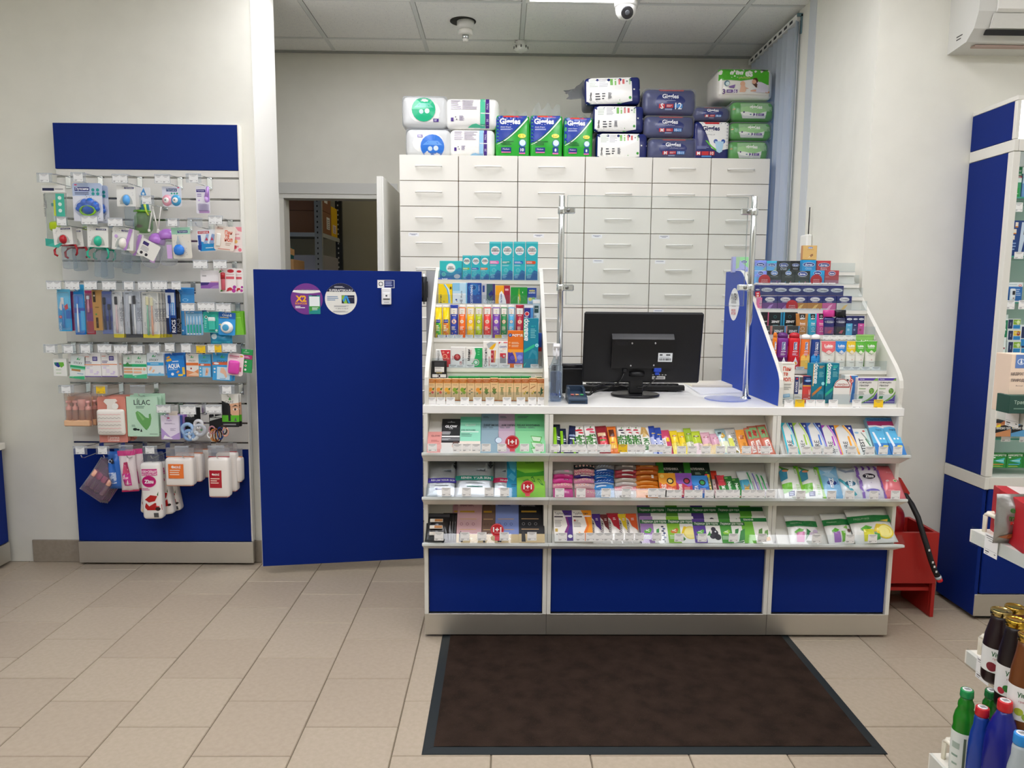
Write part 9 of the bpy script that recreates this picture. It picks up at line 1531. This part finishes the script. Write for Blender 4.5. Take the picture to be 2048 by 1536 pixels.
o=hang(c3,'pouch','sponge_bag','bath sponge','white and pink brush bag in the bottom row',700,600,838,925,.04,'#e8dcde',[R(0,.88,1,1,'#d8488c'),R(.26,.16,.68,.46,'#c83c8c'),P([(.3,.46),(.36,.72),(.62,.74),(.66,.46)],'#c84870'),O(.48,.64,.14,'#d87aa0',.08),R(0,0,1,.04,'#b8345c'),L(.3,.3,.6,.4,1,'#e8b0cc')],roll=-.06,wob=.3);behind(o,1,.03,.022,'white and pink brush bag behind the front one')
def zizu(label,x0,y0,x1,y1,roll,off,full=True):
 it=[R(0,.78,1,.9,'#d04a8c'),T('100+20шт',.5,.855,.78,'#f6dce8',b=.03),T('БЕСПЛАТНО',.5,.805,.84,'#f6dce8',b=.02),O(.47,.68,.36,'#c82c74',.3),O(.47,.68,.33,'#b8206c',.27),T('Zizu',.47,.68,.46,'#f8f0f4',b=.04),L(.1,.52,.5,.57,2,'#c85a94'),P([(.2,.36),(.5,.44),(.84,.42),(.7,.33),(.4,.31)],'#b81c1c'),P([(.0,.24),(.26,.3),(.4,.24),(.7,.3),(.99,.26),(.99,.16),(.6,.17),(.3,.17),(.0,.2)],'#b01818'),O(.82,.19,.12,'#2c1214',.1),P([(.82,.44),(.9,.5),(.88,.42)],'#3a6a34'),R(.6,.04,.84,.12,'#4a4a4c')if full else O(.3,.08,.14,'#f0d8b0',.1)]
 o=hang(c3,'pack','cotton_pads','cotton pads',label,x0,y0,x1,y1,.055,'#ece8e4',it,roll=roll,off=off,r=.016,bulge=(.001,.003,.001));w,h=box_w(o)
 mb=MB();n=8;v=[]
 for j in range(5):
  for i in range(n+1):v.append((w*(i/n-.5)*(1-.09*j),.0275+(1-j/4)*.02*math.sin(i*2.1+j),h+.05*j/4))
 mb.add(v,[(j*(n+1)+i,j*(n+1)+i+1,(j+1)*(n+1)+i+1,(j+1)*(n+1)+i)for j in range(4)for i in range(n)],M('#e6e8ea','w',1),True);mb.build('gathered_top',o);return o
zizu('tall cotton pad bag with poppies, front one',876,695,1032,1138,-.02,.03);zizu('tall cotton pad bag with poppies, swung out to the left',850,720,960,1095,.11,-.045,False);zizu('tall cotton pad bag with poppies, swung out to the right',1022,690,1120,1102,-.13,-.045,False);zizu('tall cotton pad bag with poppies, rearmost right one',1090,740,1180,1075,-.16,-.1)
def mere(label,x0,y0,x1,y1,cc,lu0,lv0,lu1,lv1,off=.0,d=.06,roll=0):
 o=hang(c3,'pack','cotton_pads','cotton pads',label,x0,y0,x1,y1,d,'#ece6e0',[R(lu0,lv0,lu1,lv1,cc),O(lu0+(lu1-lu0)*.3,lv1-.1,.05,'#f4e8e0'),T('MERÉ',lu0+(lu1-lu0)*.58,lv1-.1,(lu1-lu0)*.5,'#f4ece6',b=.02),L(lu0+.06,lv0+.1,lu1-.06,lv1-.18,3,'#f0d8c8'),R(0,.02,1,.035,cc)],off=off,roll=roll,r=.014,bulge=(.001,.004,.001));w,h=box_w(o)
 mb=MB();mb.box(-w*.5,w*.5,d*.4,d*.46,h-.002,h+.045,M('#e8e4e2','w',1.4));mb.box(-w*.5,w*.5,d*.38,d*.48,h-.001,h+.002,M(cc,'g'));mb.build('zip_top',o);return o
o=mere('wide cotton bag with an orange label',1062,655,1278,880,'#ee7a34',.14,.3,.7,.8,off=.02);behind(o,2,.07,.014,'wide orange labelled cotton bag behind the front one',.004)
o=mere('tall cotton bag with a dark red label',1398,655,1560,970,'#b01c2c',.1,.26,.7,.7,off=.02);behind(o,1,.07,.012,'tall red labelled cotton bag behind the front one',.01)
mere('cotton bag with an orange edge hanging behind the red labelled one',1565,655,1660,850,'#e8803c',.0,.1,.1,.9,off=-.07)
# goods in the glass case
rc1,rc2,rc3=crop(1960,280,6.4),crop(1960,520,6.4),crop(1850,760,4.15)
def cs(c,label,x0,y0,x1,shelf,col,items,d=.03,off=0.,name='medicine_box',cat='medicine box',kind='box',**kw):
 return prod(FP((0,CY0+.06,CSH[shelf]+.0005)),c,kind,name,cat,label,x0,y0,x1,None,d,col,items,off=off,**kw)
cs(rc1,'green and white tall carton on the top glass shelf',446,312,552,0,'#3f9a6c',[R(0,.46,1,.64,'#d8e8e0'),R(.2,.6,1,.66,'#b84a5c'),T('нор',.6,.8,.5,'#e8f4ec',b=.03),T('мол',.6,.7,.5,'#e8f4ec',b=.03),T('bebe',.6,.63,.44,'#f0e8ea',b=.02),R(0,.0,.8,.3,'#2c9a4c'),L(.1,.1,.7,.14,1,'#d8f0dc')],d=.04)
cs(rc1,'pale blue carton beside the green one on the top glass shelf',553,430,680,0,'#6c9cd0',[R(0,.6,1,1,'#b8d4e4')],d=.04,off=-.01)
cs(rc1,'navy carton with a white thermometer picture on the second glass shelf',398,1030,600,1,'#22407c',[R(.3,.8,.48,.95,'#e8dccc'),R(.2,.62,.4,.76,'#e8dccc'),R(.14,.46,.32,.58,'#e8dccc'),R(.3,.8,.48,.84,'#c87c2c'),R(.2,.62,.4,.65,'#c87c2c'),P([(.7,.95),(.99,.95),(.99,.6),(.8,.1),(.6,.1),(.66,.6)],'#c0d0e0'),R(.86,.6,.99,.72,'#2a3040'),L(.1,.15,.5,.4,3,'#8aa4d0')],d=.03)
o=cs(rc2,'white and blue carton with a pulse meter on the third glass shelf',358,286,552,2,'#2c6cb4',[R(0,.78,1,1,'#e0e6e8'),R(0,0,1,.06,'#dce4e8'),O(.82,.84,.1,'#d83c4c',.07),O(.82,.84,.06,'#f0e8e8',.04),L(.58,.3,.92,.68,4,'#bcd4ec'),L(.1,.86,.6,.92,1,'#9ab0b8')],d=.03)
w,h=box_w(o);mb=MB();mb.rbox(w*.36,.012,h*.62,.008,M('#e4e8ec','g'),(0,.001,0),4);q=mb.build('pulse_meter',o);q.location=(-w*.2,-.0125,h*.06);mb=MB();mb.box(-w*.08,w*.08,-.0022,-.0012,h*.3,h*.5,M('#1c2430','g'));mb.box(-w*.03,w*.03,-.0022,-.0012,h*.1,h*.16,M('#8a5a5c','g'));mb.build('display',q)
cs(rc2,'white carton with a green middle, left end of the fourth glass shelf',300,700,366,3,'#e4ebe8',[R(0,.42,1,.86,'#1f7a54'),R(.4,.5,.6,.8,'#dfeee8'),T('A',.6,.62,.4,'#e0f0ea',b=.03),R(0,.12,.8,.16,'#8c2c3c')],d=.03)
zsh=CSH[3]
prev=0
for k,(y0,cc,cd,nm)in enumerate(((1036,'#8cb83c','#26345c','lowest green and navy'),(894,'#e4c23c','#26345c','middle yellow and navy'),(752,'#8cb83c','#26345c','topmost green and navy'))):
 y1=(1150,1022,884)[k];fp=FP((0,CY0+.06,zsh+.0005));hh=fp.hit(*rc2(450,y0))[1]
 o=prod(fp,rc2,'box','test_strip_box','medicine box',f'{nm} strip carton of the stack on the fourth glass shelf',356,y0,528,None,.05,'#e6ecea',[R(.06,.08,.4,.92,cd),R(.44,.46,.96,.92,cc),R(.44,.08,.96,.42,'#2c86c4'),T('сател',.24,.5,.3,'#c8d0e0',1,b=.01),O(.8,.66,.12,'#9c3c34'if k==1 else'#d8e8a8',.16),T('экспр',.68,.7,.36,'#eef4e0',b=.01)],base=prev,off=-.004*k);prev=hh+.0008
for k,(y0,y1)in enumerate(((1010,1118),(830,1000))):prod(FP((0,CY0+.06,zsh+.0005)),rc2,'box','test_strip_box','medicine box',f'navy and blue carton at the picture edge, {["lower", "upper"][k]} one',528,y0,640,None,.05,'#dfe6e6',[R(.1,.4,.9,.92,'#26345c'),R(.1,.06,.9,.36,'#2c86c4')],base=0 if k==0 else .0285,off=-.003)
cs(rc2,'large pale grey carton with a device picture on the fifth glass shelf',255,1370,420,4,'#b4bdc2',[R(0,.92,1,1,'#6ca0c8'),P([(.1,.5),(.5,.6),(.9,.5),(.8,.3),(.3,.26)],'#7c868c'),P([(.2,.34),(.6,.46),(.8,.36),(.5,.28)],'#c8ced2'),R(.1,.02,.6,.12,'#a83c44'),L(.4,.7,.9,.76,2,'#8a9498')],d=.05)
for k,(x0,x1,cc)in enumerate(((586,716,'#c88a5c'),(718,850,'#5a9ac8'))):
 prod(FP((0,CY0+.05,CSH[4]-.115)),rc3,'box','tape_box','tape box',f'black banded kinesiology tape box with a {["tan", "blue"][k]} roll, below the rail shelf',x0,325,x1,470,.05,cc,[P([(0,.2),(1,.44),(1,.78),(0,.54)],'#1c1e22'),T('КИНЕЗИО ТЕЙП',.5,.5,.9,'#eeeeea',b=.02,hs=1.6),R(0,.78,1,1,'#26282c'),P([(.2,.72),(.5,.9),(.8,.9),(.7,.7)],'#b06a44'if k==0 else'#3c7cb0'),P([(.02,.62),(.3,.72),(.3,.56),(.04,.5)],'#e8d02c'),R(.7,.84,.95,.96,'#c8d0d4')])
gz=CSH[5]
for k,(x0,x1)in enumerate(((558,682),(686,818),(820,950))):
 cs(rc3,f'green gum carton with a turquoise arrow on the case floor, {ORD[k]} from the left',x0,612,x1,5,'#2c8a3c',[R(0,.82,1,1,'#1f6a2c'),T('НИКОРЕТТЕ',.5,.89,.9,'#e8f0e4',b=.02),P([(.14,.5),(.86,.72),(.78,.5),(.86,.3)],'#3ab0b4'),P([(.14,.5),(.86,.66),(.8,.5),(.86,.38)],'#5cc4c8'),P([(.06,.74),(.2,.78),(.26,.72),(.16,.68)],'#e8ece8'),L(.3,.46,.8,.54,1,'#d8f0f0'),R(.1,.22,.8,.28,'#c8843c'if k==0 else'#5ab0d8'),L(.1,.06,.8,.16,2,'#b8d060')],d=.03,off=.02,group='green gum cartons')
fpcs=FP((0,CY0+.026,0))
for c,q in((rc1,[(440,800,548,918)]),(rc1,[(440,1432,556,1520)]),(rc2,[(335,515,443,630),(496,515,604,630)]),(rc3,[(634,440,710,512),(786,444,862,516)])):
 for i,(x0,y0,x1,y1)in enumerate(q):
  r_=rect_on(fpcs,c,x0,y0,x1,y1,0);nm={rc1:'glass case',rc2:'glass case',rc3:'case'}[c]
  price_tag(fpcs.mat(r_[0],r_[1],0),round(r_[2],3),round(r_[3],3),f'white price tag in the glass case at height {["under the green carton", "under the thermometer carton", "under the pulse meter", "under the tape boxes"][[800, 1432, 515, 440].index(q[0][1])]}'+(''if i==0 else', right one'),'tickets in the glass case')
  # goods on the gondola at the right edge
fpA=FP((gA.x,gA.y-.03,gA.z+.0005));
o=prod(FP((0,1.97,gA.z+.0005)),rc2,'box','fruit_tea_box','tea box','beige fruit tea pack with berries at the right edge of the picture',405,1205,700,None,.06,'#e4cdb8',[R(.2,.76,.7,.99,'#5a7cb8'),O(.44,.87,.16,'#d8e0ec',.13),O(.44,.87,.13,'#5a7cb8',.1),P([(.4,.84),(.44,.93),(.5,.84)],'#e8eef4'),T('ЩЕДРОСТЬ',.4,.66,.72,'#3a3034',b=.02,hs=1.2),T('ПРИРОДЫ',.4,.55,.66,'#3a3034',b=.02,hs=1.2),T('Фиточай',.44,.46,.3,'#5a5054',b=0)]+[O(.1+.1*(k%6)+.03*(k//6),.08+.1*(k//6),.07,['#b8303c','#4a5494','#a82838','#5a68a8'][k%4],.05)for k in range(18)]+[P([(.7,.3),(.8,.4),(.84,.28)],'#5a8a3c')])
o=prod(FP((0,1.94,gA.z+.0005)),rc3,'box','herbal_box','tea box','dark green flat box lying in front of the fruit tea',705,128,900,None,.05,'#234a40',[T('Травы',.5,.6,.6,'#a8c0b0',b=.01),L(.2,.2,.8,.34,1,'#6a8a7c')])
p=atZ(*rc3(508,1240),gB.z);q_=atY(*rc3(640,900),p.y)
zb=gB.z+.0006;Hb=atY(*rc3(520,872),p.y).z-zb
t=MB();dx,dy=.16,.20;t.box(0,dx,-dy,0,0,Hb,M('#b8202c','p'),.0012);t.box(.03,dx,-dy+.005,-.005,Hb,Hb+.0006,M('#e4d8d4','p'));o=t.build('slimming_box');o.location=(p.x+.01,p.y,zb);o.rotation_euler.z=math.radians(-14);tag(o,'big red slimming box with white vertical lettering on the gondola','medicine box')
lb=MB();vs,fs,a,b=text_mesh('Турбослим',.01);s_=Hb*.86/a;lb.add([(-.0006,-.06+yy*s_*1.5,Hb*.46+x*s_)for x,yy in vs],fs,M('#f2e8e6','p'));vs,fs,a,b=text_mesh('Эвалар',.0);lb.add([(-.0006,-.022+yy*.05/a,Hb*.8+x*.06/a)for x,yy in vs],fs,M('#e8b8b4','p'));lb.build('lettering',o)
sb=MB();sb.poly([(-.0007,-.004,0),(-.0007,-.045,0),(-.0007,-.045,Hb),(-.0007,-.004,Hb)][::-1],M('#a81c28','p'));sb.build('side_band',o)
fpb=FP((0,p.y-.14,zb));o=prod(fpb,rc3,'pouch','snack_bag','snack bag','grey dried fruit bag with green lettering on the gondola',652,968,900,None,.05,'#a4a4a0',[T('eat',.48,.72,.3,'#3f7a34',b=.03,hs=1.3),T('me!',.48,.56,.32,'#3f7a34',b=.03,hs=1.3),R(.36,.42,.58,.48,'#c83c34'),L(.4,.43,.54,.47,1,'#f0d0c8'),P([(.1,.14),(.3,.24),(.7,.26),(.9,.16),(.6,.1)],'#b0683c'),O(.4,.17,.1,'#d08a4c',.05),O(.66,.18,.1,'#c8783c',.05)],fin='f',wob=.3,off=0)
for k,(x,y,rz,ry)in enumerate(((p.x+.004,p.y-.12,-1.2,.5),(p.x+.02,p.y-.2,-1.1,-.12))):
 price_tag(Matrix.Translation((x,y,gB.z+.012))@Matrix.Rotation(rz,4,'Z')@Matrix.Rotation(ry,4,'Y'),.056,.06,['white price tag hanging askew before the red slimming box','white price tag hanging before the grey dried fruit bag'][k],'loose tickets on the gondola rail')
def jar(c,cx,ytop,ybot,wlid,Y,liquid,fruit,label,shelf,lid='#c8a24c'):
 a=atY(*c(cx-wlid/2,ytop),Y);b=atY(*c(cx+wlid/2,ytop),Y);rl_=(b.x-a.x)/2;x=(a.x+b.x)/2;zt=a.z;z0=shelf.z+.0005;h=zt-z0;r=rl_*1.42
 t=thing('juice_bottle',label,'bottle',(x,Y,z0),'glass juice bottles')
 pr=[(r*.85,0),(r*.97,.006),(r,.016),(r,h*.5),(r*.93,h*.64),(r*.72,h*.8),(rl_*.92,h*.87),(rl_*.9,h*.93)]
 mb=MB();mb.lathe(pr,M(liquid,'s'),28);mb.build('glass_body',t)
 mb=MB();mb.lathe([(rl_*.98,h*.925),(rl_,h*.932),(rl_*1.0,h*.99),(rl_*.93,h),(rl_*.9,h*.992),(rl_*.3,h*.99)],M(lid,'m'),28);mb.build('lid',t)
 mb=MB();n=26;a0,a1=math.pi*.72,math.pi*1.98;v=[((r+.0006)*math.cos(a0+(a1-a0)*i/n),(r+.0006)*math.sin(a0+(a1-a0)*i/n),z)for z in(h*.17,h*.5)for i in range(n+1)]
 mb.add(v,[(i,i+1,n+2+i,n+1+i)for i in range(n)],M('#e9e9e6','p'),True);lb=mb.build('paper_label',t)
 def on(u,v2):q=math.pi*1.33+u/r;return((r+.0012)*math.cos(q),(r+.0012)*math.sin(q),v2)
 mb=MB();vs,fs,aa,bb=text_mesh('Vitalit',.02);s_=r*.95/aa;mb.add([on(xx*s_,h*.43+yy*s_*1.3)for xx,yy in vs],fs,M('#3a6a44','p'));mb.add([on(u,v2)for u,v2 in((-.4*r,h*.4),(.4*r,h*.4),(.4*r,h*.41),(-.4*r,h*.41))],[(0,1,2,3)],M('#3a8a4c','p'));vs,fs,aa,bb=text_mesh('гранат',.0);s_=r*.7/aa;mb.add([on(xx*s_,h*.36+yy*s_)for xx,yy in vs],fs,M('#b05a64','p'));mb.build('lettering',lb)
 mb=MB()
 for du,dz,rr,cc in fruit:mb.add([(lambda q:(q[0]*1.001,q[1]*1.001,q[2]))(on(du*r,h*dz))]+[on(du*r+rr*r*math.cos(2*math.pi*i/16),h*dz+rr*r*math.sin(2*math.pi*i/16))for i in range(16)],[(0,1+i,1+(i+1)%16)for i in range(16)],M(cc,'p'))
 mb.build('printed_picture',lb);return t
g5=crop(1900,1180,6.4)
jar(g5,835,205,0,226,1.74,'#7a3418',[(-.2,.24,.3,'#c87c3c')],'amber juice bottle at the back of the three on the gondola',gC)
jar(g5,660,250,0,236,1.72,'#1d0b0e',[(-.4,.25,.36,'#7c2430'),(.2,.23,.34,'#8c2c3c'),(.0,.3,.12,'#4a7a3c')],'dark red juice bottle with pomegranates on its label, left one',gC,'#bfa86c')
jar(g5,850,372,0,232,1.60,'#160a0c',[(-.3,.26,.28,'#2f7c34'),(.2,.22,.36,'#3a8a3c'),(-.7,.22,.26,'#b83040')],'dark juice bottle with green leaves on its label, front one',gC,'#c8a23c')
jar(g5,1010,560,0,232,1.5,'#6a3a14',[(-.3,.26,.3,'#a8b83c'),(.2,.22,.3,'#8ca83c')],'brown juice bottle cut off by the right picture edge',gC)
g6=crop(1850,1350,8.257)
def pet(c,cx,ytop,wcap,Y,col,capc,label,rk,shelf,lab,labz,hk=None,name='water_bottle',waist=False,fin='t'):
 a=atY(*c(cx-wcap/2,ytop),Y);b=atY(*c(cx+wcap/2,ytop),Y);rc_=(b.x-a.x)/2;x=(a.x+b.x)/2;z0=shelf.z+.0005;h=a.z-z0;r=rc_*rk
 t=thing(name,label,'bottle',(x,Y,z0),'plastic water bottles')
 if waist:pr=[(r*.8,0),(r*.95,.01),(r,.03),(r*.97,h*.2),(r,h*.25),(r,h*.6),(r*.94,h*.64),(r*.98,h*.7),(r*.85,h*.77),(rc_*1.12,h*.815),(rc_*1.2,h*.84),(rc_*1.15,h*.87),(rc_*.9,h*.9),(rc_*.9,h*.93)]
 else:pr=[(r*.8,0),(r*.95,.01),(r,.03),(r*.97,h*.15),(r,h*.2),(r,h*.55),(r*.97,h*.66),(r*.86,h*.76),(r*.66,h*.84),(rc_*1.05,h*.9),(rc_*.9,h*.93)]
 mb=MB();mb.lathe(pr,M(col,'g'),28);mb.build('bottle_body',t)
 ch=h*.925;mb=MB();mb.lathe([(rc_*.98,ch),(rc_*1.03,ch+.003),(rc_,ch+(h-ch)*.5),(rc_*.98,h*.992),(rc_*.9,h)],M(capc,'g'),24);cp_=mb.build('cap',t)
 mb=MB();mb.lathe([(rc_*.7,h+.0002),(rc_*.7,h+.0006)],M('#ececec','p'),20);st=mb.build('cap_sticker',cp_);mb=MB()
 for k in range(5):mb.box(-rc_*.4,rc_*.4,rc_*(-.35+.15*k),rc_*(-.28+.15*k),h+.0007,h+.0009,M('#4a4a4c','p'))
 mb.build('barcode',cp_)
 for z1,z2,cc in lab:
  mb=MB();n=30;v=[((r+.0007)*math.cos(2*math.pi*i/n),(r+.0007)*math.sin(2*math.pi*i/n),z)for z in(h*z1,h*z2)for i in range(n)]
  mb.add(v,[(i,(i+1)%n,n+(i+1)%n,n+i)for i in range(n)],M(cc,'p'),True);mb.build('wrap_label',t)
 def on(u,z):q=math.pi*1.3+u;return((r+.0014)*math.cos(q),(r+.0014)*math.sin(q),h*z)
 mb=MB()
 for u0,z1,u1,z2,cc in labz:n=5;mb.add([on(u0+(u1-u0)*i/n,z)for z in(z1,z2)for i in range(n+1)],[(i,i+1,n+2+i,n+1+i)for i in range(n)],M(cc,'p'),True)
 if mb.f:mb.build('label_print',t)
 return t
pet(g6,700,235,200,1.62,'#1f7a1c','#1f8c4c','green mineral water bottle with a white label, left one',1.72,gD,[(.2,.6,'#dfe6e0')],[(-.9,.36,-.3,.38,'#8aa494'),(-.9,.44,-.2,.5,'#a8b8ac'),(.1,.22,.3,.56,'#5a6a5c'),(-.8,.28,-.3,.3,'#9ab0a0')],waist=True)
pet(g6,1105,250,200,1.64,'#1a6a18','#176a34','green mineral water bottle behind the red capped ones',1.72,gD,[(.2,.6,'#dfe6e0')],[],waist=True)
RB=[(.1,.36,'#e4dcc8'),(.115,.335,'#b8262c')]
RBZ=[(-.7,.14,-.1,.2,'#e4dcc8'),(-.8,.26,-.5,.27,'#ecdcd4'),(-.8,.23,-.5,.24,'#ecdcd4'),(-.2,.22,.4,.32,'#b0504c'),(.7,.1,.95,.36,'#c8c4bc')]
pet(g6,955,528,208,1.53,'#163c94','#b8202a','smaller blue water bottle with a red cap and red label',1.62,gD,RB,RBZ)
pet(g6,1330,418,222,1.49,'#141c7c','#c01f26','larger blue water bottle with a red cap and red label',2.35,gD,RB,RBZ)
pet(g6,1600,960,230,1.36,'#aab4b8','#2a86d0','clear water bottle with a blue cap at the bottom right corner',1.6,gD,[],[(-1.2,.5,.8,.52,'#5a6468'),(-1.2,.42,.8,.435,'#6a7478'),(-1.2,.34,.8,.355,'#5a6468')])
pet(g6,1560,200,180,1.75,'#1f5a2c','#20242c','dark green bottle half hidden under the juice shelf',1.9,gD,[(.45,.6,'#1c1c20')],[])
bpy.data.objects.remove(_to)
